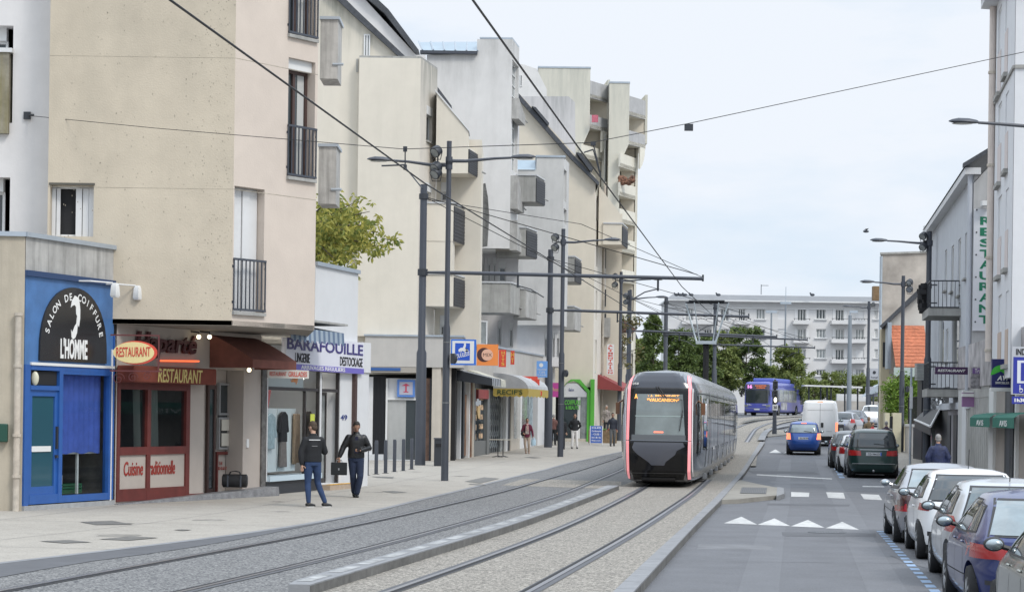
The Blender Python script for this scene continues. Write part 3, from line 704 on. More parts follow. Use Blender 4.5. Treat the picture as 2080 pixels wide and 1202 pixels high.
ch.fbox(WL,gl[0]+.1,gl[0]+.6,.62,.68,-1.2,-.65);ch.tube([WL.pt(gl[0]+.15,.36,-1.2),WL.pt(gl[0]+.1,1.3,-1.25)],.03)
tag(ch.build('salon_chair',anth2),'dark armchair with a curved arm just inside the hairdresser window','chair')
# arched hairdresser sign
zc0,zc1=z(140,735),z(140,583);ua,ub=u(78,700),u(214,690)
sg=MB();uc=(ua+ub)/2;hw=(ub-ua)/2
arc=[(ua,zc0),(ub,zc0)]
for i in range(25):
    t=pi*i/24;arc.append((uc+hw*cos(t)*(1 if 1 else 0),zc0+.12+(zc1-zc0-.12)*(max(0,sin(t))**.8)))
sg.fpoly(WL,arc,.0,.04)
sign=tag(sg.build('hairdresser_sign',mat('sign_black',(.02,.02,.022),.25)),"black arched sign reading SALON DE COIFFURE L'HOMME with a bearded head",'sign')
tx=MB();text(tx,"L'HOMME",WL,uc-.52,uc+.48,zc0+.06,zc0+.48,.045,off=.03)
s="SALON DE COIFFURE"
for i,c in enumerate(s):
    if c==' ': continue
    t=pi-(.30+(pi-.60)*i/(len(s)-1));cx_=uc+hw*.84*cos(t);cz_=zc0+.2+(zc1-zc0-.2)*.86*sin(t)**.85
    ang=t-pi/2;ang*=1.05
    vs,fs=text_bm(c,off=.02);x0=min(v.x for v in vs);x1=max(v.x for v in vs)
    sc=.205;m_=(x0+x1)/2
    tx.add([WL.pt(cx_+((v.x-m_)*cos(ang)-(v.y-.35)*sin(ang))*sc,cz_+((v.x-m_)*sin(ang)+(v.y-.35)*cos(ang))*sc,.045+.004*v.z) for v in vs],fs)
tx.build('lettering',mat('sign_white',(.78,.78,.76),.5),sign)
hd=MB();q=lambda a,b:(uc+a,zc0+b)
hd.fpoly(WL,[q(-.13,1.22),q(-.16,1.10),q(-.10,1.14),q(-.02,1.16),q(.03,1.12),q(.04,.98),q(.08,.93),q(.09,.78),q(.15,.72),q(.19,.9),q(.19,1.08),q(.16,1.22),q(.09,1.32),q(-.02,1.35)],.041,.047)
hd.fpoly(WL,[q(-.14,.66),q(-.10,.60),q(-.05,.66),q(.0,.74),q(.05,.78),q(.07,.92),q(.10,.74),q(.08,.60),q(.02,.50),q(-.06,.46),q(-.12,.50)],.041,.047)
hd.build('bearded_head_mark',MATS['sign_white'],sign)
# white spot lamps over the sign
zl=z(150,570)
for px in(190,238):
    cu=u(px,580) if px<200 else L_+.08
    t=thing('spot_lamp','white spot lamp on a rod, %s'%('directly above the black arched sign' if px<200 else 'at the right edge of the blue shop front'),'lamp',tuple(WL.pt(cu,zl,.5)),0,group='white spot lamps over the hairdresser sign')
    m_=MB();m_.tube([WL.pt(cu-.65 if px<200 else cu-.5,zl,.04),WL.pt(cu-.6,zl,.3),WL.pt(cu,zl,.45)],.016);m_.build('rod',wframe,t)
    m_=MB();m_.loft([[WL.pt(cu+.02+a*w1,zl-h_+b*.04*0,.5+b*w1*.8) for a,b in((-1,-1),(1,-1),(1,1),(-1,1))] for w1,h_ in((.04,.0),(.07,.06),(.085,.26),(.06,.3))]);m_.build('lamp_head',wframe,t,smooth=True)
# rainwater pipe left of the blue front
pd=MB();c=Wd.pt(Wd.uz(35,900)[0],0,.1);pipem=mat('painted_pipe',(.50,.45,.38),.6,var=.15,vs=8,streak=.4,scol=(.25,.12,.06))
pd.tube([c,c+V((0,0,1.9)),c+V((0,0,3.95))],.065,12);o=tag(pd.build('drainpipe',pipem,None,smooth=True),'rust flecked beige rainwater pipe left of the blue shop','pipe')
m_=MB()
for zz in(.75,1.55,2.9,3.9): m_.tube([c+V((0,0,zz)),c+V((0,0,zz+.06))],.085,12)
m_.build('collar',pipem,o)
r=Wd.rect(-8,17,860,897);m_=MB();m_.fbox(Wd,*r,0,.16);tag(m_.build('letter_box',mat('dark_green',(.01,.06,.04),.4),bevel=.02),'dark green letter box on the beige wall at the left edge','box')

# ---- restaurant front
pR1=(-8.33,43.47);pR2=(-5.9,49.34)
WR=Wall(pR1,pR2);u=lambda px,py=850:WR.uz(px,py)[0];z=lambda px,py:WR.uz(px,py)[1];L_=WR.L
br=thing('restaurant','ground floor restaurant with red framed windows and beige panels under the overhang','shop',(*pR1,0))
greige=mat('greige_render',(.42,.37,.33),.85,var=.04,vs=3,bump=.08)
redm=mat('red_frame',(.125,.024,.02),.5,var=.2,vs=4)
ul,u1_,u2_,u3_=.0,u(384),u(414),u(500)
zr=[z(300,1016),z(300,945),z(300,790),z(300,770)]
zg0,zg1=1.27,z(300,782)
# walls around openings
door_r=(u2_,L_-.06-.16-.35,.16,3.05)
mb=MB();mb.panel(WR,0,L_-.2,0,3.95,[(.04,u1_,.16,zg1+.05,.15),(u2_,u(494),.18,3.05,.45)],.15);mb.build('wall',greige,br)
# red frame window
fr=MB();um=u(301)
for a,b in((.04,.14),(um-.07,um+.07),(u1_-.16,u1_)): fr.fbox(WR,a,b,.16,zg1+.05,-.1,.03)
for c,e in((.16,.42),(zg0-.13,zg0+.04),(zg1-.1,zg1+.05)): fr.fbox(WR,.14,u1_-.16,c,e,-.1,.028)
fo=fr.build('red_window_frame',redm,br)
g=MB();g.quad(*[WR.pt(a,c,-.04) for a,c in((.1,zg0),(u1_-.1,zg0),(u1_-.1,zg1),(.1,zg1))]);g.build('pane',glassmat('rest_glass',op=.25,tint=(.75,.8,.78)),fo)
g=MB();g.fbox(WR,.14,u1_-.16,.42,zg0-.13,-.09,-.01);g.build('lower_panel',greige,fo)
redt=mat('red_text',(.30,.03,.02),.5)
t=MB();zc=.62;text(t,'Cuisine',WR,u(253),u(292),.70,1.0,.0,shear=.15,off=.012);text(t,'traditionnelle',WR,u(301),u(357),.70,1.0,.0,shear=.15,off=.012);t.build('lettering',redt,fo)
# interior seen through the glass
mb=MB();B_=-1.8
mb.quad(*[WR.pt(a,c,B_) for a,c in((-.2,.3),(u1_,.3),(u1_,3),(-.2,3))]);mb.quad(*[WR.pt(u1_,c,d) for d,c in((B_,.3),(-.1,.3),(-.1,3),(B_,3))]);mb.quad(*[WR.pt(a,.9,d) for a,d in((0,B_),(u1_,B_),(u1_,-.1),(0,-.1))])
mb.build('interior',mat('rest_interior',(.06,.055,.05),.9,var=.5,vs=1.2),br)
mb=MB()
for a,k in((u(310),.28),(u(340),.4)):
    for i in range(6):
        q0=a+k*i/6;q1=a+k*(i+1)/6;mb.quad(WR.pt(q0+.05,zg0,-.5+.03*(i%2)),WR.pt(q1+.05,zg0,-.5+.03*((i+1)%2)),WR.pt(q1-.03,zg1,-.5+.03*((i+1)%2)),WR.pt(q0-.03,zg1,-.5+.03*(i%2)))
mb.build('curtain',mat('net_curtain',(.42,.45,.43),.9),br)
# recess: door and menu window
ub0,ub1=u2_+.0,u(494)
mb=MB();W2=WR.shift(-.45);hh=(ub0,ub1,.18,3.05)
mb.quad(*[W2.pt(a,c,-.02) for a,c in((ub0-.3,.18),(ub1+.02,.18),(ub1+.02,3.05),(ub0-.3,3.05))]);mb.build('recess_back',greige,br)
dd=MB();w2=lambda px:W2.uz(px,860)[0];ua_=w2(418);dw=w2(434)-ua_-.07
dd.fbox(W2,ua_,ua_+.07,.18,2.7,0,.06);dd.fbox(W2,ua_+dw,ua_+dw+.07,.18,2.7,0,.06);dd.fbox(W2,ua_+.07,ua_+dw,2.6,2.7,0,.06);dd.fbox(W2,ua_+.07,ua_+dw,.18,.3,0,.05);do=dd.build('door',brownf,br)
g=MB();g.fbox(W2,ua_+.07,ua_+dw,.3,2.6,.01,.03);g.build('pane',winglass,do)
aw=mat('aluminium_frame',(.45,.46,.47),.35,metal=.6)
a0=w2(440);a1=w2(468)
dd=MB()
for c,e in((1.2,1.95),(2.0,2.75)):
    dd.fbox(W2,a0,a0+.05,c,e,0,.07);dd.fbox(W2,a1-.05,a1,c,e,0,.07);dd.fbox(W2,a0+.05,a1-.05,c,c+.05,0,.07);dd.fbox(W2,a0+.05,a1-.05,e-.05,e,0,.07)
do=dd.build('menu_window',aw,br);g=MB();g.fbox(W2,a0+.05,a1-.05,1.25,2.7,.01,.02);g.build('pane',winglass,do)
g=MB();g.fbox(W2,a0+.12,a1-.1,1.28,1.58,.05,.075);g.fbox(W2,a0+.12,a1-.1,1.64,1.9,.05,.075);g.build('menu_card',mat('card',(.55,.52,.45),.8),do)
g=MB();g.fbox(W2,a0-.04,a1+.04,1.08,1.15,.0,.05);g.fbox(W2,a0-.04,a0+.02,.18,1.08,0,.05);g.fbox(W2,a1,a1+.05,.18,1.08,0,.05);g.build('red_trim',redm,br)
t=MB();text(t,'02-47-67-15-67',W2,a0+.06,a1-.06,.72,.8,.02);text(t,'Tél',W2,a0+.1,a0+.24,.84,.92,.02);t.build('lettering',redt,br)
# red skirting
g=MB();g.fbox(WR,u1_,u2_,.1,.24,0,.02);g.fbox(WR,u(492),L_-.2,.15,.29,0,.02);g.build('red_skirting',redm,br)
# dark stone pier at the right end
g=MB();g.fbox(WR,L_-.2,L_+.02,0,3.2,-.5,.04);g.build('stone_pier',mat('dark_stone',(.12,.115,.11),.6,var=.4,vs=9),br)
# small intercom
g=MB();g.fbox(WR,u(500),u(500)+.1,1.25,1.45,0,.03);g.build('notice_plate',wframe,br)
# ramp step of chequered plate
rp_=MB();lx=MATS
st=mat('chequer_plate',(.30,.30,.31),.45,metal=.5,var=.3,vs=45,bump=.8,bs=60)
q=WR.pt
rp_.add([q(0,0,.12),q(L_-.02,0,.45),q(L_-.02,0,0),q(0,0,0),q(0,.12,.1),q(L_-.02,.32,.42),q(L_-.02,.32,-.0),q(0,.12,0)],[(4,5,6,7),(0,1,5,4),(1,2,6,5),(3,0,4,7)])
rp_.quad(q(u2_,.2,0),q(u(492),.2,0),q(u(492),.2,-.5),q(u2_,.2,-.5))
rp_.build('ramp',st,br)
# valance RESTAURANT
redv=mat('oxblood_canvas',(.16,.035,.02),.8,var=.12,vs=5)
Wv=WR.shift(.35);r=(u(231)+.0,u(404),z(300,776),z(300,748))
mb=MB();mb.fbox(WR,-.02,r[1],r[2]-.02,r[3]+.04,.02,.45);o=tag(mb.build('window_valance',redv,None,bevel=.03),'oxblood canvas valance lettered RESTAURANT above the red window','awning')
t=MB();text(t,'RESTAURANT',WR,u(283),u(374),r[2]+.0,r[3]+.0,.455,shear=.15,off=.01);t.build('lettering',mat('gold_text',(.55,.44,.16),.6),o)
# raised script letters
t=MB();text(t,"Haparté",WR,u(268),u(392),z(330,728),z(330,676),.06,shear=.2,off=.02,ext=.03);tag(t.build('raised_lettering',mat('dark_red_letter',(.075,.018,.02),.5)),"dark red raised script name letters on the wall under the overhang",'sign')
t=MB();t.tube([WR.pt(u(318),z(350,734),.08),WR.pt(u(396),z(390,733),.08)],.02);tag(t.build('neon_tube',mat('neon_orange',(1,.16,.06),.5,emis=1.1)),'glowing orange neon tube under the script name','lamp')
# round wall lights
lampw=mat('warm_lamp',(1,.85,.55),.5,emis=3)
for lb,px,py,d in(('left small warm spotlight at the top right of the script name',388,684,.2),('right small warm spotlight beside the script name, close to the brown awning',406,684,.25),('warm bulb lit under the brown awning over the restaurant door',487,751,.25)):
    uu=u(px,py);zz=z(px,py);mb=MB();mb.tube([WR.pt(uu,zz+.12,0),WR.pt(uu,zz+.1,d),WR.pt(uu,zz+.04,d)],.02);o=tag(mb.build('wall_light',anth2),lb,'lamp')
    b_=MB();b_.ell(WR.pt(uu,zz,d),(.05,.05,.05));b_.build('bulb',lampw,o,smooth=True)
# oval hanging sign on a bracket, facing the street
Wo=Wall((PX(229,42.9,720),42.9),(PX(322,42.9,720),42.9));r=Wo.rect(230,318,692,740)
rd=mat('sign_red',(.62,.07,.04),.4);cr_=mat('sign_cream',(.75,.62,.30),.4)
mb=MB();mb.fpoly(Wo,[((r[0]+r[1])/2+(r[1]-r[0])/2*cos(i*pi/16)+.02,(r[2]+r[3])/2+(r[3]-r[2])/2*sin(i*pi/16)) for i in range(32)],-.03,.03)
o=tag(mb.build('oval_sign',rd),'cream and red oval hanging sign reading RESTAURANT beside the blue shop','sign')
mb=MB();mb.fpoly(Wo,[((r[0]+r[1])/2-.02+(r[1]-r[0])/2*.95*cos(i*pi/16),(r[2]+r[3])/2+(r[3]-r[2])/2*.9*sin(i*pi/16)) for i in range(32)],.031,.04);mb.build('sign_face',cr_,o)
t=MB();text(t,'RESTAURANT',Wo,r[0]+.07,r[1]-.12,r[2]+.15,r[3]-.14,.046,off=.006,wave=.03);t.build('lettering',mat('sign_red_text',(.55,.04,.03),.5),o)
mb=MB();zt_=r[3]+.1;mb.fbox(Wo,-.05,r[1]+.06,zt_,zt_+.03,-.015,.015);mb.fbox(Wo,r[1]+.03,r[1]+.06,r[2]-.12,zt_,-.015,.015);mb.fbox(Wo,-.05,r[1]+.14,r[2]-.15,r[2]-.12,-.015,.015)
for k in range(3):
    c0=(.12+.3*k,r[2]-.3+.03*k);R_=.13-.02*k
    mb.tube([Wo.pt(c0[0]+R_*(1-i/26)*cos(i*.45),c0[1]+R_*(1-i/26)*sin(i*.45),0) for i in range(24)],.008,5)
mb.build('bracket',mat('dark_red_iron',(.12,.03,.03),.5),o)
# brown awning over the restaurant door
awm=mat('brown_canvas',(.19,.07,.052),.85,var=.15,vs=4)
ya,yb=z(430,682),z(500,742)
pa,pb=WR.pt(u(424,700),3.72,.03),WR.pt(L_-.15,3.72,.03)
f0,f1=WR.pt(u(424,700)+.15,2.98,1.55),WR.pt(L_-.2,2.98,1.55)
mb=MB();k=8
prof=[]
for i in range(k+1):
    t=i/k;prof.append((t,3.82-(3.82-3.27)*t**1.25))
rings=[]
for side in(u(424,700),u(515,700)): rings.append([WR.pt(side,zz,.03+1.12*t) for t,zz in prof]+[WR.pt(side,3.08,1.15)])
for i in range(len(rings[0])-1):
    mb.quad(rings[0][i],rings[1][i],rings[1][i+1],rings[0][i+1])
mb.quad(*([WR.pt(u(424,700),3.08,.03)]+rings[0][:] ));mb.quad(*([WR.pt(u(515,700),3.08,.03)]+rings[1][:] ))
o=tag(mb.build('door_awning',awm),'big brown canvas awning over the restaurant entrance','awning')
# duffel bag on the ramp
def bag():
    c=WR.pt(u(463,1000),.34,.18);t=thing('duffel_bag','black duffel bag standing on the ramp at the restaurant door','bag',tuple(c))
    bm_=mat('black_nylon',(.012,.012,.014),.6,var=.3,vs=12);mb=MB();rings=[]
    for x in(-.29,-.27,-.2,0,.2,.27,.29):
        k=.75 if abs(x)>.28 else 1
        rings.append([c+V((x,0,0))+V((0,-1,0))*(.13*k*cos(a))+V((0,0,.155+.155*k*(abs(sin(a))**.8)*(1 if sin(a)>0 else -1))) for a in[2*pi*i/14 for i in range(14)]])
    mb.loft(rings);mb.build('body',bm_,t,smooth=True)
    h=MB()
    for s in(-1,1): h.tube([c+V((x,-s*.06,zz)) for x,zz in((-.14,.28),(-.1,.36),(0,.38),(.1,.36),(.14,.28))],.012,6)
    h.build('handle',bm_,t)
    h=MB()
    for x in(-.15,.15): h.box(c+V((x,-.125,.15)),(.035,.02,.26))
    h.build('strap',anth,t)
bag()

# ---- discount clothes shop
pP1=(-5.86,49.45);pP2=(-3.98,56.38)
WP=Wall(pP1,pP2);u=lambda px,py=850:WP.uz(px,py)[0];z=lambda px,py:WP.uz(px,py)[1];L_=WP.L
bp=thing('clothes_shop','narrow clothes shop with a glass front, white pillars and a pale block above','shop',(*pP1,0))
ug0,ug1,ud0,ud1=.06,u(650),u(653),u(690)
zF0,zF1=z(690,757),z(690,692)
zt=2.15+268/73
mb=MB();mb.block(WP,u(640,620),u(727,620),zF1,zt,7);mb.build('upper_block',whiteR,bp)
mb=MB();mb.fbox(WP,u(640,620),u(727,620)+.03,zt,zt+.1,-7,.06);mb.build('cap',zinc,bp)
# frames
mb=MB();mb.panel(WP,0,L_+.0,0,zF0+.02,[(ug0,ug1,.55,3.2,.1),(ud0,ud1,.25,3.2,.5)],.1);
mb.build('wall',whiteR,bp)
mb=MB();mb.fbox(WP,u(720),L_+.03,0,zF0+.05,-3,.06);mb.build('white_pillar',whiteR,bp)
mb=MB();mb.fbox(WP,u(727),L_+.05,zF0+.05,zF1+.02,-3,.1);mb.build('pillar_head',whiteR,bp)
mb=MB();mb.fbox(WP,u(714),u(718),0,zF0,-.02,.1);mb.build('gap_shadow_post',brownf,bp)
df=mat('dark_bronze_frame',(.035,.03,.03),.4)
mb=MB()
for a,b in((ug0,ug0+.06),(ug1-.06,ug1),(ud0,ud0+.07),(ud1-.07,ud1)): mb.fbox(WP,a,b,.55 if a<ud0 else .25,3.2,-.1,-.02)
for c in(2.62,3.12): mb.fbox(WP,ug0+.06,ug1-.06,c,c+.08,-.1,-.03);mb.fbox(WP,ud0+.07,ud1-.07,c,c+.08,-.1,-.03)
um=ug0+(ug1-ug0)*.72;mb.fbox(WP,um,um+.06,.55,2.62,-.1,-.03)
mb.build('shopfront_frame',df,bp)
g=MB();g.quad(*[WP.pt(a,c,-.06) for a,c in((ug0,.55),(ug1,.55),(ug1,3.15),(ug0,3.15))]);g.build('pane',glassmat('shop_glass_display',refl=.45,op=.03,tint=(.96,.97,.97)),bp)
dd=MB();a,b=ud0+.07,ud1-.07
dd.fbox(WP,a,a+.06,.25,2.62,-.4,-.34);dd.fbox(WP,b-.06,b,.25,2.62,-.4,-.34);dd.fbox(WP,a+.06,b-.06,.25,.37,-.4,-.345);dd.fbox(WP,a+.06,b-.06,2.54,2.62,-.4,-.345);do=dd.build('door',df,bp)
g=MB();g.quad(*[WP.pt(q,c,-.37) for q,c in((a,.3),(b,.3),(b,2.6),(a,2.6))]);g.build('pane',winglass2,do)
g=MB();g.fbox(WP,a+.15,a+.5,1.75,1.95,-.36,-.35);g.fbox(WP,a+.12,a+.45,1.3,1.5,-.36,-.35);g.build('sticker',mat('sticker_blue',(.12,.35,.55),.5),do)
g=MB();g.fbox(WP,ug1-.55,ug1-.25,1.75,2.05,-.055,-.05);g.build('poster',mat('sticker_yellow',(.55,.6,.08),.6),bp)
mb=MB();mb.fbox(WP,ug0,ug1,.42,.55,-.3,.08);mb.build('window_sill',mat('pale_blue_sill',(.50,.6,.66),.6),bp)
mb=MB();mb.fbox(WP,0,ug1,.05,.42,-.2,.012);mb.build('vent_panel',anth2,bp)
mb=MB();mb.fbox(WP,ug1,ud1+.2,0,.24,-.5,.3);mb.build('door_step',mat('sandstone',(.42,.33,.25),.9,var=.15,vs=8),bp)
mb=MB();mb.fbox(WP,ug1,ud1+.2,.24,.25,.2,.31);mb.build('step_edge',mat('yellow_paint',(.7,.38,.05),.7),bp)
mb=MB();mb.quad(*[WP.pt(q,c,-1.9) for q,c in((0,.3),(ug1+.5,.3),(ug1+.5,3.2),(0,3.2))]);mb.quad(*[WP.pt(0.01,c,q) for q,c in((-1.9,.3),(-.1,.3),(-.1,3.2),(-1.9,3.2))]);mb.quad(*[WP.pt(q,.5,c) for q,c in((0,-1.9),(ug1,-1.9),(ug1,-.1),(0,-.1))])
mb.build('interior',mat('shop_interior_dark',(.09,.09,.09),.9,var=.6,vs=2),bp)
# display panels and garments
dp=mat('display_panel',(.72,.80,.82),.6)
mb=MB();mb.fbox(WP,ug0+.2,um-.1,3.02,3.08,-.55,-.35);mb.build('window_fill_light',mat('fill_tube',(1,.97,.9),.5,emis=9),bp)  # strip light added to brighten the display behind the glass
mb=MB();mb.fbox(WP,ud0+.2,ud1-.1,2.95,3.0,-1.2,-.9);mb.build('window_fill_light',MATS['fill_tube'],bp)  # second added strip light, inside the doorway
w3=(um-ug0)/2
for i in range(2):
    mb=MB();mb.fbox(WP,ug0+.1+i*(w3),ug0+.1+(i+1)*w3-.05,.62,2.18,-.34,-.30);tag(mb.build('display_panel',dp),('pale display panel at the left of the clothes window','pale display panel nearer the door of the clothes shop')[i],'panel')
def garment(lb,uc,zt,sz,col,kind):
    mb=MB();W=WP;m=mat('cloth_%s'%kind[0],col,.9,var=.15,vs=8) if 0 else mat('cloth_%02x%02x%02x'%tuple(int(c*255) for c in col),col,.9,var=.2,vs=8)
    if kind=='coat': pts=[(-.08,0),(-.24,-.08),(-.34,-.5),(-.25,-.52),(-.2,-.3),(-.22,-.75),(.22,-.75),(.2,-.3),(.25,-.52),(.34,-.5),(.24,-.08),(.08,0)]
    elif kind=='trousers': pts=[(-.16,0),(-.2,-1.15),(-.03,-1.15),(0,-.3),(.05,-1.12),(.2,-1.12),(.16,0)]
    else: pts=[(-.16,0),(-.22,-.6),(.22,-.6),(.16,0)]
    mb.fpoly(W,[(uc+a*sz,zt+b*sz) for a,b in pts],-.27,-.2)
    tag(mb.build('garment',m,None,bevel=.02),lb,'clothing','garments hanging in the clothes shop window')
garment('pale blue coat, leftmost in the clothes shop window',ug0+.75,2.05,1.15,(.42,.55,.6),'coat')
garment('black top above a grey skirt in the clothes shop window',ug0+1.6,2.1,1.0,(.02,.02,.025),'coat')
garment('grey skirt under the black top in the clothes shop window',ug0+1.6,1.36,1.05,(.2,.18,.17),'skirt')
garment('tan trousers hanging in the clothes shop window',ug0+2.5,2.05,1.1,(.3,.22,.15),'trousers')
garment('dark brown jacket beside the tan trousers',ug0+3.35,2.12,1.0,(.05,.04,.035),'coat')
garment('brown skirt below the dark brown jacket',ug0+3.3,1.38,.8,(.14,.10,.08),'skirt')
garment('dark patterned coat at the far left edge of the clothes window',ug0+.15,2.0,1.1,(.06,.03,.06),'coat')
g=MB();g.add([WP.pt(q,c,-.3) for q,c in((.55,2.0),(.75,2.0),(1.2,3.1),(1.0,3.1))],[(0,1,2,3)]);g.build('pink_banner',mat('pink_cloth',(.7,.18,.2),.8),bp)
g=MB();g.fbox(WP,ug0+.1,um-.1,2.68,3.08,-.058,-.05);g.build('window_film',mat('grey_film',(.33,.37,.37),.6),bp)
t=MB();text(t,'Cariadge',WP,ug0+1.6,um-.5,2.78,3.0,-.045,shear=.3);t.build('lettering',mat('orange_text',(.65,.25,.08),.6),bp)
# number 49
t=MB();text(t,'49',WP,u(691,848)+.02,u(705,848)-.02,z(698,853),z(698,842),.01,off=.01);tag(t.build('house_number',mat('navy_text',(.03,.05,.2),.5)),'dark blue house number 49 on the white pillar','number')
# fascia sign
mb=MB();zz0,zz1=zF0,zF1;mb.fbox(WP,u(570,720),u(729,720),zz0,zz1,.02,.14);o=tag(mb.build('shop_sign',mat('sign_lilac_white',(.70,.70,.76),.4)),'white and violet fascia sign reading BARAFOUILLE DESTOCKAGE over the clothes shop','sign')
vio=mat('sign_violet',(.04,.03,.17),.4);hh=zz1-zz0
g=MB();g.fbox(WP,u(570,750),u(729,750),zz0,zz0+.17*hh,.141,.146);g.build('violet_band',mat('band_violet',(.16,.13,.48),.4),o)
t=MB();text(t,'BARAFOUILLE',WP,u(572,710),u(727,712),zz0+.58*hh,zz0+.93*hh,.147,off=.02);t.build('lettering',vio,o)
t=MB();text(t,'LINGERIE',WP,u(588,740),u(618,740),zz0+.22*hh,zz0+.5*hh,.147,off=.01);text(t,'DESTOCKAGE',WP,u(680,740),u(726,740),zz0+.22*hh,zz0+.5*hh,.147,off=.01);t.build('lettering',black,o)
t=MB();text(t,'ARRIVAGES REGULIERS',WP,u(600,755),u(690,755),zz0+.03*hh,zz0+.15*hh,.15,off=.01);t.build('lettering',MATS['sign_white'],o)
# small hanging sign GRILLADES
Wg=Wall((PX(543,49.,758),49.0),(PX(628,49.,758),49.3));r=Wg.rect(543,627,751,768)
mb=MB();mb.fbox(Wg,r[0],r[1],r[2],r[3],-.04,.04);o=tag(mb.build('projecting_sign',cr_ if 0 else mat('sign_offwhite',(.62,.6,.55),.5)),'small cream sign with red letters GRILLADES under the brown awning','sign')
t=MB();text(t,'RESTAURANT',Wg,r[0]+.05,r[0]+.45,r[2]+.05,r[3]-.05,.045);text(t,'GRILLADES',Wg,r[0]+.5,r[1]-.05,r[2]+.04,r[3]-.04,.045,off=.01);t.build('lettering',MATS['sign_red'],o)
# striped blue awning
sa=mat('blue_striped_canvas',(.12,.17,.25),.85);sb=mat('pale_striped_canvas',(.3,.36,.42),.85)
s0,s1=u(560,690)-1.6,u(622,690);n=22;mA=MB();mB_=MB()
for i in range(n):
    a=s0+(s1-s0)*i/n;b=s0+(s1-s0)*(i+1)/n;m_=mA if i%2 else mB_
    m_.quad(WP.pt(a,zF1+.26,.1),WP.pt(b,zF1+.26,.1),WP.pt(b,zF1+.1,1.0),WP.pt(a,zF1+.1,1.0))
    m_.quad(WP.pt(a,zF1+.1,1.0),WP.pt(b,zF1+.1,1.0),WP.pt(b,zF1-.17-.05*(i%2),1.02),WP.pt(a,zF1-.17-.05*(i%2),1.02))
o=tag(mA.build('striped_awning',sa),'blue striped awning with a hanging valance over the clothes shop sign','awning');mB_.build('stripe',sb,o)
mb=MB();mb.fbox(WP,s0-.1,s1+.15,zF1+.28,zF1+.33,-.1,1.05);mb.build('awning_cover',concrete,o)
# ================= LEFT SIDE, FURTHER =================
def PX(px,Y,py=400): return lv(px,py)[0]*Y/F
def WF(x0,x1,Y,Y2=None,py=600):
    return Wall((PX(x0,Y,py),Y),(PX(x1,Y2 or Y,py),Y2 or Y))
def bal(par,xl,xm,xr,yt,yb,Y,dY,m,side=None,cap=True,z0=None,z1=None,back=3):
    """balcony box: front face xl..xm, turned side xm..xr; heights from pixels at the corner"""
    a=(PX(xl,Y,yt),Y);b=(PX(xm,Y,yt),Y);c=(PX(xr,Y+dY,yt),Y+dY);W=Wall(a,b)
    z1=z1 if z1 is not None else P(xm,yt,Y).z;z0=z0 if z0 is not None else P(xm,yb,Y).z
    mb=MB();mb.foot([a,b,c,(a[0],Y+dY+.0)],z0,z1);o=mb.build('balcony',m,par)
    Ws=Wall(b,c)
    if side:
        s=MB();s.fbox(Ws,.06,Ws.L-.02,z0+.03,z1-.1,.0,.05);so_=s.build('side_panel',side,o)
        if side is screenm:
            s=MB();n=9
            for i in range(n): s.fbox(Ws,.06,Ws.L-.02,z0+.1+(z1-z0-.25)*i/n,z0+.13+(z1-z0-.25)*i/n,.05,.065)
            s.build('grille_bar',anth2,o)
    if cap:
        s=MB();s.fbox(W,0,W.L,z1,z1+.07,-.1,.05);s.fbox(Ws,0,Ws.L,z1,z1+.07,-.1,.05);s.build('cap',mat('cap_grey',(.5,.51,.52),.7),o)
    s=MB();s.tube([Ws.pt(Ws.L*.9,z0+.35,.03),Ws.pt(Ws.L+.5,z0+.33,.1)],.035,6);s.build('waste_spout',concrete,o)
    return o
def win_px(par,W,x0,x1,y0,y1,**k):
    r=W.rect(x0,x1,y0,y1);return window(par,W,r,**k)
# ---- B cream building
YB=84.
bB=thing('apartment_building','cream rendered block with a steep slate edged gable, behind the foreground tree','building',(PX(700,YB),YB,0))
Wb=WF(560,851,YB)
def ppoly(W,pix,d0,d1,mb=None):
    # points that share a pixel column belong to one plumb edge
    mb=mb or MB();ym={}
    for x,y in pix: ym.setdefault(x,[]).append(y)
    mb.fpoly(W,[(W.uz(x,sum(ym[x])/len(ym[x]))[0],W.uz(x,y)[1]) for x,y in pix],d0,d1);return mb
ppoly(Wb,[(560,760),(851,760),(851,119),(826,119),(690,0),(620,-60),(560,-60)],-6,0).build('wall',beigeB,bB)
# flat topped projecting part with its mould stained parapet
W1=Wb.shift(.5);c=PX(851,YB-.5);cs=(PX(885,YB+2.2),YB+2.2)
r=W1.rect(726,851,118,683);r_b=r
mb=MB();mb.fbox(W1,r[0],r[1],r[2],r[3],-.49,0);mb.build('front_wall',beigeB,bB)
Ws=Wall((c,YB-.5),cs)
hs=[Ws.rect(866,878,217,288),Ws.rect(864,876,372,410),]
mb=MB();mb.panel(Ws,0,Ws.L,1.0,r[3],hs,.2);mb.quad(*[V(q) for q in((cs[0],cs[1],1),(cs[0]-.5,cs[1]+8,1),(cs[0]-.5,cs[1]+8,r[3]),(cs[0],cs[1],r[3]))]);mb.build('side_wall',mat('cream_side',(.64,.59,.52),.92,var=.05,streak=.15,vs=2,scol=(.3,.29,.25),zt=(r[3],2.4,1.2)),bB)
for h in hs: window(bB,Ws,h,.15,cols=1,box=.35,fr=.05);sill(bB,Ws,h[0],h[1],h[2],.08)
mb=MB();mb.foot([(PX(726,YB-.5),YB-.5),(c,YB-.5),cs,(PX(726,YB+2),YB+2)],r[3],r[3]+.08);mb.build('roof_cap',concrete,bB)
mb=MB();mb.fbox(Wb,Wb.uz(724,120)[0],Wb.uz(728,120)[0],Wb.uz(724,147)[1],Wb.uz(724,120)[1],0,.03);mb.build('drain_slot',concrete,bB)
win_px(bB,Wb.shift(.05),739,752,70,116,inset=0,cols=2,glass=winglass2)
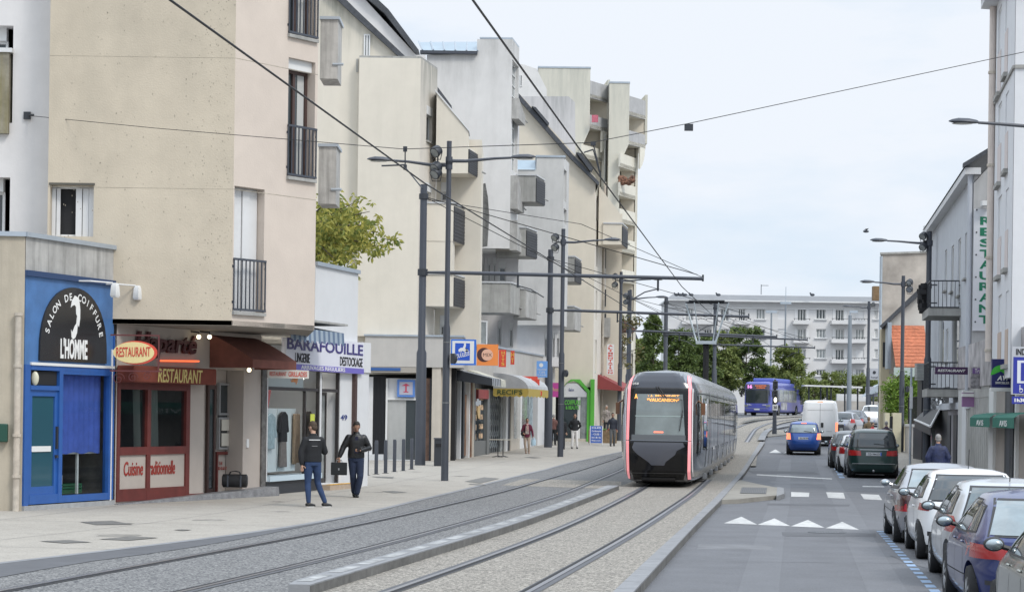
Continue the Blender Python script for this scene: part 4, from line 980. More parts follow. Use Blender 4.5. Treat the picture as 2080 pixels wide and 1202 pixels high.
# roof edge slates on the gable slope
mb=MB();ppoly(Wb,[(620,-72),(690,-12),(722,20),(826,119),(812,119),(715,30),(688,4),(620,-55)],-5,.25,mb);mb.build('roof',slate,bB)
# pinkish gable behind with its own slate edge
W2=WF(690,860,93);ppoly(W2,[(690,400),(862,400),(862,112),(845,112),(742,0),(700,-50),(690,-50)],-5,0).build('rear_gable_wall',whiteA,bB)
ppoly(W2,[(700,-62),(758,-8),(790,22),(851,104),(842,108),(782,30),(750,3),(700,-46)],-5,.3).build('rear_roof_edge',slate,bB)
# recess with doors and sloping-top balcony wall
W3=WF(884,978,YB+2.6)
mb=MB();r=W3.rect(884,975,360,700);ho=[W3.rect(895,912,370,409),W3.rect(893,910,640,682)];mb.block(W3,r[0],W3.uz(976,500)[0],5.0,P(960,280,86).z,5,ho);mb.build('recess_wall',beigeB,bB)
for h in ho: window(bB,W3,h,.2,cols=1,box=.4,fr=.08)
Y3=YB+.8
W4=WF(886,951,Y3)
ppoly(W4,[(886,352),(951,352),(951,268),(886,188)],-1.5,0).build('sloping_balcony_wall',beigeB,bB)
mb=MB();a=W4.uz(884,186);b=W4.uz(953,268);mb.fpoly(W4,[a,b,(b[0],b[1]+.09),(a[0],a[1]+.09)],-1.6,.05);mb.build('slope_cap',whiteR,bB)
mb=MB();a=W4.uz(886,188);b=W4.uz(915,222);mb.fpoly(W4,[a,b,(b[0],b[1]+.35),(a[0],a[1]+.45)],-3.,-1.4);mb.build('roof_slates',slate,bB)
bal(bB,887,950.5,977,298,351,Y3+.06,2.6,beigeB,screenm,cap=False)
mb=MB();w_=W4.rect(866,921,412,622)
bal(bB,866,921,951,414,490,Y3-.3,3,beigeB,screenm)
bal(bB,866,921,951,558,622,Y3-.3,3,beigeB,screenm)
mb.foot([(PX(866,Y3-.28),Y3-.28),(PX(921,Y3-.28),Y3-.28),(PX(925,Y3+.6),Y3+.6),(PX(866,Y3+.6),Y3+.6)],w_[2]+.02,w_[3]-.3);mb.build('balcony_column_wall',beigeB,bB)
# ground floor band and frontal storefront
Wg=WF(743,941,83.2);r=Wg.rect(743,905,683,745)
mb=MB();mb.fbox(Wg,0,Wg.uz(941,700)[0],r[2],r[3],-3,0);mb.build('ground_floor_band',mat('band_render',(.48,.46,.43),.9,var=.05,vs=2,streak=.2,scol=(.3,.3,.3)),bB)
mb=MB();mb.fbox(Wg,-.05,Wg.uz(941,700)[0]+.04,r[3],r[3]+.07,-3,.06);mb.build('band_cap',zinc,bB)
mb=MB();mb.fbox(Wg,0,Wg.uz(925,760)[0],0,r[2]-.001,-3.2,-.9);mb.build('shopfront_back',dark,bB)
bs=thing('closed_shopfront','frontal closed shopfront with white frames and a small pink parasol emblem, behind the bollards','shop',(PX(760,83.2),83.2,0))
Wh=Wg.shift(-.25)
def fr(par,x0,x1,y0,y1,m,name,W=None,d0=-.1,d1=0,z0=None):
    W=W or Wh;r=list(W.rect(x0,x1,y0,y1));
    if z0 is not None:r[2]=z0
    mb=MB();mb.fbox(W,*r,d0,d1);return mb.build(name,m,par)
fr(bs,743,757,765,945,shutw,'wall_strip',z0=0);fr(bs,744,779,922,945,whiteR,'low_wall',d0=-.2,d1=.1,z0=0)
fr(bs,754,782,764,921,anth2,'folding_grille',d0=-.2,d1=-.05)
mb=MB()
for i in range(10):
    x=755+i*2.8;q=Wh.rect(x,x+1.2,765,921);mb.fbox(Wh,*q,-.05,-.02)
mb.build('grille_bar',black,bs)
fr(bs,783,787,768,943,wframe,'frame',d1=.03,z0=0);fr(bs,845,849,768,943,wframe,'frame',d1=.03,z0=0);fr(bs,787,845,808,812,wframe,'frame',d1=.02);fr(bs,787,849,768,808,whiteR,'transom_panel',d1=-.04)
fr(bs,787,824,812,933,mat('vertical_blind',(.40,.41,.40),.8,var=.05),'window_blind',d1=-.05)
mb=MB()
for i in range(15): mb.fbox(Wh,*Wh.rect(788+i*2.4,788.5+i*2.4,812,930),-.05,-.04)
mb.build('blind_slat',MATS['grey_render'],bs)
fr(bs,824,845,812,933,winglass,'pane',d1=-.05);fr(bs,787,849,933,943,wframe,'sill',d1=.05,z0=0)
fr(bs,849,862,768,943,anth2,'frame',d1=-.03,z0=0);fr(bs,862,872,768,948,mat('rust_brown',(.12,.07,.05),.7,var=.3,vs=6),'door_post',z0=0);fr(bs,872,876,768,948,anth2,'door',z0=0)
fr(bs,877,895,745,945,mat('pillar_render',(.55,.50,.43),.9,var=.05,streak=.2,vs=3),'pillar',d0=-.5,d1=.2,z0=0);fr(bs,895,915,745,942,MATS['pillar_render'],'pillar_side',d0=-.6,d1=0,z0=0)
q=Wh.rect(745,866,746,757);mb=MB();mb.fbox(Wh,*q,0,.5);mb.build('awning_box',mat('shade_strip',(.36,.33,.29),.8),bs)
q=Wh.rect(746,815,747,753);mb=MB();mb.fbox(Wh,*q,.5,.53);mb.build('awning_edge',mat('awn_blue',(.03,.1,.3),.7),bs)
q=Wh.rect(807,843,771,806);mb=MB();mb.fbox(Wh,*q,.0,.12);o=tag(mb.build('emblem_sign',mat('sign_blue',(.10,.22,.55),.4)),'small square blue framed sign with a pink parasol emblem on the closed shopfront','sign')
mb=MB();e=.09;mb.fbox(Wh,q[0]+e,q[1]-e,q[2]+e,q[3]-e,.121,.126);mb.build('sign_face',mat('sign_lilac',(.42,.42,.5),.5),o)
mb=MB();cx=(q[0]+q[1])/2;cz=(q[2]+q[3])/2
mb.fpoly(Wh,[(cx-.17,cz+.1),(cx,cz+.2),(cx+.17,cz+.1)],.127,.132);mb.fbox(Wh,cx-.03,cx+.03,cz-.12,cz+.1,.127,.132);mb.fbox(Wh,cx-.1,cx+.1,cz-.16,cz-.12,.127,.132);mb.build('emblem',mat('pink_red',(.5,.05,.1),.5),o)
# ---- shop row along the facade
pF1,pF2=(-2.54,84.2),(2.3,112.)
Wf=Wall(pF1,pF2)
zS1=2.15+95/46.7;
bS=thing('shop_row','row of small ground floor shops with a pale parapet under the grey blocks','building',(*pF1,0))
u=lambda px,py=850:Wf.uz(px,py)[0]
mb=MB();mb.fbox(Wf,0,Wf.L,3.75,5.1,-4,0);mb.build('parapet',MATS['band_render'],bS)
mb=MB();mb.fbox(Wf,-.02,Wf.L,5.1,5.18,-4,.06);mb.build('cap',zinc,bS)
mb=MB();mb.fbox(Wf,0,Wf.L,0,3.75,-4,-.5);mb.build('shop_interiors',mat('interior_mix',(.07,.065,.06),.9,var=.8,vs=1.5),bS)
def fbx(par,x0,x1,z0,z1,m,name,d0=-.5,d1=0.):
    mb=MB();mb.fbox(Wf,u(x0),u(x1),z0,z1,d0,d1);return mb.build(name,m,par)
render_p=MATS['pillar_render']
cop=mat('copper_wood',(.22,.11,.06),.5,var=.45,vs=3)
alu=mat('alu_shopfront',(.2,.21,.21),.4,metal=.5)
for x0,x1,z0,z1,m,nm,d in[(916,919,.25,3.75,wframe,'pillar',.02),(919,934,.25,3.7,winglass2,'shop_window',-.25),(934,936,.2,3.75,whiteR,'mullion',.02),(936,941,.2,3.7,winglass,'shop_window',-.2),(941,944,.2,3.75,anth2,'mullion',0),
    (944,952,.3,2.9,cop,'wood_panel',-.1),(952,954,.2,3.75,wframe,'mullion',.02),(954,957,.2,2.9,wframe,'glazed_door',-.05),(957,959,.2,3.75,cop,'door_post',0),(959,962,.2,3.75,render_p,'pillar',.03),
    (962,966,.25,3.2,alu,'mullion',.0),(966,990,.9,3.2,winglass,'display_window',-.15),(966,990,.25,.9,alu,'stall_riser',-.05),(990,995,.25,3.2,alu,'mullion',.0),(995,1022,.25,3.2,anth2,'doorway',-.3),(1022,1027,.25,3.2,winglass2,'side_glass',-.12),(1027,1031,.25,3.3,wframe,'mullion',.02),(1031,1036,.25,3.7,anth2,'mullion',0),
    (1036,1042,.3,3.75,render_p,'pillar',.04),(1042,1057,.9,3.1,winglass2,'display_window',-.15),(1042,1057,.3,.9,render_p,'stall_riser',-.03),(1057,1060,.3,3.2,wframe,'mullion',0),(1060,1078,.9,3.1,winglass2,'display_window',-.15),(1060,1086,.3,.9,whiteR,'stall_riser',-.03),(1078,1086,.9,3.1,mat('poster_wall',(.3,.36,.38),.6,var=.5,vs=4),'poster_panel',-.1),
    (1086,1091,.3,3.75,dark,'doorway',-.3),(1091,1107,.3,3.75,whiteR,'wall_section',.03),(1107,1121,.3,3.1,winglass2,'display_window',-.1)]:
    fbx(bS,x0,x1,z0,z1,m,nm,-.5,d)
# lattice grille at the doorway
mb=MB();a,b=u(996),u(1021);W=Wf.shift(-.2)
for i in range(7):
    c=a+(b-a)*i/6;mb.fbox(W,c-.015,c+.015,.3,3.1,0,.03)
for i in range(6):
    for k in range(5):
        c=a+(b-a)*i/6;e=a+(b-a)*(i+1)/6;z0=.5+k*.5
        mb.tube([W.pt(c,z0,.02),W.pt(e,z0+.35,.02)],.014,4);mb.tube([W.pt(e,z0,.02),W.pt(c,z0+.35,.02)],.014,4)
mb.build('folding_lattice',mat('galvanised',(.33,.36,.37),.4,metal=.5),bS)
# items in the display
mb=MB();
for k in range(5): mb.fbox(Wf,u(969),u(974),.95+k*.42,1.2+k*.42,-.148,-.13);mb.fbox(Wf,u(980),u(987),1.0+k*.42,1.22+k*.42,-.148,-.13)
mb.build('display_item',mat('display_mix',(.5,.35,.22),.8,var=.9,vs=5),bS)
mb=MB();mb.fpoly(Wf,[((u(975)+u(980))/2+.28*cos(i*pi/8),2.15+.28*sin(i*pi/8)) for i in range(16)],-.14,-.1);mb.build('round_tray',mat('tray',(.6,.42,.2),.6),bS)
fbx(bS,969,990,2.75,3.15,mat('red_panel',(.28,.05,.05),.6,var=.2,vs=5),'upper_red_panel',-.4,.05)
# awnings
def dome_awning(label,x0,x1,zt,zm,dep,m,mv,zv,txt=None,tm=None):
    a,b=u(x0),u(x1);mb=MB();k=8;pr=[(dep*(1-cos(i*pi/2/k)) if 0 else dep*sin(i*pi/2/k),zm+(zt-zm)*cos(i*pi/2/k)) for i in range(k+1)]
    n=6
    for i in range(k):
        for j in range(n):
            c=a+(b-a)*j/n;e=a+(b-a)*(j+1)/n
            mb.quad(Wf.pt(c,pr[i][1],pr[i][0]),Wf.pt(e,pr[i][1],pr[i][0]),Wf.pt(e,pr[i+1][1],pr[i+1][0]),Wf.pt(c,pr[i+1][1],pr[i+1][0]))
    for s in(a,b): mb.quad(*([Wf.pt(s,zm,0)]+[Wf.pt(s,q,p) for p,q in pr]))
    o=tag(mb.build('dome_awning',m,None),label,'awning')
    v=MB();n=12
    Wv=Wall(tuple(Wf.pt(a,0,0)[:2]),tuple(Wf.pt(a,0,dep)[:2]))
    for j in range(n):
        c=dep*j/n;e=dep*(j+1)/n;s=.06*(j%2);t=.06*((j+1)%2)
        v.quad(Wf.pt(a-.01,zm,c),Wf.pt(a-.01,zm,e),Wf.pt(a-.01,zv-t,e),Wf.pt(a-.01,zv-s,c))
    for j in range(n):
        c=a+(b-a)*j/n;e=a+(b-a)*(j+1)/n;s=.06*(j%2);t=.06*((j+1)%2)
        v.quad(Wf.pt(c,zm,dep+.01),Wf.pt(e,zm,dep+.01),Wf.pt(e,zv-t,dep+.01),Wf.pt(c,zv-s,dep+.01))
    v.build('valance',mv,o)
    return o,Wf.pt(a,0,0),dep
o,pa,dep=dome_awning('grey white domed awning with a yellow valance lettered RECIFS',1001,1046,3.95,3.25,1.6,mat('grey_canvas',(.42,.43,.44),.85,var=.15,vs=2),mat('yellow_canvas',(.42,.31,.07),.8),2.92)
W=Wall((pa.x-.02,pa.y-.02),tuple((pa+Wf.n*-0+Wf.n*dep)[:2]));W=Wall((pa.x,pa.y),((pa+Wf.n*dep).x,(pa+Wf.n*dep).y))
# the camera faces the short side, so the name goes there
t=MB();text(t,"RECIF'S",W,.2,dep-.25,2.98,3.2,.03,off=.012);t.build('lettering',mat('dark_green_text',(.04,.08,.03),.6),o)
# striped dark awning near the EQUULEUS sign
def flat_awning(label,x0,x1,zt,zb,dep,m,name='shop_awning',drop=.25,m2=None,W=Wf,uu=None):
    uu=uu or u;a,b=uu(x0),uu(x1);mb=MB();mc=MB();n=10
    for j in range(n):
        q=mb if j%2 else mc;c=a+(b-a)*j/n;e=a+(b-a)*(j+1)/n
        q.quad(W.pt(c,zt,.02),W.pt(e,zt,.02),W.pt(e,zb,dep),W.pt(c,zb,dep));q.quad(W.pt(c,zb,dep),W.pt(e,zb,dep),W.pt(e,zb-drop,dep+.02),W.pt(c,zb-drop,dep+.02))
    for s in(a,b): mb.quad(W.pt(s,zt,.02),W.pt(s,zb,dep),W.pt(s,zb-drop,dep),W.pt(s,zb-.1,.02))
    o=tag(mb.build(name,m),label,'awning');mc.build('stripe',m2 or m,o);return o
flat_awning('dark striped half rolled awning under the blue horse sign',921,940,3.9,3.55,1.6,anth2,m2=mat('stripe_grey',(.4,.42,.45),.8),drop=.3)
flat_awning('worn cream awning under the orange sign',948,966,3.95,3.55,1.3,mat('cream_canvas',(.55,.54,.46),.85,var=.2,vs=4),drop=.3)
# projecting signs over the row
def psign(label,x0,x1,y0,y1,Y,m,name='projecting_sign',th=.16):
    W=WF(x0,x1,Y,py=(y0+y1)/2);r=W.rect(x0,x1,y0,y1);mb=MB();mb.fbox(W,*r,-th,0);return tag(mb.build(name,m),label,'sign'),W,r
o,W,r=psign('square blue and white sign EQUULEUS with a winged horse, right of the near lamp post',916,967,689,741,80.5,mat('sign_rim_blue',(.03,.16,.62),.35))
g=MB();g.fbox(W,r[0]+.05,r[1]-.08,r[2]+.06,r[3]-.06,.0,.006);g.build('white_face',wframe,o)
g=MB();g.fbox(W,r[0]+.16,r[1]-.24,r[2]+.18,r[3]-.15,.007,.012);g.build('blue_face',mat('sign_royal',(.02,.09,.5),.35),o)
g=MB();hx,hz=(r[0]+r[1])/2,(r[2]+r[3])/2+.08
hs=[(-.2,.02),(-.12,.08),(-.02,.1),(.02,.22),(.0,.26),(.08,.27),(.1,.2),(.06,.05),(.14,.0),(.2,-.04),(.17,.04),(.08,-.08),(.1,-.16),(.04,-.06),(-.06,-.03),(-.12,-.14),(-.1,-.03),(-.18,-.08)]
g.fpoly(W,[(hx+a,hz+b) for a,b in hs],.013,.02)
text(g,'EQUULEUS',W,r[0]+.14,r[1]-.26,r[2]+.2,r[2]+.4,.014,off=.02,wave=.25)
g.build('horse_and_lettering',wframe,o)
o,W,r=psign('orange square sign with a crescent and the word MIX, beside the blue horse sign',968.5,1012,699,742,84.5,mat('sign_orange',(.78,.25,.06),.45))
g=MB();cx,cz=(r[0]+r[1])/2-.04,(r[2]+r[3])/2;g.fpoly(W,[(cx-.1+.29*cos(i*pi/14),cz+.29*sin(i*pi/14)) for i in range(28)],.0,.006);g.build('crescent',mat('dark_brown_mark',(.06,.02,.02),.5),o)
g=MB();g.fpoly(W,[(cx+.03+.235*cos(i*pi/14),cz+.235*sin(i*pi/14)) for i in range(28)],.007,.012);g.build('disc',mat('peach',(.72,.42,.3),.5),o)
g=MB();text(g,'MIX',W,cx-.14,cx+.22,cz-.07,cz+.07,.013);g.build('lettering',MATS['dark_brown_mark'],o)
o,W,r=psign('narrow red restaurant sign with yellow characters right of the orange sign',1013,1028,710,745,89,MATS['sign_red'])
g=MB();vtext(g,'HTTS',W,r[0]+.12,r[0]+.25,r[2]+.05,r[3]-.05,d=.004);g.build('lettering',mat('yellow_text',(.75,.6,.1),.5),o)
o,W,r=psign('second narrow red sign, smaller and further along the parapet',1037,1045,712,740,93,MATS['sign_red'])
g=MB();vtext(g,'HT',W,r[0]+.03,r[1]-.03,r[2]+.05,r[3]-.05,d=.004);g.build('lettering',MATS['yellow_text'],o)
o,W,r=psign('light blue key cutter sign partly behind the slim pole',1090,1112,733,766,101,mat('sign_sky',(.16,.35,.72),.45))
g=MB();g.tube([W.pt(r[0]+.27,r[3]-.2,.02),W.pt(r[0]+.27,r[3]-.19,.02)],.01);g.fpoly(W,[(r[0]+.22+.1*cos(i*pi/8),r[3]-.2+.1*sin(i*pi/8)) for i in range(16)],0,.006);text(g,'CORDONNERIE',W,r[0]+.04,r[1]-.04,r[2]+.34,r[2]+.42,.004);text(g,'CLES',W,r[0]+.12,r[1]-.12,r[2]+.2,r[2]+.3,.004);text(g,'PLAQUES',W,r[0]+.05,r[1]-.05,r[2]+.06,r[2]+.15,.004);g.build('lettering',wframe,o)
# tobacco style red sign cluster
o,W,r=psign('bright red shop sign with a stepped outline beside the domed awning',1058,1092,764,786,97,MATS['sign_red'],th=.3)
g=MB();a=W.rect(1076,1086,786,802);g.fbox(W,*a,-.2,.0);a=W.rect(1086,1101,794,803);g.fbox(W,*a,-.1,.02);a=W.rect(1090,1096,770,782);g.fbox(W,*a,-.1,.03);g.build('lower_sign',MATS['sign_red'],o)
g=MB();a=W.rect(1089,1099,796,801);text(g,'CAFE',W,a[0],a[1],a[2],a[3],.022);a=W.rect(1062,1080,768,779);text(g,'LOTO',W,a[0],a[1],a[2],a[3],.004);g.build('lettering',wframe,o)
o,W,r=psign('magenta fascia panel with gold lettering beside the green shop',1120,1137,777,806,108,mat('magenta_panel',(.42,.05,.25),.5),'fascia_sign')
g=MB();a=W.rect(1122,1135,787,794);text(g,'Rosa',W,*a,.004);g.build('lettering',MATS['gold_text'],o)
# ---- C grey concrete building
YC=98.
bC=thing('apartment_building','tall grey concrete block with a blue zinc roof slope and a black run-off stain','building',(PX(950,YC),YC,0))
Wc=WF(863,1038,YC)
ppoly(Wc,[(863,705),(863,112),(969,110),(969,80),(1038,80),(1038,506),(968,506),(968,705)],-7,0).build('wall',greyC,bC)
# slanted zinc roof light
W=Wc;a=[W.uz(x,y) for x,y in((846,82),(972,81))];b=[W.uz(x,y) for x,y in((858,104),(970,104))]
mb=MB();mb.quad(W.pt(b[0][0],b[0][1],.1),W.pt(b[1][0],b[1][1],.1),W.pt(a[1][0],a[1][1]+.3,-2.2),W.pt(a[0][0],a[0][1]+.3,-2.2));mb.build('zinc_roof',mat('blue_zinc',(.30,.38,.44),.35,metal=.4,var=.1,vs=1),bC)
mb=MB()
for i in range(6):
    t=i/5;p=W.pt(b[0][0]+(b[1][0]-b[0][0])*t,b[0][1]+.03,.1);q=W.pt(a[0][0]+(a[1][0]-a[0][0])*t,a[0][1]+.33,-2.2);mb.tube([p,q],.05,4)
mb.build('roof_seam',zinc,bC)
mb=MB();mb.fbox(W,b[0][0]-.1,b[1][0],b[0][1]-.14,b[0][1],-.2,.22);mb.build('gutter',anth,bC)
cs=(PX(1052,YC+2.4,293),YC+2.4);c=(PX(1038,YC,293),YC);Ws=Wall(c,cs);zt=P(1038,80,YC).z;z0=P(1038,506,YC).z
hs=[Ws.rect(1040,1052,127,215),Ws.rect(1040,1052,228,350),Ws.rect(1040,1052,365,430)]
mb=MB();mb.panel(Ws,0,Ws.L,z0,zt,[(a_+.02,Ws.L-.1,c_,e) for a_,b_,c_,e in hs],.2);mb.build('side_wall',greyC,bC)
for i,(a_,b_,c_,e) in enumerate(hs): window(bC,Ws,(a_+.02,Ws.L-.1,c_,e),.18,cols=1,rows=4,glass=winglass2)
for y0,y1 in((208,250),(365,432),(455,515)):
    r=Ws.rect(1041,1053,y0,y1);mb=MB();mb.fpoly(Ws,[(0,r[2]),(Ws.L,r[2]),(Ws.L,r[2]+.4),(0,r[3])],0,.35);o=mb.build('side_planter',mould,bC);mb=MB();mb.tube([Ws.pt(Ws.L*.7,r[2]+.3,.3),Ws.pt(Ws.L+.7,r[2]+.25,.35)],.035,5);mb.build('waste_spout',concrete,o)
mb=MB();mb.foot([(PX(970,YC),YC),c,cs,(PX(990,YC+2.4),YC+2.4)],zt,zt+.08);mb.build('roof_cap',zinc,bC)
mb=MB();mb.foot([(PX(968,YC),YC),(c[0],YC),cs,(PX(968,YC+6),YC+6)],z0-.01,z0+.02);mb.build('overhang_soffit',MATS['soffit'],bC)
# the black run-off stain below the spout (a mark of its own shape)
ppoly(Wc,[(976,375),(986,372),(991,400),(994,440),(990,500),(974,503),(972,470),(975,420)],.0,.006).build('runoff_stain',mat('stain',(.13,.13,.125),.95,var=.4,vs=8,streak=.6,scol=(.3,.3,.29)),bC)
# lower set back floors, balconies
Wl=WF(955,1050,YC+3);ho=[Wl.rect(x0,x1,y0,y1) for x0,x1,y0,y1 in((978,984,523,572),(990,997,523,572),(1001,1008,523,572),(1013,1028,530,572),(983,990,650,700),(1011,1018,652,700),(1034,1042,655,705))]
mb=MB();mb.block(Wl,0,Wl.uz(1052,600)[0],4.6,P(1000,505,YC+3).z,4,ho);mb.build('lower_wall',whiteA,bC)
for h in ho: window(bC,Wl,h,.2,cols=1,box=.3,fr=.07)
bal(bC,957,1037,1057,575,635,YC-1.5,2.5,concrete)
bal(bC,1010,1068,1090,463,520,YC+1.5,2.2,concrete,screenm)
bal(bC,1048,1088,1106,357,410,YC+1.5,2.2,concrete,screenm)
bal(bC,1044,1066,1090,587,645,YC+1,3.,concrete,mould)
bal(bC,1148,1167,1180,522,572,YC+12,3.,concrete,screenm)
bal(bC,1147,1165,1179,623,670,YC+12,3.,concrete,mould)
mb=MB();W=WF(961,992,YC-2);mb.fbox(W,*W.rect(961,990,652,706),-.1,0);o=mb.build('glazed_screen',winglass2,bC)
mb=MB();q=W.rect(960,990,651,706)
for a_ in(q[0],q[1]-.06): mb.fbox(W,a_,a_+.06,q[2],q[3],-.1,.03)
mb.fbox(W,q[0]+.06,q[1]-.06,q[3]-.06,q[3],-.1,.028);mb.build('screen_frame',wframe,o)
# ---- C2 stained concrete volume further on
YD=107.
bD=thing('apartment_building','stained grey concrete tower between the cream gables, beside the second lamp post','building',(PX(1110,YD),YD,0))
Wd2=WF(1052,1143,YD);cs=(PX(1154,YD+2.5,490),YD+2.5)
ppoly(Wd2,[(1050,660),(1050,345),(1090,345),(1090,320),(1143,320),(1143,660)],-5,0).build('wall',greyD,bD)
Ws=Wall((PX(1143,YD,490),YD),cs);zt=P(1143,320,YD).z;z0=P(1143,660,YD).z
h=[Ws.rect(1145,1151,345,410),Ws.rect(1145,1151,425,455)]
mb=MB();mb.panel(Ws,0,Ws.L,z0,zt,h,.2);mb.build('side_wall',greyD,bD)
for q in h: window(bD,Ws,q,.15,cols=1,fr=.05)
mb=MB();r=Wd2.rect(1050,1088,330,345);mb.quad(Wd2.pt(r[0],r[2],.05),Wd2.pt(r[1],r[2],.05),Wd2.pt(r[1],r[3]+.3,-1.5),Wd2.pt(r[0],r[3]+.3,-1.5));mb.build('zinc_roof',MATS['blue_zinc'],bD)
mb=MB();mb.fbox(Wd2,Wd2.uz(1090,320)[0]-.05,Wd2.L+.05,zt,zt+.1,-5,.05);mb.build('roof_cap',zinc,bD)
mb=MB();W=Wd2;ho=[W.rect(1107,1112,690,760),W.rect(1122,1127,690,760),W.rect(1131,1136,690,760)]
Wl=Wd2.shift(-.8);ho=[Wl.rect(1106,1112,675,725),Wl.rect(1122,1127,675,725),Wl.rect(1131,1136,675,725)]
mb.block(Wl,Wl.uz(1050,600)[0],Wl.uz(1146,600)[0],4.6,z0,4,ho);mb.build('lower_wall',whiteA,bD)
for q in ho: window(bD,Wl,q,.2,cols=1,fr=.06,box=.3)
# ---- D cream gable and green shop
YE_=115.
bE=thing('apartment_building','cream block with a long slate edged slope above the green framed shop','building',(PX(1180,YE_),YE_,0))
We=WF(1052,1222,YE_)
ppoly(We,[(1052,786),(1052,192),(1207,360),(1207,786)],-5,0).build('wall',creamD,bE)
mb=ppoly(We,[(1050,188),(1080,222),(1165,318),(1217,372),(1215,378),(1160,325),(1050,200)],-4,.4);mb.build('roof',slate,bE)
for pa_ in([(1080,219),(1088,221),(1115,253),(1112,257)],[(1170,312),(1180,314),(1204,345),(1198,350)]): ppoly(We,pa_,-3,.6).build('roof_slates',slate,bE)
cs=(PX(1222,YE_+3,600),YE_+3);Ws=Wall((PX(1206,YE_,600),YE_),cs)
hs=[Ws.rect(1211,1214,404,450),Ws.rect(1211,1214,498,542),Ws.rect(1210,1213,590,650),Ws.rect(1209,1212,690,760)]
mb=MB();mb.panel(Ws,0,Ws.L,0,P(1206,395,YE_).z,hs,.2);mb.build('side_wall',mat('cream_light',(.68,.64,.57),.9,var=.04,streak=.15,vs=2),bE)
for q in hs: window(bE,Ws,q,.15,cols=1,fr=.08)
mb=MB();mb.tube([Ws.pt(Ws.L+.05,1,.1),Ws.pt(Ws.L+.05,P(1222,370,YE_+3).z,.1)],.07,8);mb.build('drainpipe',MATS['painted_pipe'],bE)
# projecting loggia with the sloping top, and the wall in its shade
Wp=WF(1216,1264,YE_+.5)
ppoly(Wp,[(1216,497),(1264,497),(1264,440),(1216,378)],-2,0).build('loggia_wall',creamD,bE)
bal(bE,1225,1263,1274,455,497,YE_+.4,3,creamD,screenm)
Wq=WF(1222,1262,YE_+4)
mb=MB();mb.fbox(Wq,0,Wq.L,0,P(1240,420,YE_).z,-3,0);mb.build('recess_wall',creamD,bE)
fr(bE,1225,1231,502,545,anth2,'shutter',Wq,0,.05);fr(bE,1226,1231,588,622,anth2,'shutter',Wq,0,.05);fr(bE,1226,1231,637,672,anth2,'shutter',Wq,0,.05);fr(bE,1226,1230,545,588,wframe,'window',Wq,0,.04)
fr(bE,1225,1239,646,685,mould,'concrete_panel',Wq,.05,.5)
fr(bE,1219,1225,735,770,anth2,'shutter',Wq,0,.05)
# grey volume rising behind the slope
Wk=WF(1052,1170,124);ppoly(Wk,[(1052,420),(1052,196),(1155,196),(1168,208),(1170,420)],-4,0).build('rear_volume',greyD if 0 else mat('rear_grey',(.56,.55,.55),.9,var=.05,streak=.5,vs=2,scol=(.35,.35,.35),zt=(21.3,2.5,.8)),bE)
Wk=WF(1052,1100,138);ppoly(Wk,[(1052,300),(1052,131),(1062,131),(1090,140),(1110,182),(1110,300)],-4,0).build('rear_volume',mat('rear_white',(.66,.65,.63),.9,var=.04,vs=2,streak=.1),bE)
win_px(bE,Wk.shift(.02),1056,1061,152,176,inset=0,cols=1)
# green shop
gm=mat('bright_green',(.10,.42,.05),.5)
gs=thing('green_shop','shop with bright green pentagon frame and white gable sign facing the camera','shop',(PX(1170,YE_-.3),YE_-.3,gz(YE_)))
Wn=WF(1138,1206,YE_-.4);
ppoly(Wn,[(1138,905),(1144,905),(1144,785),(1150,778),(1165,773),(1176,778),(1192,797),(1192,905),(1199,905),(1199,795),(1178,770),(1160,770),(1138,790)],-.3,.02).build('green_frame',gm,gs)
fr(gs,1199,1207,770,905,gm,'green_pillar',Wn,-.5,.1)
ppoly(Wn,[(1140,806),(1144,788),(1152,778),(1172,778),(1192,798),(1192,806)],-.2,-.02).build('gable_panel',whiteR,gs)
fr(gs,1144,1192,806,890,winglass,'shop_window',Wn,-.3,-.1);fr(gs,1144,1192,890,905,render_p,'stall_riser',Wn,-.3,-.05)
fr(gs,1173,1179,806,890,wframe,'mullion',Wn,-.1,-.06);fr(gs,1180,1192,806,890,winglass2,'side_glass',Wn,-.2,-.07)
t=MB();q=Wn.rect(1147,1180,812,822);text(t,'COIFFURE',Wn,*q,-.05,shear=.2,off=.03);q=Wn.rect(1149,1176,824,831);text(t,'& BEAUTE',Wn,*q,-.05,off=.03);t.build('lettering',gm,gs)
t=MB();q=Wn.rect(1155,1166,788,794);text(t,'Salon',Wn,*q,.0,shear=.3);t.build('lettering',MATS['navy_text'],gs)
# greengrocer: dark red slanted awning, lit shopfront
gr=thing('greengrocer_front','open greengrocer shopfront with crates, under the dark red awning','shop',(PX(1220,YE_+2),YE_+2,gz(YE_)))
Wm=Wall((PX(1206,YE_+.4),YE_+.4),(PX(1262,YE_+10),YE_+10));um_=lambda px,py=850:Wm.uz(px,py)[0]
zb_=gz(YE_)
mb=MB();mb.fbox(Wm,0,Wm.L,zb_+4.,zb_+5,-2,.0);mb.build('fascia_wall',creamD,gr)
mb=MB();mb.fbox(Wm,0,Wm.L,zb_,zb_+4,-2,-1.5);mb.build('interior',dark,gr)
for t_,m_ in((.02,anth2),(.25,winglass2),(.42,wframe),(.6,mat('teal_panel',(.1,.3,.3),.6)),(.8,winglass)):
    mb=MB();mb.fbox(Wm,Wm.L*t_,Wm.L*(t_+.16),zb_,zb_+3.6,-.3,-.1);mb.build('shopfront_panel',m_,gr)
rdc=mat('dark_red_canvas',(.25,.05,.05),.8)
flat_awning('dark red slanted awning of the greengrocer, right of the green shop',1209,1240,zb_+3.9,zb_+3.15,1.5,rdc,W=Wm,uu=um_,drop=.2)
mb=MB();mb.fbox(Wm,0,Wm.L,zb_+3.95,zb_+4.0,0,.05);mb.build('fascia_strip',mat('teal_strip',(.25,.5,.5),.5),gr)
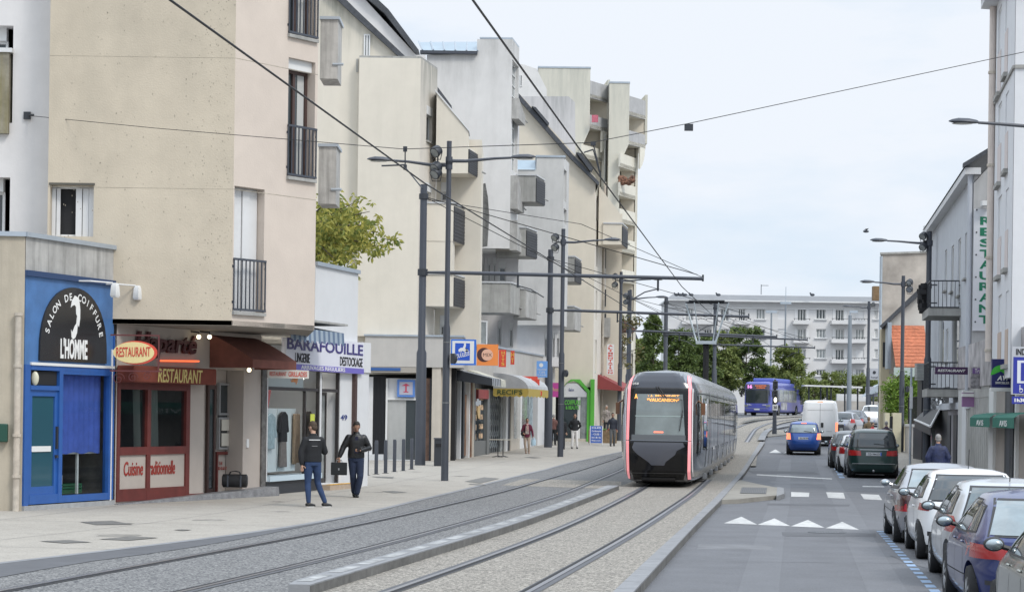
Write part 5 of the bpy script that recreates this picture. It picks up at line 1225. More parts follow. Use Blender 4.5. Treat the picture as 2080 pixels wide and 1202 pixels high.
# ALIMENTATION vertical sign
o,W,r=psign('tall white vertical sign with red letters ALIMENTATION',1233,1247,699,760,113,wframe,'vertical_sign')
g=MB();vtext(g,'ALIMENTATION',W,r[0]+.06,r[1]-.06,r[2]+.02,r[3]-.02,d=.004,off=.03);g.build('lettering',MATS['sign_red'],o)
# ---- E tower with rounded balconies
YT=150.
bT=thing('apartment_tower','tall cream tower block with rounded balcony bays at the end of the left row','building',(PX(1190,YT),YT,gz(YT)))
twr=mat('tower_render',(.63,.605,.52),.9,var=.04,vs=.8,streak=.15,scol=(.4,.4,.35),zt=(27.5,7,.8),sfreq=1.2)
Wt=WF(1085,1193,YT)
for x0,x1,y0,Y,b,xl,ys in((1087,1193,138,YT,4,1178,262),(1232,1273,169,YT+1,4,1258,292)):
    W=WF(x0,x1,Y);ul_=W.uz(xl,400)[0];zs_=P(x0,ys,Y).z;mb=MB();mb.fbox(W,0,ul_,0,zs_,-b-4,0);mb.fpoly(W,[(ul_,zs_-1.5),(W.L,zs_),(ul_,zs_)],-.2,0);mb.fbox(W,0,W.L,zs_,P(x0,y0,Y).z,-b-4,0);mb.build('tower_wall',twr,bT)
    mb=MB();mb.fbox(W,-.03,W.L+.03,P(x0,y0,Y).z,P(x0,y0,Y).z+.12,-b-4,.04);mb.build('roof_cap',zinc,bT)
par_w=mat('parapet_grey',(.42,.42,.42),.9,var=.1,streak=.6,vs=2,scol=(.25,.25,.25));par_c=mat('parapet_cream',(.7,.67,.58),.9,var=.04,vs=2,streak=.1)
def bay(x0,x1,Y,rows,xlow,ysw):
    # rear wall
    W=WF(x0-15,x1-2,Y+2.6);zq=P(x0,[r for r in rows if r[0]<ysw][-1][1],Y).z;mb=MB();mb.fbox(W,0,W.uz(xlow-3,400)[0],0,zq,-3,0);mb.fbox(W,0,W.L,zq,P(x0,rows[0][0],Y).z-.4,-3,0);mb.build('bay_rear_wall',creamD,bT)
    for i,(ya,yb) in enumerate(rows):
        xe=x1 if ya<ysw else xlow
        a=(PX(x0,Y),Y);c=(PX(xe,Y+2.5),Y+2.5);Ws=Wall(a,c);z0,z1=P(x0,yb,Y).z,P(x0,ya,Y).z
        xs_=x0 if ya<ysw else x0-14
        if ya>=ysw: a=(PX(xs_,Y-.6),Y-.6);Ws=Wall(a,c)
        mb=MB();mb.foot([a,c,(c[0]-.3,c[1]+2.),(a[0],a[1]+4)],z0,z0+.25);mb.build('bay_floor',par_c,bT)
        mb=MB();mb.fbox(Ws,0,Ws.L,z0-.02,z1,-.14,0);mb.build('parapet',par_w if ya<ysw else par_c,bT)
        if ya<ysw and i+1<len(rows) and rows[i+1][0]>=ysw:
            # rounded underside of the last wide balcony
            g=[(0,z0)]+[(Ws.L*(1-.0*k),z0) for k in(0,)]
            pts=[(Ws.L*.0,z0-.02)]
            for k in range(9):
                t=k/8*pi/2;pts.append((Ws.L*(.62+.38*sin(t) if 0 else 1-.38*(1-cos(t))),z0-.02-1.6*sin(t)))
            pts=[(Ws.L,z0-.02),(Ws.L*.985,z0-.5),(Ws.L*.93,z0-.95),(Ws.L*.85,z0-1.3),(Ws.L*.74,z0-1.6),(Ws.L*.72,z0-1.6),(Ws.L*.72,z0-.02)]
            mb=MB();mb.fpoly(Ws,pts,-.14,0);mb.build('rounded_bracket',par_c,bT)
        if i%2==0 and ya>=ysw:
            mb=MB();W_=Ws.shift(-1.6);mb.fbox(W_,Ws.L*.3,Ws.L*.36,z0+.3,z1+1.6,-.02,.0);mb.build('french_window',wframe,bT)
    # right fin
    a=(PX(x1-1,Y+2.5),Y+2.5);
    z1=P(x1,rows[0][0]-12,Y).z;zb2=P(x1,[r for r in rows if r[0]<ysw][-1][1],Y+2.5).z
    mb=MB();mb.foot([a,(a[0]+.18,a[1]),(a[0]-.1,a[1]+4),(a[0]-.3,a[1]+4)],zb2,z1);mb.build('fin_wall',twr,bT)
    a=(PX(xlow-1,Y+2.6),Y+2.6);mb=MB();mb.foot([a,(a[0]+.18,a[1]),(a[0]-.1,a[1]+4),(a[0]-.3,a[1]+4)],0,zb2+.5);mb.build('fin_wall',par_c,bT)
bay(1193,1232,YT,[(163,197),(232,258),(295,320),(372,400)],1222,290)
bay(1273,1309,YT+1,[(194,232),(264,292),(313,340),(372,398),(425,452),(485,510),(547,572),(630,655),(690,715)],1291,300)
mb=MB();W=WF(1200,1213,YT-.5);q=W.rect(1202,1215,234,249);mb.fbox(W,*q,0,.06);tag(mb.build('balcony_cloth',mat('pink_towel',(.55,.15,.2),.8,var=.3,vs=8)),'pink and white cloth hung over a high tower balcony','cloth')
mb=MB();W=WF(1262,1285,YT-.2)
for i in range(60):
    p=P(random.uniform(1258,1286),random.uniform(655,672) if i<40 else random.uniform(360,372),YT+.6);mb.ell(p,(.22,.2,.2),5,4)
tag(mb.build('balcony_flowers',mat('red_flowers',(.16,.08,.05),.8,var=.8,vs=6)),'red and rust coloured flowers in boxes on the tower balconies','flowers')
W=WF(1180,1198,YT+.2);mb=MB();q=W.rect(1181,1193,265,292)
# ---- far white building F
YF=230.
bF=thing('apartment_building','long white four storey block with balconies across the end of the street','building',(PX(1570,YF),YF,2.5))
Wx=WF(1357,1787,YF);wf=mat('white_facade',(.66,.65,.64),.9,var=.03,vs=.5,streak=.08,scol=(.5,.5,.5))
rows=[(627,650),(668,688),(709,729),(750,765)];cols_=[(1360,1378,'s'),(1393,1408,'b'),(1430,1446,'s'),(1464,1480,'b'),(1500,1514,'b'),(1536,1554,'w'),(1580,1597,'s'),(1620,1637,'b'),(1658,1677,'w'),(1697,1714,'b'),(1738,1755,'b'),(1776,1783,'w')]
hs=[]
for i,(ya,yb) in enumerate(rows):
    for j,(xa,xb,k) in enumerate(cols_): 
        q=Wx.rect(xa,xb,ya-(0),yb+(2 if k=='b' else -2));hs.append((q,i,j,k))
ztF=P(1570,614,YF).z
mb=MB();mb.block(Wx,0,Wx.L,1.5,ztF,10,[h[0] for h in hs],.25);mb.build('wall',wf,bF)
mb=MB();a,b=-.3,Wx.L+.3;zr=P(1570,598,YF).z
q=Wx.pt;mb.hexa([q(a,ztF+.15,.7),q(b,ztF+.15,.7),q(b,ztF+.15,-10),q(a,ztF+.15,-10)],[q(a+1,zr,-2.),q(b,zr,-2.),q(b,zr,-8),q(a+1,zr,-8)]);mb.build('roof',mat('grey_roof',(.2,.205,.215),.7,var=.08,vs=1),bF)
mb=MB();mb.fbox(Wx,a,b,ztF,ztF+.15,-10,.9);mb.fbox(Wx,0,Wx.L,ztF-.75,ztF-.65,0,.12);mb.build('cornice',wframe,bF)
shf=mat('closed_shutter',(.7,.7,.7),.6);fw=mat('frame_far',(.72,.72,.7),.6)
rs=random.Random(3)
for q,i,j,k in hs:
    closed=k=='s' and rs.random()<.75 or rs.random()<.08
    o=window(bF,Wx,q,.22,fm=fw,cols=3 if k!='w' else 3,fr=.09,glass=winglass if rs.random()<.6 else winglass2,shutter=0)
    if closed:
        mb=MB();mb.fbox(Wx,q[0],q[1],q[2],q[3],-.15,-.1);mb.build('closed_shutters',shf,o)
    elif k=='b' and rs.random()<.8:
        mb=MB();ww=(q[1]-q[0])*.33
        mb.fbox(Wx,q[0]-ww,q[0]-.02,q[2],q[3],.01,.05);mb.fbox(Wx,q[1]+.02,q[1]+ww,q[2],q[3],.01,.05);mb.build('open_shutters',shf,o)
    if k=='w': sill(bF,Wx,q[0]-.15,q[1]+.15,q[2],.18,.1,.05,shf)
for i,(ya,yb) in enumerate(rows[:3]):
    for xa,xb in((1384,1450),(1490,1523),(1609,1643),(1686,1733),(1733,1760)):
        if xb==1760 or xb==1733: pass
        q=Wx.rect(xa,xb,yb-1.5,yb+9);mb=MB();mb.fbox(Wx,q[0],q[1],q[2],q[2]+.14,0,1.2);mb.fbox(Wx,q[0],q[1],q[2]+.14,q[3]-.15,1.1,1.2);mb.fbox(Wx,q[0],q[0]+.1,q[2]+.14,q[3]-.15,0,1.1);mb.fbox(Wx,q[1]-.1,q[1],q[2]+.14,q[3]-.15,0,1.1);o=mb.build('balcony',wf,bF)
        mb=MB();mb.fbox(Wx,q[0],q[1],q[3],q[3]+.05,1.12,1.18)
        for k in range(5): c=q[0]+.1+(q[1]-q[0]-.2)*k/4;mb.fbox(Wx,c,c+.05,q[3]-.15,q[3],1.12,1.18)
        mb.build('handrail',anth2,o)
# chimney stacks and aerial on the far roof
mb=MB();p=P(1546,598,YF-1);q_=MB();q_.tube([p,p+V((0,0,1.1))],.04,5);q_.tube([p+V((0,0,1.0)),p+V((.8,0,1.0))],.03,5);tag(q_.build('roof_aerial',anth),'thin television aerial on the roof of the long white block','aerial')
W=WF(1774,1787,YF-3);fr(bF,1774,1788,581,610,mat('slatted_brown',(.22,.14,.07),.8,var=.2,vs=3),'roof_terrace_screen',W,-1,0)
# distant slate roof at the far left of the white block
W=WF(1280,1320,210);mb=ppoly(W,[(1280,690),(1290,672),(1297,690),(1320,740),(1280,760)],-4,0)
tag(mb.build('house_roof',slate),'distant dark slate roof behind the street trees','roof')
# ================= RIGHT SIDE BUILDINGS =================
def PXr(px,Y,py=600): return lv(px,py)[0]*Y/F
def rpoly(W,pix,dep,front=0):
    # like ppoly, but the depth runs back along the street so that the side stays hidden
    ym={};mb=MB()
    for x,y in pix: ym.setdefault(x,[]).append(y)
    pts=[W.pt(W.uz(x,sum(ym[x])/len(ym[x]))[0],W.uz(x,y)[1],front) for x,y in pix];mb.prism(pts,V((dep*.225,dep,0)));return mb
whG=mat('white_blue_render',(.66,.67,.69),.9,var=.03,vs=2,streak=.12,scol=(.45,.46,.48))
# G: white building, facade plane along the street then a face towards the camera
gA=(.2285*62.7,62.7);gB=(.2405*56.,56.)
glz=None
bG=thing('apartment_building','tall white rendered building at the right edge with a cream downpipe at its corner','building',(*gA,0))
Wg1=Wall((PXr(2017,62.7,500),62.7),(PXr(2056,56.,500),56.))
Wg2=Wall((PXr(2056,56.,500),56.),(24,55.))
zt=P(2011,15,62.7).z
hs=[]
for x0,x1 in((2027,2034),(2042,2048)):
    for y0,y1 in((18,190),(212,372),(400,560),(600,745)):
        k=0 if x0<2030 else -18
        if x0>2030: y0,y1={18:(-30,150),212:(190,345),400:(385,545),600:(592,740)}[y0]
        q=Wg1.rect(x0,x1,y0,y1);hs.append(q)
z3=3.3
mb=MB();mb.panel(Wg1,0,Wg1.L,z3,zt,[(a,b,max(c,z3+.1),e) for a,b,c,e in hs],.35);mb.quad(*[V(q) for q in((Wg1.o.x,62.7,z3),(Wg1.o.x,62.7,zt),(26,66,zt),(26,66,z3))]);mb.build('wall',whG,bG)
fp=[(Wg2.o.x+.01,56.),(24,55.),(27,66),(Wg1.o.x+.05,62.65)]
mb=MB();mb.foot(fp,z3,zt-.01);mb.build('front_wall',whG,bG)
tan=mat('tan_blind',(.5,.40,.33),.8)
for i,(a,b,c,e) in enumerate(hs):
    c=max(c,z3+.1);o=window(bG,Wg1,(a,b,c,e),.06,cols=1,fr=.06);
    h=(e-c)
    mb=MB();mb.fbox(Wg1,a+.02,b-.02,c,c+h*.48,-.03,.015);mb.build('lower_blind',tan if i%4==3 else mat('pale_blind',(.6,.54,.52),.8),o)
    mb=MB();mb.fbox(Wg1,a-.05,b+.05,c-.12,c,-.1,.12);mb.build('sill',concrete,o)
# string course, cornice, downpipe
for y in(195,):
    zz=Wg1.uz(2030,y)[1];mb=MB();mb.fbox(Wg1,0,Wg1.L,zz-.04,zz+.05,0,.05);mb.fbox(Wg2,0,Wg2.L,zz-.04,zz+.05,0,.05);mb.build('string_course',concrete,bG)
mb=MB();mb.foot([(fp[0][0]-.45,55.4),(24,54.4),(27,66),(fp[3][0]-.45,63.)],zt,zt+.3);mb.build('eave',whG,bG)
mb=MB();mb.foot([(fp[0][0]-.55,55.3),(24,54.3),(27,66),(fp[3][0]-.55,63.1)],zt+.3,zt+.42);mb.build('gutter',slate,bG)
mb=MB();p=Wg1.pt(.1,0,.1);mb.tube([p+V((0,0,3.9)),p+V((0,0,zt))],.1,10);mb.build('downpipe',mat('cream_pipe',(.62,.55,.5),.6,var=.05,vs=4),bG)
mb=MB()
for zz in(4.2,7.,9.8,12.6): mb.tube([p+V((0,0,zz)),p+V((0,0,zz+.08))],.125,10)
mb.build('pipe_collar',MATS['painted_pipe'],bG)
# ground floor of G: garage boards, shop with green awnings
bG2=thing('corner_shop','ground floor shopfronts with green awnings and pale boarded doors under the white building','shop',(*gA,0))
Wk_=Wall((PXr(1950,73,850),73),(PXr(2140,50.5,850),50.5));u=lambda px,py=850:Wk_.uz(px,py)[0];z=lambda px,py:Wk_.uz(px,py)[1]
mb=MB();mb.fbox(Wk_,0,Wk_.L,0,z3+1.,-5,-.02);mb.build('ground_floor_wall',mat('warm_grey_wall',(.36,.32,.29),.9,var=.06,vs=2,streak=.2),bG2)
gd=mat('galv_boards',(.42,.42,.40),.5,metal=.3,var=.15,vs=3)
mb=MB();n=12;a,b=u(1967),u(2012)
for i in range(n):
    c=a+(b-a)*i/n;e=a+(b-a)*(i+.86)/n;mb.fbox(Wk_,c,e,.15,2.85,-.02,.05)
mb.build('boarded_door',gd,bG2)
mb=MB();mb.fbox(Wk_,a-.05,b+.05,2.85,3.5,-.02,.06);mb.build('door_lintel',gd,bG2)
for x0,x1,m_ in((1950,1958,greyD),(1958,1966,whiteR),(2013,2022,wframe),(2046,2050,anth2),(2050,2056,anth),(2056,2063,anth2),(2066,2069,wframe)):
    mb=MB();mb.fbox(Wk_,u(x0),u(x1),.0,z3-.2 if x0>2000 else z3+.6,-.3,.07);mb.build('shopfront_strip',m_,bG2)
grn=mat('green_canvas',(.015,.14,.10),.8)
mb=MB();mb.fbox(Wk_,u(1950),u(2140),z3-.1,z3+1.35,-.5,.1);mb.build('fascia_board',mat('mixed_fascia',(.38,.36,.36),.7,var=.45,vs=1.6),bG2)
def awnG(x0,x1,lb):
    a,b=u(x0,850),u(x1,850);zz=z(x0,845);mb=MB()
    pr=[(.1,zz+.1),(.5,zz+.04),(.62,zz-.05),(.62,zz-.32)]
    for (d0,z0),(d1,z1) in zip(pr,pr[1:]): mb.quad(Wk_.pt(a,z0,d0),Wk_.pt(b,z0,d0),Wk_.pt(b,z1,d1),Wk_.pt(a,z1,d1))
    mb.quad(*[Wk_.pt(a,q,d) for d,q in pr]+[Wk_.pt(a,zz-.3,.1)]);o=tag(mb.build('green_awning',grn),lb,'awning')
    t=MB();W=Wall(tuple(Wk_.pt(a,0,.62)[:2]),tuple(Wk_.pt(b,0,.62)[:2]));text(t,'AVIS',W,.35*W.L,.7*W.L,zz-.28,zz-.12,.01);t.build('lettering',MATS['sign_white'],o)
awnG(2012,2056,'green awning valance with small white letters, left of the parking sign');awnG(2062,2110,'second green awning valance, cut by the right edge of the picture')
# ---- G2: grey blue restaurant building
qA=(PXr(1887,93.,700),93.);qB=(PXr(1976,69.5,600),69.5)
bR=thing('restaurant_building','pale grey blue two storey building with an iron balcony and a tall vertical restaurant sign','building',(*qA,0))
Wr=Wall(qA,qB);blg=mat('blue_grey_render',(.50,.52,.55),.9,var=.05,vs=2,streak=.25,scol=(.36,.37,.4))
zt=P(1960,395,72).z+.45
hs=[Wr.rect(x0,x1,y0,y1) for x0,x1,y0,y1 in((1919,1923,508,590),(1932,1937,500,592),(1946,1951,486,600),(1960,1964,474,565),(1906,1917,640,745),(1921,1926,668,735),(1934,1948,640,748))]
mb=MB();mb.panel(Wr,0,Wr.L,2.6,zt,hs,.3);mb.quad(*[V(q) for q in((qA[0],qA[1],2.6),(qA[0],qA[1],zt),(qA[0]+10,qA[1]+2,zt),(qA[0]+10,qA[1]+2,2.6))]);mb.build('wall',blg,bR)
for q in hs: window(bR,Wr,q,.07,cols=1,fr=.07);sill(bR,Wr,q[0],q[1],q[2],.1)
Wgb=WF(1975,2030,69.5);r0=Wgb.uz(1975,372)
mb=MB();mb.fpoly(Wgb,[(0,2.6),(0,Wgb.uz(1976,372)[1]),(Wgb.uz(2012,336)[0],Wgb.uz(2012,336)[1]),(Wgb.L,Wgb.uz(2030,322)[1]),(Wgb.L,2.6)],-.3,0);mb.build('gable_wall',mat('gable_grey',(.44,.44,.44),.9,var=.08,vs=2,streak=.3),bR)
# eave and roof slope: overhanging along the facade
ze=zt
mb=MB();mb.fbox(Wr,-.2,Wr.L+.15,ze-.05,ze+.17,-.2,.32);mb.build('eave',whiteR,bR)
mb=MB();W=Wr;q=W.pt;zr=ze+3.2
mb.quad(q(-.2,ze+.19,.36),q(W.L+.25,ze+.19,.36),q(W.L+.25,zr,-4.5),q(-.2,zr,-4.5));mb.prism([q(W.L+.02,ze+.16,.4),q(W.L+.02,zr,-4.6),q(W.L+.02,zr+.18,-4.6),q(W.L+.02,ze+.3,.4)],W.u*.3);mb.build('roof',slate,bR)
mb=MB();p=Wr.pt(Wr.L-.1,0,.12);mb.tube([p+V((0,0,2.6)),p+V((0,0,ze))],.09,10);mb.build('downpipe',mat('grey_pipe',(.46,.48,.52),.6),bR)
# balcony with iron rail
def iron_balcony(y0,y1,ysl,a,b,lb=None):
    zz=P(1920,y1,75).z;zr_=P(1920,y0,75).z
    mb=MB();mb.fbox(Wr,a,b,zz-.28,zz,-.1,1.15);o=mb.build('balcony',concrete,bR)
    Wf_=Wr.shift(1.1);railing(o,Wf_,a,b,zz,zr_,-.02,anth2,26)
    We_=Wall(tuple(Wr.pt(b,0,1.1)[:2]),tuple(Wr.pt(b,0,.02)[:2]));We_=Wall(tuple(Wr.pt(a,0,1.1)[:2]),tuple(Wr.pt(a,0,.0)[:2]))
    Wend=Wall(tuple(Wr.pt(b,0,1.1)[:2]),tuple(Wr.pt(b,0,.05)[:2]))
    railing(o,Wend,0,Wend.L,zz,zr_,0,anth2,7);return o
iron_balcony(570,626,636,14.6,18.5)
iron_balcony(735,790,795,15.3,18.4)
mb=MB();a=Wr.rect(1893,1907,570,640)
for i in range(40):
    p=Wr.pt(random.uniform(14.7,16.6),random.uniform(P(1900,626,76).z,P(1900,575,76).z),1.12+random.uniform(-.05,.1));mb.box(p,(.14,.3,.18),random.uniform(0,3))
tag(mb.build('balcony_screen',black),'black tangled screening tied to the iron balcony railing','screen')
# vertical RESTAURANT sign on the gable, wall lamp above
W=Wgb;r=[W.uz(1976,550)[0],W.uz(2012,550)[0],W.uz(1992,672)[1],W.uz(1992,425)[1]]
mb=MB();mb.fbox(W,*r,.02,.1);o=tag(mb.build('vertical_sign',mat('sign_palegrey',(.62,.63,.66),.5)),'tall pale vertical sign with green letters RESTAURANT on the grey gable','sign')
t=MB();u0_=W.uz(1988,550)[0]
vtext(t,'RESTAURANT',W,u0_,u0_+.42,W.uz(1992,660)[1],W.uz(1992,438)[1],d=.103,off=.035);t.build('lettering',mat('green_letter',(.01,.17,.09),.5),o)
mb=MB()
for k in range(6):
    for uu in(W.uz(1981,550)[0],): p=W.pt(uu,r[2]+.3+k*.75,.11);mb.ell(p,(.03,.02,.03),6,4)
mb.build('bolt',anth2,o)
mb=MB();p=W.pt(.35,W.uz(1990,415)[1],.3);mb.box(p,(.3,.3,.16));mb.tube([p+V((0,.3,0)),p],.03);tag(mb.build('wall_floodlight',wframe),'small white floodlight above the vertical restaurant sign','lamp')
# lower wall and signs
mb=MB();Wl2=Wall((PXr(1887,93.,850),93.),(PXr(1958,72,850),72));mb.fbox(Wl2,0,Wl2.L,0,2.7,-2,-.0);mb.build('ground_floor',mat('grey_lilac',(.30,.29,.31),.9,var=.15,vs=1.5),bR)
mb=MB();q=Wl2.rect(1928,1953,790,830)
mb=MB();mb.fbox(Wr,Wr.L*.0,Wr.L+.3,2.5,2.75,-.2,.12);mb.build('ledge',blg,bR)
for x0,x1 in((1926,1930),(1938,1943)):
    q=Wl2.rect(x0,x1,840,945);mb=MB();mb.fbox(Wl2,q[0],q[1]+.5,0.1,2.3,0,.04);mb.build('dark_doorway',anth2,bR)
for lb,x0,x1,y0,y1,Y,m_,tt,tm in(('narrow dark purple banner sign with white letters RESTAURANT over the pavement',1900,1966,745,760,69.,mat('dark_purple',(.05,.02,.07),.4),'RESTAURANT',MATS['sign_white']),
    ('ornate silver framed sign with purple top strip, left of the green hill sign',1972,2014,745,789,66,mat('silver_ornate',(.42,.41,.43),.35,metal=.6,var=.6,vs=9),None,None),
    ('rounded violet and white projecting box sign below the grey ledge',1955,1997,797,826,68,mat('violet_box',(.28,.15,.3),.5),None,None)):
    W=WF(x0,x1,Y);r=W.rect(x0,x1,y0,y1);mb=MB();mb.fbox(W,*r,-.12,0);o=tag(mb.build('projecting_sign',m_),lb,'sign')
    t=MB()
    if tt: text(t,tt,W,r[0]+.08,r[1]-.08,r[2]+.08,r[3]-.08,.01,off=.02,shear=.2);t.build('lettering',tm,o)
    elif y0==745:
        t.fbox(W,r[0]+.05,r[1]-.05,r[3]-.22,r[3]-.04,0,.02);t.build('purple_strip',mat('purple_strip',(.16,.09,.25),.5),o);t=MB();text(t,'Traiteur',W,r[0]+.12,r[1]-.1,r[3]-.2,r[3]-.06,.024);t.build('lettering',MATS['sign_white'],o)
    else:
        t.fbox(W,r[0]-.02,r[1]+.02,r[3]-.14,r[3]-.03,-.13,.04);t.fbox(W,r[0],r[1],r[3],r[3]+.06,-.12,.03);t.build('white_band',wframe,o)
# immobilier sign
W=WF(2014,2055,58.,py=758);r=W.rect(2015,2054,729,787);mb=MB();mb.fbox(W,*r,-.15,0);o=tag(mb.build('projecting_sign',mat('navy_sign',(.015,.02,.12),.3)),'dark blue estate agent sign with a green hill over white letters, beside the parking sign','sign')
t=MB();cx,cz=(r[0]+r[1])/2-.02,r[2]+.34;t.fpoly(W,[(cx+.29*cos(pi*i/12),cz+.29*sin(pi*i/12)) for i in range(13)]+[(cx-.2,cz+.03),(cx,cz+.12),(cx+.14,cz+.02)][::1],0,.006);t.build('green_hill',mat('lime_green',(.06,.45,.05),.5),o)
t=MB();text(t,'AVI',W,r[0]+.14,r[1]-.08,r[2]+.2,r[2]+.34,.008,shear=.25,off=.03);text(t,'IMMOBILIER',W,r[0]+.1,r[1]-.05,r[2]+.1,r[2]+.17,.008,off=.01);t.build('lettering',MATS['sign_white'],o)
mb=MB();mb.fbox(W,r[0]-.02,r[1]+.02,r[2]-.1,r[2],-.16,.01);mb.build('frame',wframe,o)
# parking sign cut by the right edge
W=WF(2054,2110,45.,py=770);r=W.rect(2055,2108,704,801)
pk=thing('parking_sign','blue parking sign with a large P and wheelchair mark at the right edge','sign',tuple(W.pt((r[0]+r[1])/2,0,0)))
mb=MB();mb.fbox(W,*r,-.06,0);mb.build('grey_panel',mat('sign_grey',(.42,.43,.46),.4),pk)
q=W.rect(2058,2106,725,799);mb=MB();mb.fbox(W,*q,0,.006);mb.build('blue_panel',mat('parking_blue',(.02,.03,.28),.35),pk)
q2=W.rect(2066,2098,732,778);mb=MB();mb.fbox(W,*q2,.007,.012);mb.build('letter_panel',mat('panel_palegrey',(.6,.62,.68),.4),pk)
t=MB();text(t,'P',W,q2[0]+.08,q2[1]-.06,q2[2]+.05,q2[3]-.05,.015,off=.05);t.build('lettering',MATS['parking_blue'],pk)
t=MB();q3=W.rect(2064,2104,708,721);text(t,'INDIGO',W,*q3,.005,off=.02);t.build('heading',black,pk)
t=MB();q3=W.rect(2067,2080,785,797);cx,cz=(q3[0]+q3[1])/2,q3[2]+.05;t.tube([W.pt(cx+.04*cos(i*pi/6),cz+.04*sin(i*pi/6),.01) for i in range(-5,6)],.006,4);t.fbox(W,cx-.03,cx-.015,cz,cz+.08,.007,.012);t.fbox(W,cx-.03,cx+.04,cz+.02,cz+.032,.007,.012);t.ell(W.pt(cx-.022,cz+.1,.01),(.013,.005,.013),8,6);t.build('wheelchair_mark',MATS['sign_white'],pk)
q3=W.rect(2056,2107,805,820);mb=MB();mb.fbox(W,*q3,-.05,.0);o=mb.build('time_plate',MATS['parking_blue'],pk);t=MB();text(t,'1h30',W,q3[0]+.05,q3[0]+.3,q3[2]+.04,q3[3]-.04,.005,off=.03);t.build('lettering',MATS['sign_white'],o)
mb=MB();mb.tube([W.pt((r[0]+r[1])/2+.3,.13,-.1),W.pt((r[0]+r[1])/2+.3,r[3]+.1,-.1)],.04);mb.build('post',anth,pk)
# ---- black fronted restaurant with awning
sB=thing('black_shopfront','black fronted restaurant with a slanted black awning beside the low wall','shop',(PXr(1890,88,900),88,gz(88)))
zg=.1
Wb_=Wall((PXr(1880,93,900),93),(PXr(1926,80,900),80))
mb=MB();mb.fbox(Wb_,0,Wb_.L,zg,3.4,-3,-.0);mb.build('wall',mat('black_front',(.02,.022,.026),.5,var=.3,vs=3),sB)
W=WF(1870,1905,92.5);fr(sB,1872,1890,868,950,anth2,'black_end_wall',W,-2,0,0.)
mb=MB()
a,b=P(1858,852,90.),P(1890,866,84)
q=[P(1884,825,93),P(1912,826,84),P(1890,866,82),P(1858,852,91.5)]
mb.prism(q,(0,0,-.08));o=tag(mb.build('black_awning',MATS['black_front']),'black slanted awning with pale edging over the pavement','awning')
mb=MB();mb.prism([q[3],q[2],q[2]+V((0,0,-.35)),q[3]+V((0,0,-.35))],(0,.03,0));mb.build('valance',MATS['black_front'],o)
mb=MB();mb.tube([q[3],q[2]],.05,6);mb.tube([q[2],q[1]],.05,6);mb.build('edge_piping',wframe,o)
fr(sB,1892,1898,868,940,winglass2,'glass_strip',WF(1880,1930,84),-.1,0)
# silver foil decorations
mb=MB();rs=random.Random(5)
for i in range(90):
    p=P(rs.uniform(1892,1940),rs.uniform(795,830),83+rs.uniform(-1,1));a=rs.uniform(0,6);s=rs.uniform(.08,.22);n=V((cos(a),sin(a),rs.uniform(-1,1)))
    mb.quad(p,p+V((s,0,rs.uniform(-.1,.1))),p+V((s*.7,.1,s)),p+V((-.05,.05,s*.8)))
tag(mb.build('foil_decoration',mat('silver_foil',(.5,.5,.5),.25,metal=.8)),'crumpled silver decoration above the black awning','decoration')
# louvred box and dark terrace above
W=WF(1862,1905,92);lb=thing('terrace_box','small dark terrace with grey louvred cladding behind the slim lamp post','building',tuple(W.pt(.5,4,0)))
q=W.rect(1863,1900,737,772);mb=MB();n=7
for i in range(n): mb.fbox(W,q[0],q[1],q[2]+(q[3]-q[2])*i/n,q[2]+(q[3]-q[2])*(i+.85)/n,-.6,-.02*(i%2))
mb.build('louvre_cladding',mat('grey_louvre',(.32,.33,.32),.6,var=.1),lb);q=W.rect(1872,1902,772,850);mb=MB();mb.fbox(W,*q,-1,0);mb.build('dark_front',MATS['black_front'],lb)
q=W.rect(1900,1930,750,795);mb=MB();mb.fbox(W,*q,-.6,.3);mb.build('dark_box',anth2,lb)
# ---- H tall weathered gable
YH=122.
bH=thing('apartment_building','tall weathered brown grey gable wall behind the slim right lamp posts','building',(PXr(1850,YH),YH,0))
Wh_=WF(1790,1920,YH);rpoly(Wh_,[(1789,760),(1789,517),(1916,513),(1916,760)],8).build('wall',mat('weathered_gable',(.40,.36,.32),.9,var=.3,vs=.8,streak=.4,scol=(.6,.56,.5),bump=.1,sfreq=.6),bH)
mb=rpoly(Wh_,[(1787,517),(1787,513),(1917,509),(1917,513)],8,.1);mb.build('coping',concrete,bH)
mb=MB();mb.tube([Wh_.pt(-.05,1,.1),Wh_.pt(-.05,P(1789,517,YH).z-.1,.1)],.09,6);mb.build('downpipe',zinc,bH)
W=WF(1890,1912,130);o=fr(bH,1888,1914,454,516,mat('white_chimney',(.7,.69,.67),.8,var=.03),'chimney_block',W,-2,0);fr(bH,1905,1912,490,515,mat('brick_chimney',(.2,.12,.08),.8),'brick_chimney',W.shift(.6),-.5,0)
# ---- I white gable with the red tiled lean-to
YI=108.
bI=thing('house','white gabled house with an orange tiled lean-to roof and scalloped pale fascia','house',(PXr(1840,YI),YI,gz(YI)))
Wi=WF(1790,1920,YI)
rpoly(Wi,[(1806,920),(1806,650),(1912,556),(1912,920)],5).build('gable_wall',mat('white_gable',(.6,.58,.54),.9,var=.08,vs=1,streak=.2,scol=(.42,.4,.36)),bI)
rpoly(Wi,[(1783,663),(1787,667),(1914,556),(1914,543),(1905,547)],6,.5).build('roof_edge',slate,bI)
Wi2=WF(1785,1808,YI+1);fr(bI,1789,1807,668,860,mat('cream_house',(.56,.50,.36),.9,var=.05,streak=.2,vs=2),'side_wall',Wi2,-.5,0,0)
fr(bI,1793,1800,695,745,anth2,'side_window',Wi2,0,.08)
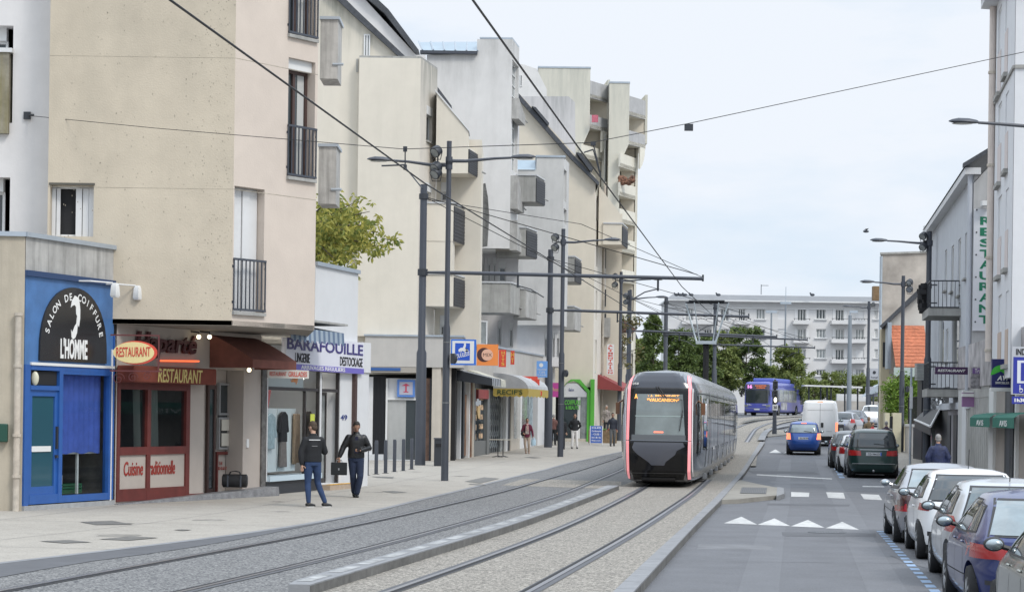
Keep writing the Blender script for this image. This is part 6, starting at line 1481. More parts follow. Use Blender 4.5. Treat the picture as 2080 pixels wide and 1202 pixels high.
# tiled slope: rows of tiles as real courses
tile=mat('terracotta_tile',(.50,.17,.09),.8,var=.25,vs=7)
r=Wi.rect(1806,1875,662,746);mb=MB();nr=12;nc=26
for i in range(nr):
    z0=r[2]+(r[3]-r[2])*i/nr;z1=r[2]+(r[3]-r[2])*(i+1)/nr;d0=1.9-1.7*i/nr;d1=1.9-1.7*(i+1)/nr
    for j in range(nc):
        a=r[0]+(r[1]-r[0])*j/nc;b=r[0]+(r[1]-r[0])*(j+.93)/nc
        mb.hexa([Wi.pt(a,z0-.05,d0+.02),Wi.pt(b,z0-.05,d0+.02),Wi.pt(b,z1-.03,d1-.02),Wi.pt(a,z1-.03,d1-.02)],[Wi.pt(a,z0+.02,d0+.04),Wi.pt(b,z0+.02,d0+.04),Wi.pt(b,z1+.02,d1+.01),Wi.pt(a,z1+.02,d1+.01)])
mb.build('tiled_roof',tile,bI)
mb=MB();mb.fbox(Wi,r[0]-.22,r[0]-.02,r[2]-.1,r[3]+.15,.1,.8);mb.build('barge_board',zinc,bI)
mb=MB();n=14
pts=[(r[0]-.1,r[2]-.05)]+[(r[0]-.1+(r[1]-r[0]+.2)*i/n,r[2]-.42-(.12 if i%2 else 0)) for i in range(n+1)]+[(r[1]+.1,r[2]-.05)]
mb.fpoly(Wi,pts,1.95,2.0);mb.build('scalloped_fascia',mat('pale_green_trim',(.45,.52,.5),.6),bI)
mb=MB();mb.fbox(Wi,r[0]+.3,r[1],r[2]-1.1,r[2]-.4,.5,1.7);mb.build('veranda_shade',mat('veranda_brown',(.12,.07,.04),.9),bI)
mb=MB();mb.fbox(Wi,r[0]-.1,r[1]+.3,0,r[2]-.6,.1,1.6);mb.build('veranda_wall',MATS['cream_house'],bI)
# low wall, railings and gate along the pavement
Wv=Wall((PXr(1838,104,900),104),(PXr(1884,92.,900),92.))
fw_=thing('garden_wall','pale low garden wall with white coping and black railings beside the pavement','wall',(Wv.o.x,Wv.o.y,gz(104)))
mb=MB();mb.fbox(Wv,0,Wv.L,0,1.75,-.25,0);mb.build('wall',mat('garden_wall_render',(.6,.57,.53),.9,var=.05,vs=2,streak=.3,scol=(.4,.38,.35)),fw_)
mb=MB();mb.fbox(Wv,-.05,Wv.L,1.75,1.87,-.3,.06);mb.build('coping',wframe,fw_)
railing(fw_,Wv,.2,Wv.L-.1,1.87,3.2,-.12,black,40)
W=WF(1803,1832,103);pl_=mat('cream_pillar',(.62,.58,.42),.9,var=.05)
gp=thing('gate','cream gate pillars with a plain gate between them, under the green climber','gate',tuple(W.pt(.5,gz(103),0)))
for x0,x1 in((1797,1806),(1813,1830)): fr(gp,x0,x1,838,893,pl_,'gate_pillar',W,-.3,.1,gz(103))
fr(gp,1806,1813,845,890,anth2,'gate_leaf',W,-.1,0,gz(103))
# white car glimpsed / garden shelter
W=WF(1850,1878,112);fr_=thing('garden_parasol','closed white garden parasol and covers behind the railings','parasol',tuple(W.pt(.4,2,0)))
mb=MB();p=P(1863,838,112);mb.loft([[p+V((rr*cos(a),rr*sin(a),zz)) for a in[2*pi*i/10 for i in range(10)]] for rr,zz in((.62,-1.0),(.6,-.3),(.45,.1),(.15,.35),(.05,.4))]);mb.build('canopy',wframe,fr_)
# parking ticket post
p=V((PXr(1849,84,900),84,0));t=thing('sign_post','slim grey post with a narrow plate seen edge on, by the low wall','post',tuple(p))
mb=MB();mb.tube([p+V((0,0,.1)),p+V((0,0,4.2))],.045);mb.build('post',zinc,t);mb=MB();mb.box(p+V((0,-.06,3.)),(.12,.04,.9));mb.build('plate',whiteR,t)
# kiosk roof and shelter by the bus
W=WF(1755,1800,165);ks=thing('kiosk','small pale kiosk with a sloping canopy behind the amber signal','kiosk',tuple(W.pt(0,gz(165),0)))
mb=MB();mb.prism([P(1755,805,165),P(1782,782,165),P(1800,776,165),P(1800,790,165),P(1784,796,165)],(0,1.5,0));mb.build('canopy',zinc,ks)
fr(ks,1762,1800,785,805,mat('lilac_grey',(.4,.4,.45),.7),'upper_panel',W.shift(-.3),-1,0)
mb=MB()
for x in(1768,1774,1790,1797): mb.tube([P(x,800,165),P(x,850,165)],.07,6)
mb.build('post',anth,ks)
W=WF(1766,1786,175);q=W.rect(1767,1785,748,771);mb=MB();mb.fbox(W,*q,-.2,0);o=tag(mb.build('hanging_sign',MATS['sign_grey']),'small grey square sign with a dark dot, above the far kiosk','sign');t=MB();t.ell(W.pt((q[0]+q[1])/2,(q[2]+q[3])/2+.15,.02),(.14,.03,.14),10,6);text(t,'hotel',W,q[0]+.1,q[1]-.1,q[2]+.12,q[2]+.3,.01);t.build('lettering',anth2,o)
# tram stop shelter line across the background
st_=thing('tram_shelter','long white topped shelter beam on thin black posts behind the van','shelter',tuple(P(1700,830,188)))
mb=MB();mb.prism([P(1634,781,188),P(1752,785,188),P(1752,788,188),P(1634,784,188)],(0,2,0));mb.build('beam',wframe,st_)
mb=MB()
for x in(1643,1667,1680,1688,1716,1742): mb.tube([P(x,784,188.5),P(x,842,188.5)],.08,6)
mb.build('post',anth2,st_)
W=WF(1680,1760,195);t=thing('low_wall','low pale retaining wall behind the shelter, under the bushes','wall',tuple(P(1700,830,195)))
fr(t,1655,1785,814,835,mat('low_wall_stone',(.45,.42,.38),.9,var=.15,vs=1),'wall',W,-.5,0,2.0);fr(t,1700,1765,800,815,whiteR,'upper_wall',W.shift(-1.2),-.5,0)
# ================= VEHICLES =================
def interp(tab,z):
    if z<=tab[0][0]: return tab[0][1:]
    for a,b in zip(tab,tab[1:]):
        if z<=b[0]:
            t=(z-a[0])/(b[0]-a[0]);return tuple(p+(q-p)*t for p,q in zip(a[1:],b[1:]))
    return tab[-1][1:]
class Shell:
    """closed body from plan outlines stacked in height: rows (z, y_rear, y_front, half_width, exponent)"""
    def __init__(s,tab): s.t=tab
    def at(s,z): return interp(s.t,z)
    def side(s,sg,y,z,off=0):
        yr,yf,w,n=s.at(z);c=(yr+yf)/2;a=(yf-yr)/2;k=min(.999,abs(y-c)/a);x=w*(1-k**n)**(1/n);return V((sg*(x+off),y,z))
    def end(s,sg,x,z,off=0):
        yr,yf,w,n=s.at(z);c=(yr+yf)/2;a=(yf-yr)/2;k=min(.999,abs(x)/w);y=c+sg*a*(1-k**n)**(1/n);return V((x,y+sg*off,z))
    def body(s,seg=56,step=.05):
        zs=[];
        for a,b in zip(s.t,s.t[1:]):
            m=max(1,int((b[0]-a[0])/step));zs+=[a[0]+(b[0]-a[0])*i/m for i in range(m)]
        zs.append(s.t[-1][0]);mb=MB();rings=[]
        for z in zs:
            yr,yf,w,n=s.at(z);c=(yr+yf)/2;a=(yf-yr)/2;r=[]
            for k in range(seg):
                t=2*pi*k/seg;ct,st=cos(t),sin(t);r.append(V((w*copysign(abs(ct)**(2/n),ct),c+a*copysign(abs(st)**(2/n),st),z)))
            rings.append(r)
        # crown
        z=zs[-1];yr,yf,w,n=s.at(z)
        for f,h in((.8,.022),(.4,.045)):
            c=(yr+yf)/2;rings.append([V((p.x*f,c+(p.y-c)*f,z+h)) for p in rings[-1 if f==.8 else -1]] if f==.8 else [V((p.x*.4,c+(p.y-c)*.4,z+h)) for p in rings[-1]])
        mb.loft(rings);return mb
def sidepatch(S,mb,sg,quad,off=.006,nu=8,nv=4,th=.0):
    """quad: four (y,z) corners, counter-clockwise"""
    g=[]
    for j in range(nv+1):
        v=j/nv;row=[]
        for i in range(nu+1):
            u=i/nu;y=(quad[0][0]*(1-u)+quad[1][0]*u)*(1-v)+(quad[3][0]*(1-u)+quad[2][0]*u)*v;z=(quad[0][1]*(1-u)+quad[1][1]*u)*(1-v)+(quad[3][1]*(1-u)+quad[2][1]*u)*v
            row.append(S.side(sg,y,z,off))
        g.append(row)
    k=len(mb.v);mb.v+=[p for r in g for p in r]
    for j in range(nv):
        for i in range(nu):
            f=(k+j*(nu+1)+i,k+j*(nu+1)+i+1,k+(j+1)*(nu+1)+i+1,k+(j+1)*(nu+1)+i);mb.f.append(f if sg>0 else f[::-1])
    return mb
def endpatch(S,mb,sg,quad,off=.006,nu=16,nv=4):
    nv=max(nv,int(abs(quad[3][1]-quad[0][1])/.03))
    g=[]
    for j in range(nv+1):
        v=j/nv;row=[]
        for i in range(nu+1):
            u=i/nu;x=(quad[0][0]*(1-u)+quad[1][0]*u)*(1-v)+(quad[3][0]*(1-u)+quad[2][0]*u)*v;z=(quad[0][1]*(1-u)+quad[1][1]*u)*(1-v)+(quad[3][1]*(1-u)+quad[2][1]*u)*v
            row.append(S.end(sg,x,z,off))
        g.append(row)
    k=len(mb.v);mb.v+=[p for r in g for p in r]
    for j in range(nv):
        for i in range(nu):
            f=(k+j*(nu+1)+i,k+j*(nu+1)+i+1,k+(j+1)*(nu+1)+i+1,k+(j+1)*(nu+1)+i);mb.f.append(f if sg<0 else f[::-1])
    return mb
def lb(mb,name,m,par,**k): return mb.build(name,m,par,world=False,**k)
rubber=mat('tyre_rubber',(.02,.02,.021),.85,var=.2,vs=20)
rimm=mat('wheel_rim',(.4,.41,.42),.35,metal=.8)
trimb=mat('black_trim',(.025,.025,.027),.55)
carglass=mat('car_glass',(.03,.038,.042),.03,spec=1.)
carglass2=mat('car_glass_light',(.22,.27,.29),.04,spec=1.,var=.25,vs=2)  # pale base colour stands in for sky reflected in rear windows
tailr=mat('tail_red',(.38,.015,.015),.2,coat=.6)
tailon=mat('tail_lit',(1,.22,.10),.3,emis=1.3)
tailo=mat('tail_amber',(.7,.22,.1),.25,coat=.5)
platew=mat('number_plate',(.62,.64,.66),.5)
mirr=mat('mirror_glass',(.36,.41,.43),.12,metal=.7)
linerm=mat('arch_liner',(.008,.008,.008),.95)
def paint(name,c,metal=.0,rough=.28): return mat(name,c,rough,metal=metal,coat=.7,var=.03,vs=3)
def wheel(par,x,y,r,wd,sg,front=False):
    mb=MB();prof=[(r*.62,0),(r*.95,0),(r,.03),(r,wd-.03),(r*.95,wd),(r*.62,wd)]
    rings=[[V((x+sg*(d-wd),y+rr*cos(2*pi*k/28),r+rr*sin(2*pi*k/28))) for k in range(28)] for rr,d in prof]
    mb.loft(rings);o=lb(mb,'wheel',rubber,par,smooth=True)
    h=MB();h.tube([V((x-sg*.05,y,r)),V((x-sg*.012,y,r))],r*.63,28)
    for k in range(7):
        a=2*pi*k/7;c=V((0,cos(a),sin(a)));d=V((0,-sin(a),cos(a)))
        h.hexa([V((x-sg*.015,y,r))+c*r*.1+d*.05*r,V((x-sg*.015,y,r))+c*r*.6+d*.09*r,V((x-sg*.015,y,r))+c*r*.6-d*.09*r,V((x-sg*.015,y,r))+c*r*.1-d*.05*r],[V((x+sg*.012,y,r))+c*r*.1+d*.04*r,V((x+sg*.0,y,r))+c*r*.58+d*.07*r,V((x+sg*.0,y,r))+c*r*.58-d*.07*r,V((x+sg*.012,y,r))+c*r*.1-d*.04*r])
    lb(h,'rim',rimm,o)
    return o
def cut_arches(ob,wheels,ro,w):
    """real wheel openings"""
    me=ob.data
    cut=MB()
    for y in wheels:
        for sg in(-1,1): cut.tube([V((sg*(w-.30),y,ro*.93)),V((sg*(w+.3),y,ro*.93))],ro,26)
    c=cut.build('cutter',trimb,None,world=False)
    b=bmesh.new();b.from_mesh(c.data);bmesh.ops.recalc_face_normals(b,faces=b.faces);b.to_mesh(c.data);b.free()
    loc,par=ob.location.copy(),ob.parent;c.parent=par
    md=ob.modifiers.new('b','BOOLEAN');md.operation='DIFFERENCE';md.object=c;md.solver='EXACT'
    bpy.context.view_layer.update()
    nm=bpy.data.meshes.new_from_object(ob.evaluated_get(bpy.context.evaluated_depsgraph_get()));ob.modifiers.clear();ob.data=nm
    for f in nm.polygons: f.use_smooth=True
    nm.set_sharp_from_angle(angle=radians(35))
    bpy.data.objects.remove(c)
def car(name,label,cat,loc,rz,tab,paintm,wheels,wr,win=(),rearglass=None,frontglass=None,lights=(),plate=None,mirrors=None,bumper=None,seams=(),handles=(),extra=None,group=None,bump_m=None,gl=None,arch=1.13,mirror_m=None,rgl=None,platetext=None):
    t=thing(name,label,cat,loc,rz,group);S=Shell(tab);w=max(r[3] for r in tab)
    b=S.body();o=lb(b,'body',paintm,t,smooth=True);cut_arches(o,wheels,wr*arch,w)
    L=MB()
    for y in wheels:
        for sg in(-1,1): L.tube([V((sg*(w-.32),y,wr*arch*.93)),V((sg*(w-.20),y,wr*arch*.93))],wr*arch*1.02,22)
    lb(L,'wheel_housing',linerm,t)
    for i,y in enumerate(wheels):
        for sg in(-1,1): wheel(t,sg*(w-.015),y,wr,.19,sg)
    gl=gl or carglass
    for q in win:
        for sg in(-1,1): m_=MB();sidepatch(S,m_,sg,q,.006);lb(m_,'side_window',gl,t,smooth=2)
    if win:
        for sg in(-1,1):
            m_=MB()
            y0=min(p[0] for q in win for p in q);
            for q in win: # thin dark surround
                g=.022;cy=sum(p[0] for p in q)/4;cz=sum(p[1] for p in q)/4
                sidepatch(S,m_,sg,[(p[0]+(g if p[0]>cy else -g),p[1]+(g if p[1]>cz else -g)) for p in q],.003)
            lb(m_,'window_surround',trimb,t,smooth=2)
    if rearglass: 
        m_=MB();endpatch(S,m_,-1,rearglass,.014);rg=lb(m_,'rear_window',rgl or gl,t,smooth=2)
        m_=MB();cx=0;cz=sum(p[1] for p in rearglass)/4;endpatch(S,m_,-1,[(p[0]*1.04,p[1]+(.025 if p[1]>cz else -.025)) for p in rearglass],.007);lb(m_,'window_seal',trimb,rg,smooth=2)
        m_=MB();p=S.end(-1,-.0,cz-.12,.03);q=S.end(-1,.38,cz-.16,.03);m_.tube([p,q],.011,5);lb(m_,'wiper',trimb,rg)
    if frontglass: m_=MB();endpatch(S,m_,1,frontglass,.014);lb(m_,'windscreen',gl,t,smooth=2)
    for nm,kind,q,m in lights:
        for sg in(-1,1):
            m_=MB()
            if kind=='rear': endpatch(S,m_,-1,[(p[0]*sg,p[1]) for p in(q if sg>0 else [q[1],q[0],q[3],q[2]])],.014)
            elif kind=='front': endpatch(S,m_,1,[(p[0]*sg,p[1]) for p in(q if sg>0 else [q[1],q[0],q[3],q[2]])],.012)
            else: sidepatch(S,m_,sg,q,.012)
            lb(m_,nm,m,t,smooth=2)
    if plate:
        sg,z,hw,hh=plate;p=S.end(sg,0,z,.02);m_=MB();m_.box(p,(hw*2,.02,hh*2));pp=lb(m_,'number_plate',platew,t)
        m_=MB();m_.box(p+V((-sg*-1*(hw-.02)*-1,sg*.003,0)),(.04,.018,hh*2-.01));lb(m_,'blue_band',MATS['sign_royal'],pp)
        if platetext:
            W=Wall((p.x-hw,p.y-.0),(p.x+hw,p.y-.0));m_=MB();text(m_,platetext,W,.06,hw*2-.04,z-hh*.6,z+hh*.6,.013,off=.01);m_.build('characters',black,pp,world=False)
    if mirrors:
        y,z,sz=mirrors
        for sg in(-1,1):
            p=S.side(sg,y,z,.0);c=p+V((sg*(.07+sz*.38),-.03,.05));m_=MB();m_.ell(c,(sz*.46,.075,sz*.34),14,8);m_.tube([p-V((sg*.04,0,.01)),c],.03,6);mo=lb(m_,'mirror',mirror_m or trimb,t,smooth=True)
            m_=MB();m_.ell(c+V((0,-.045,0)),(sz*.38,.045,sz*.26),14,8);lb(m_,'mirror_glass',mirr,mo,smooth=True)
    if bumper:
        z0,z1=bumper;m_=MB();yr,yf,w_,n=S.at((z0+z1)/2)
        for sg in(-1,1):
            m2=MB();endpatch(S,m2,sg,[(-.93*w_,z0),(.93*w_,z0),(.93*w_,z1),(-.93*w_,z1)],.014,16,2);lb(m2,'bumper_strip',bump_m or trimb,t,smooth=2)
    for q in seams:
        for sg in(-1,1):
            m_=MB();(y0,z0),(y1,z1)=q;hw=.006;
            if abs(y1-y0)<abs(z1-z0): qq=[(y0-hw,z0),(y0+hw,z0),(y1+hw,z1),(y1-hw,z1)]
            else: qq=[(y0,z0-hw),(y1,z1-hw),(y1,z1+hw),(y0,z0+hw)]
            sidepatch(S,m_,sg,qq,.002,8 if abs(y1-y0)>.3 else 1,6);lb(m_,'door_seam',linerm,t)
    for y,z in handles:
        for sg in(-1,1): p=S.side(sg,y,z,.012);m_=MB();m_.ell(p,(.018,.09,.016),10,6);lb(m_,'door_handle',paintm,t,smooth=True)
    # underside, made broad and low to deepen the shade beneath the car
    m_=MB();yr,yf,w_,n=tab[0][1:];m_.box((0,(yr+yf)/2,tab[0][0]-.02),(w_*1.86,(yf-yr)*.92,.14));lb(m_,'underbody',linerm,t)
    if name=='parked_car' and loc[1]<40: t.scale=(1,1,.94)
    # exhaust
    if extra: extra(t,S)
    return t,S
HD=-radians(7.)
def at(px,py,wx,wy,rz):
    """origin so that the local point (wx,wy) stands on the ground at the pixel"""
    g=G(px,py);v=Matrix.Rotation(rz,3,'Z')@V((wx,wy,0));p=g-v;return (p.x,p.y,gz(p.y))
def aerial(y,z):
    def f(t,S): m_=MB();m_.tube([V((0,y,z)),V((0,y-.12,z+.35))],.007,4);lb(m_,'aerial',trimb,t)
    return f
# 1 silver saloon estate with dark tail lamps (W = .86)
sedan=[(.20,-2.1,2.1,.78,6),(.30,-2.20,2.18,.83,5),(.45,-2.25,2.22,.86,5),(.60,-2.24,2.22,.865,5),(.72,-2.22,2.12,.86,5),(.82,-2.20,1.75,.85,5),(.90,-2.14,1.25,.835,5),(.96,-2.02,1.05,.81,5),(1.0,-1.72,.92,.77,6),(1.15,-1.45,.62,.70,6),(1.30,-1.12,.32,.63,6),(1.39,-.85,.08,.58,5),(1.41,-.7,-.05,.5,4)]
silver=paint('silver_paint',(.36,.37,.40),.6);whitec=paint('white_car_paint',(.8,.8,.8));silver2=paint('pale_silver_paint',(.52,.54,.56),.45);blueC=paint('violet_blue_paint',(.012,.024,.125),.3);greyg=paint('olive_grey_paint',(.30,.31,.27),.6);greenv=paint('dark_green_paint',(.008,.035,.03),.2);blueM=paint('bright_blue_paint',(.015,.07,.30),.25)
def redlamp(t,S): pass
loc=at(1815,1100,-.84,-1.33,HD)
car('parked_car','silver saloon with dark and red tail lamps, furthest of the near parked row','car',loc,HD,sedan,silver,(-1.33,1.36),.31,
 win=([(-1.28,1.0),(-.86,.99),(-.82,1.3),(-1.02,1.28)],[(-.82,.99),(-.12,.98),(-.18,1.34),(-.76,1.34)],[(-.06,.98),(.78,.98),(.38,1.28),(-.1,1.34)]),
 rearglass=[(-.62,1.03),(.62,1.03),(.5,1.33),(-.5,1.33)],frontglass=[(.66,1.0),(-.66,1.0),(-.55,1.33),(.55,1.33)],
 lights=(('tail_lamp','rear',[(.52,.62),(.82,.62),(.80,.90),(.56,.90)],mat('smoked_lamp',(.06,.02,.02),.15,coat=.6)),('tail_lamp_red','side',[(-2.2,.60),(-2.02,.60),(-2.05,.74),(-2.2,.74)],tailr),('tail_lamp_lower','rear',[(.5,.60),(.84,.60),(.84,.70),(.52,.70)],tailr),('headlamp','front',[(.5,.6),(.8,.6),(.8,.76),(.5,.76)],winglass2)),
 plate=(-1,.74,.26,.055),mirrors=(.72,.98,.2),bumper=(.42,.50),seams=(((-.82,.3),(-.82,.96)),((.1,.28),(.1,.96)),((.95,.35),(.85,.95)),((-1.95,.56),(1.9,.56))),handles=((-.72,.84),(.2,.84)),rgl=carglass2,mirror_m=silver)
# 2 rounded white hatchback
hatch=[(.20,-1.75,1.75,.74,6),(.30,-1.86,1.86,.80,4.5),(.45,-1.92,1.92,.825,4),(.58,-1.92,1.92,.83,4),(.70,-1.88,1.84,.825,4.2),(.82,-1.82,1.45,.82,4.5),(.93,-1.78,1.05,.80,5),(1.0,-1.72,.92,.775,5),(1.15,-1.60,.62,.71,5),(1.30,-1.42,.30,.64,5),(1.40,-1.22,.05,.57,4.5),(1.43,-1.0,-.15,.48,4)]
loc=at(1861,1133,-.81,-1.2,HD)
car('parked_car','rounded white hatchback parked second from the far end of the near row','car',loc,HD,hatch,whitec,(-1.2,1.22),.30,
 win=([(-1.35,1.02),(-.75,.99),(-.72,1.32),(-1.15,1.30)],[(-.68,.98),(.75,.98),(.32,1.30),(-.64,1.34)]),
 rearglass=[(-.66,.98),(.66,.98),(.5,1.36),(-.5,1.36)],frontglass=[(.66,1.0),(-.66,1.0),(-.55,1.33),(.55,1.33)],
 lights=(('tail_lamp','rear',[(.66,.80),(.80,.80),(.78,.92),(.70,.90)],tailr),('headlamp','front',[(.5,.6),(.8,.6),(.8,.8),(.5,.75)],winglass2)),
 plate=(-1,.62,.26,.055),mirrors=(.66,.97,.21),bumper=(.40,.47),seams=(((-.72,.4),(-.70,.95)),((.72,.3),(.7,.95))),handles=((-.55,.84),),extra=aerial(-.75,1.44),mirror_m=trimb)
# 3 pale silver hatchback
loc=at(1889,1161,-.82,1.25,HD)
h3=[(z*1.0,a*1.02,b*1.02,w*1.02,n) for z,a,b,w,n in hatch]
car('parked_car','pale silver hatchback in the middle of the near parked row','car',loc,HD,h3,silver2,(-1.2,1.25),.30,
 win=([(-1.35,1.02),(-.80,.99),(-.74,1.32),(-1.15,1.30)],[(-.72,.98),(-.02,.98),(-.06,1.34),(-.66,1.34)],[(.04,.98),(.78,.98),(.32,1.30),(.0,1.34)]),
 rearglass=[(-.64,1.0),(.64,1.0),(.5,1.36),(-.5,1.36)],frontglass=[(.66,1.0),(-.66,1.0),(-.55,1.33),(.55,1.33)],
 lights=(('tail_lamp','rear',[(.71,.76),(.83,.76),(.80,.98),(.75,.98)],tailr),('headlamp','front',[(.5,.6),(.8,.6),(.8,.8),(.5,.75)],winglass2)),
 plate=(-1,.60,.26,.055),mirrors=(.66,.97,.21),bumper=(.38,.46),seams=(((-.76,.4),(-.74,.95)),((.0,.3),(.0,.95)),((.78,.3),(.75,.95))),handles=((-.65,.84),(.12,.84)),extra=aerial(-1.0,1.44),mirror_m=trimb,rgl=mat('car_glass_mid',(.10,.13,.14),.04,spec=1.,var=.3,vs=2))  # rear glass has the sky reflection put into its base colour
# 4 violet blue car, big red lamps
bl_=[(.18,-1.85,1.9,.76,6),(.28,-1.98,1.98,.82,4.5),(.42,-2.05,2.03,.85,4),(.56,-2.06,2.03,.855,4),(.70,-2.03,1.95,.85,4.2),(.82,-2.0,1.6,.845,4.5),(.93,-1.96,1.15,.82,5),(1.0,-1.86,1.0,.79,5),(1.15,-1.62,.68,.72,5),(1.30,-1.36,.34,.65,5),(1.40,-1.10,.08,.58,4.5),(1.43,-.9,-.1,.5,4)]
HB=-radians(6.5)
loc=(PX(1909,24.7,1100)+.85-.08,24.7-1.27,0)
car('parked_car','glossy violet blue hatchback with large red tail lamps, second nearest in the row','car',loc,HB,bl_,blueC,(-1.25,1.3),.31,
 win=([(-1.38,1.02),(-.86,1.0),(-.80,1.31),(-1.12,1.28)],[(-.82,.99),(-.06,.98),(-.1,1.34),(-.74,1.34)],[(0,.98),(.85,.98),(.38,1.29),(-.04,1.34)]),
 rearglass=[(-.66,1.0),(.66,1.0),(.52,1.36),(-.52,1.36)],frontglass=[(.66,1.0),(-.66,1.0),(-.55,1.33),(.55,1.33)],
 lights=(('tail_lamp','rear',[(.50,.74),(.84,.72),(.83,.89),(.55,.88)],tailr),('tail_lamp_side','side',[(-1.98,.72),(-1.84,.74),(-1.86,.87),(-1.96,.89)],tailr),('headlamp','front',[(.5,.6),(.8,.6),(.8,.8),(.5,.75)],winglass2)),
 plate=(-1,.50,.26,.055),mirrors=(.74,.97,.22),bumper=(.44,.49),seams=(((-.84,.4),(-.80,.96)),((-.02,.3),(-.02,.96)),((.85,.3),(.82,.96)),((-1.2,.50),(1.1,.46))),handles=((-.7,.86),(.1,.86)),rgl=carglass2,mirror_m=trimb)
# 5 nearest car, cut by the corner
loc=(PX(2030,19.4,1100)+.86,19.0,0)
car('parked_car','olive grey metallic car cut off by the bottom right corner of the picture','car',loc,HB,bl_,greyg,(-1.25,1.3),.31,
 win=([(-.82,.99),(-.06,.98),(-.1,1.34),(-.74,1.34)],[(0,.98),(.85,.98),(.38,1.29),(-.04,1.34)]),rearglass=[(-.66,1.0),(.66,1.0),(.52,1.36),(-.52,1.36)],frontglass=[(.66,1.0),(-.66,1.0),(-.55,1.33),(.55,1.33)],
 lights=(('tail_lamp','rear',[(.44,.70),(.84,.70),(.83,.90),(.50,.90)],tailr),('headlamp','front',[(.5,.6),(.8,.6),(.8,.8),(.5,.75)],winglass2)),
 plate=(-1,.6,.26,.055),mirrors=(.74,.97,.22),seams=(((-.84,.4),(-.80,.96)),((-.02,.3),(-.02,.96)),((.85,.3),(.82,.96))),handles=((-.7,.86),(.1,.86)),mirror_m=trimb)
# green people carrier
mpv=[(.22,-2.1,2.1,.80,7),(.32,-2.2,2.2,.87,6),(.50,-2.24,2.22,.91,6),(.75,-2.22,2.20,.915,6),(.90,-2.20,2.0,.91,6),(1.02,-2.18,1.55,.89,6),(1.15,-2.15,1.35,.86,6),(1.40,-2.08,.95,.80,6.5),(1.60,-1.98,.55,.74,6.5),(1.69,-1.85,.35,.68,6),(1.71,-1.7,.2,.6,5)]
loc=at(1722,969,-.87,-1.4,HD)
def rails(t,S):
    m_=MB();m_.ell(S.end(-1,0,.26,.03),(.05,.05,.05),10,6);lb(m_,'tow_ball',rimm,t,smooth=True)
    m_=MB();m_.tube([S.end(-1,-.5,1.01,.015),S.end(-1,.5,1.01,.015)],.012,5);lb(m_,'chrome_strip',rimm,t)
    m_=MB();m_.box(S.end(-1,0,.52,.0),(1.5,.03,.015));lb(m_,'bumper_line',rimm,t)
    for sg in(-1,1): m_=MB();m_.tube([V((sg*.68,-1.5,1.74)),V((sg*.68,.1,1.76))],.02,6);lb(m_,'roof_rail',silver,t)
car('parked_car','dark green people carrier with a wide rear window, parked beyond the pedestrian crossing','car',loc,HD,mpv,greenv,(-1.4,1.42),.32,
 win=([(-2.0,1.12),(-1.2,1.08),(-1.2,1.52),(-1.85,1.5)],[(-1.12,1.07),(-.1,1.06),(-.12,1.56),(-1.12,1.56)],[(-.02,1.06),(1.15,1.06),(.62,1.5),(-.04,1.56)]),
 rearglass=[(-.74,1.10),(.74,1.10),(.64,1.60),(-.64,1.60)],frontglass=[(.7,1.1),(-.7,1.1),(-.6,1.6),(.6,1.6)],
 lights=(('tail_lamp','rear',[(.44,.80),(.88,.80),(.88,1.0),(.46,.97)],tailr),),plate=(-1,.86,.27,.06),platetext='CD 944 EY',mirrors=(.95,1.08,.2),bumper=(.50,.62),bump_m=greenv,extra=rails,mirror_m=trimb)
# cars behind it
loc=at(1704,948,-.8,-1.2,HD)
loc=(13.55,80.8,gz(80.8))
car('parked_car','white car half hidden just beyond the green people carrier','car',loc,HD,[(z*1.0,a,b,w*1.03,n) for z,a,b,w,n in hatch],whitec,(-1.2,1.22),.30,
 win=([(-1.35,1.02),(-.75,.99),(-.72,1.32),(-1.15,1.30)],[(-.68,.98),(.75,.98),(.32,1.30),(-.64,1.34)]),rearglass=[(-.66,.98),(.66,.98),(.5,1.36),(-.5,1.36)],lights=(('tail_lamp','rear',[(.58,.72),(.80,.72),(.78,.98),(.60,.98)],tailr),),mirrors=(.66,.97,.21),seams=(((-.7,.3),(-.7,.95)),))
loc=(14.05,86.,gz(86))
car('parked_car','dark grey car in front of the white one, furthest in the parked row','car',loc,HD,[(z*1.04,a,b,w*1.03,n) for z,a,b,w,n in hatch],paint('graphite_paint',(.10,.11,.12),.5),(-1.2,1.22),.30,
 win=([(-1.35,1.02),(-.75,.99),(-.72,1.32),(-1.15,1.30)],[(-.68,.98),(.75,.98),(.32,1.30),(-.64,1.34)]),rearglass=[(-.66,.98),(.66,.98),(.5,1.36),(-.5,1.36)],lights=(('tail_lamp','rear',[(.58,.72),(.80,.72),(.78,.98),(.60,.98)],tailr),),mirrors=(.66,.97,.21))
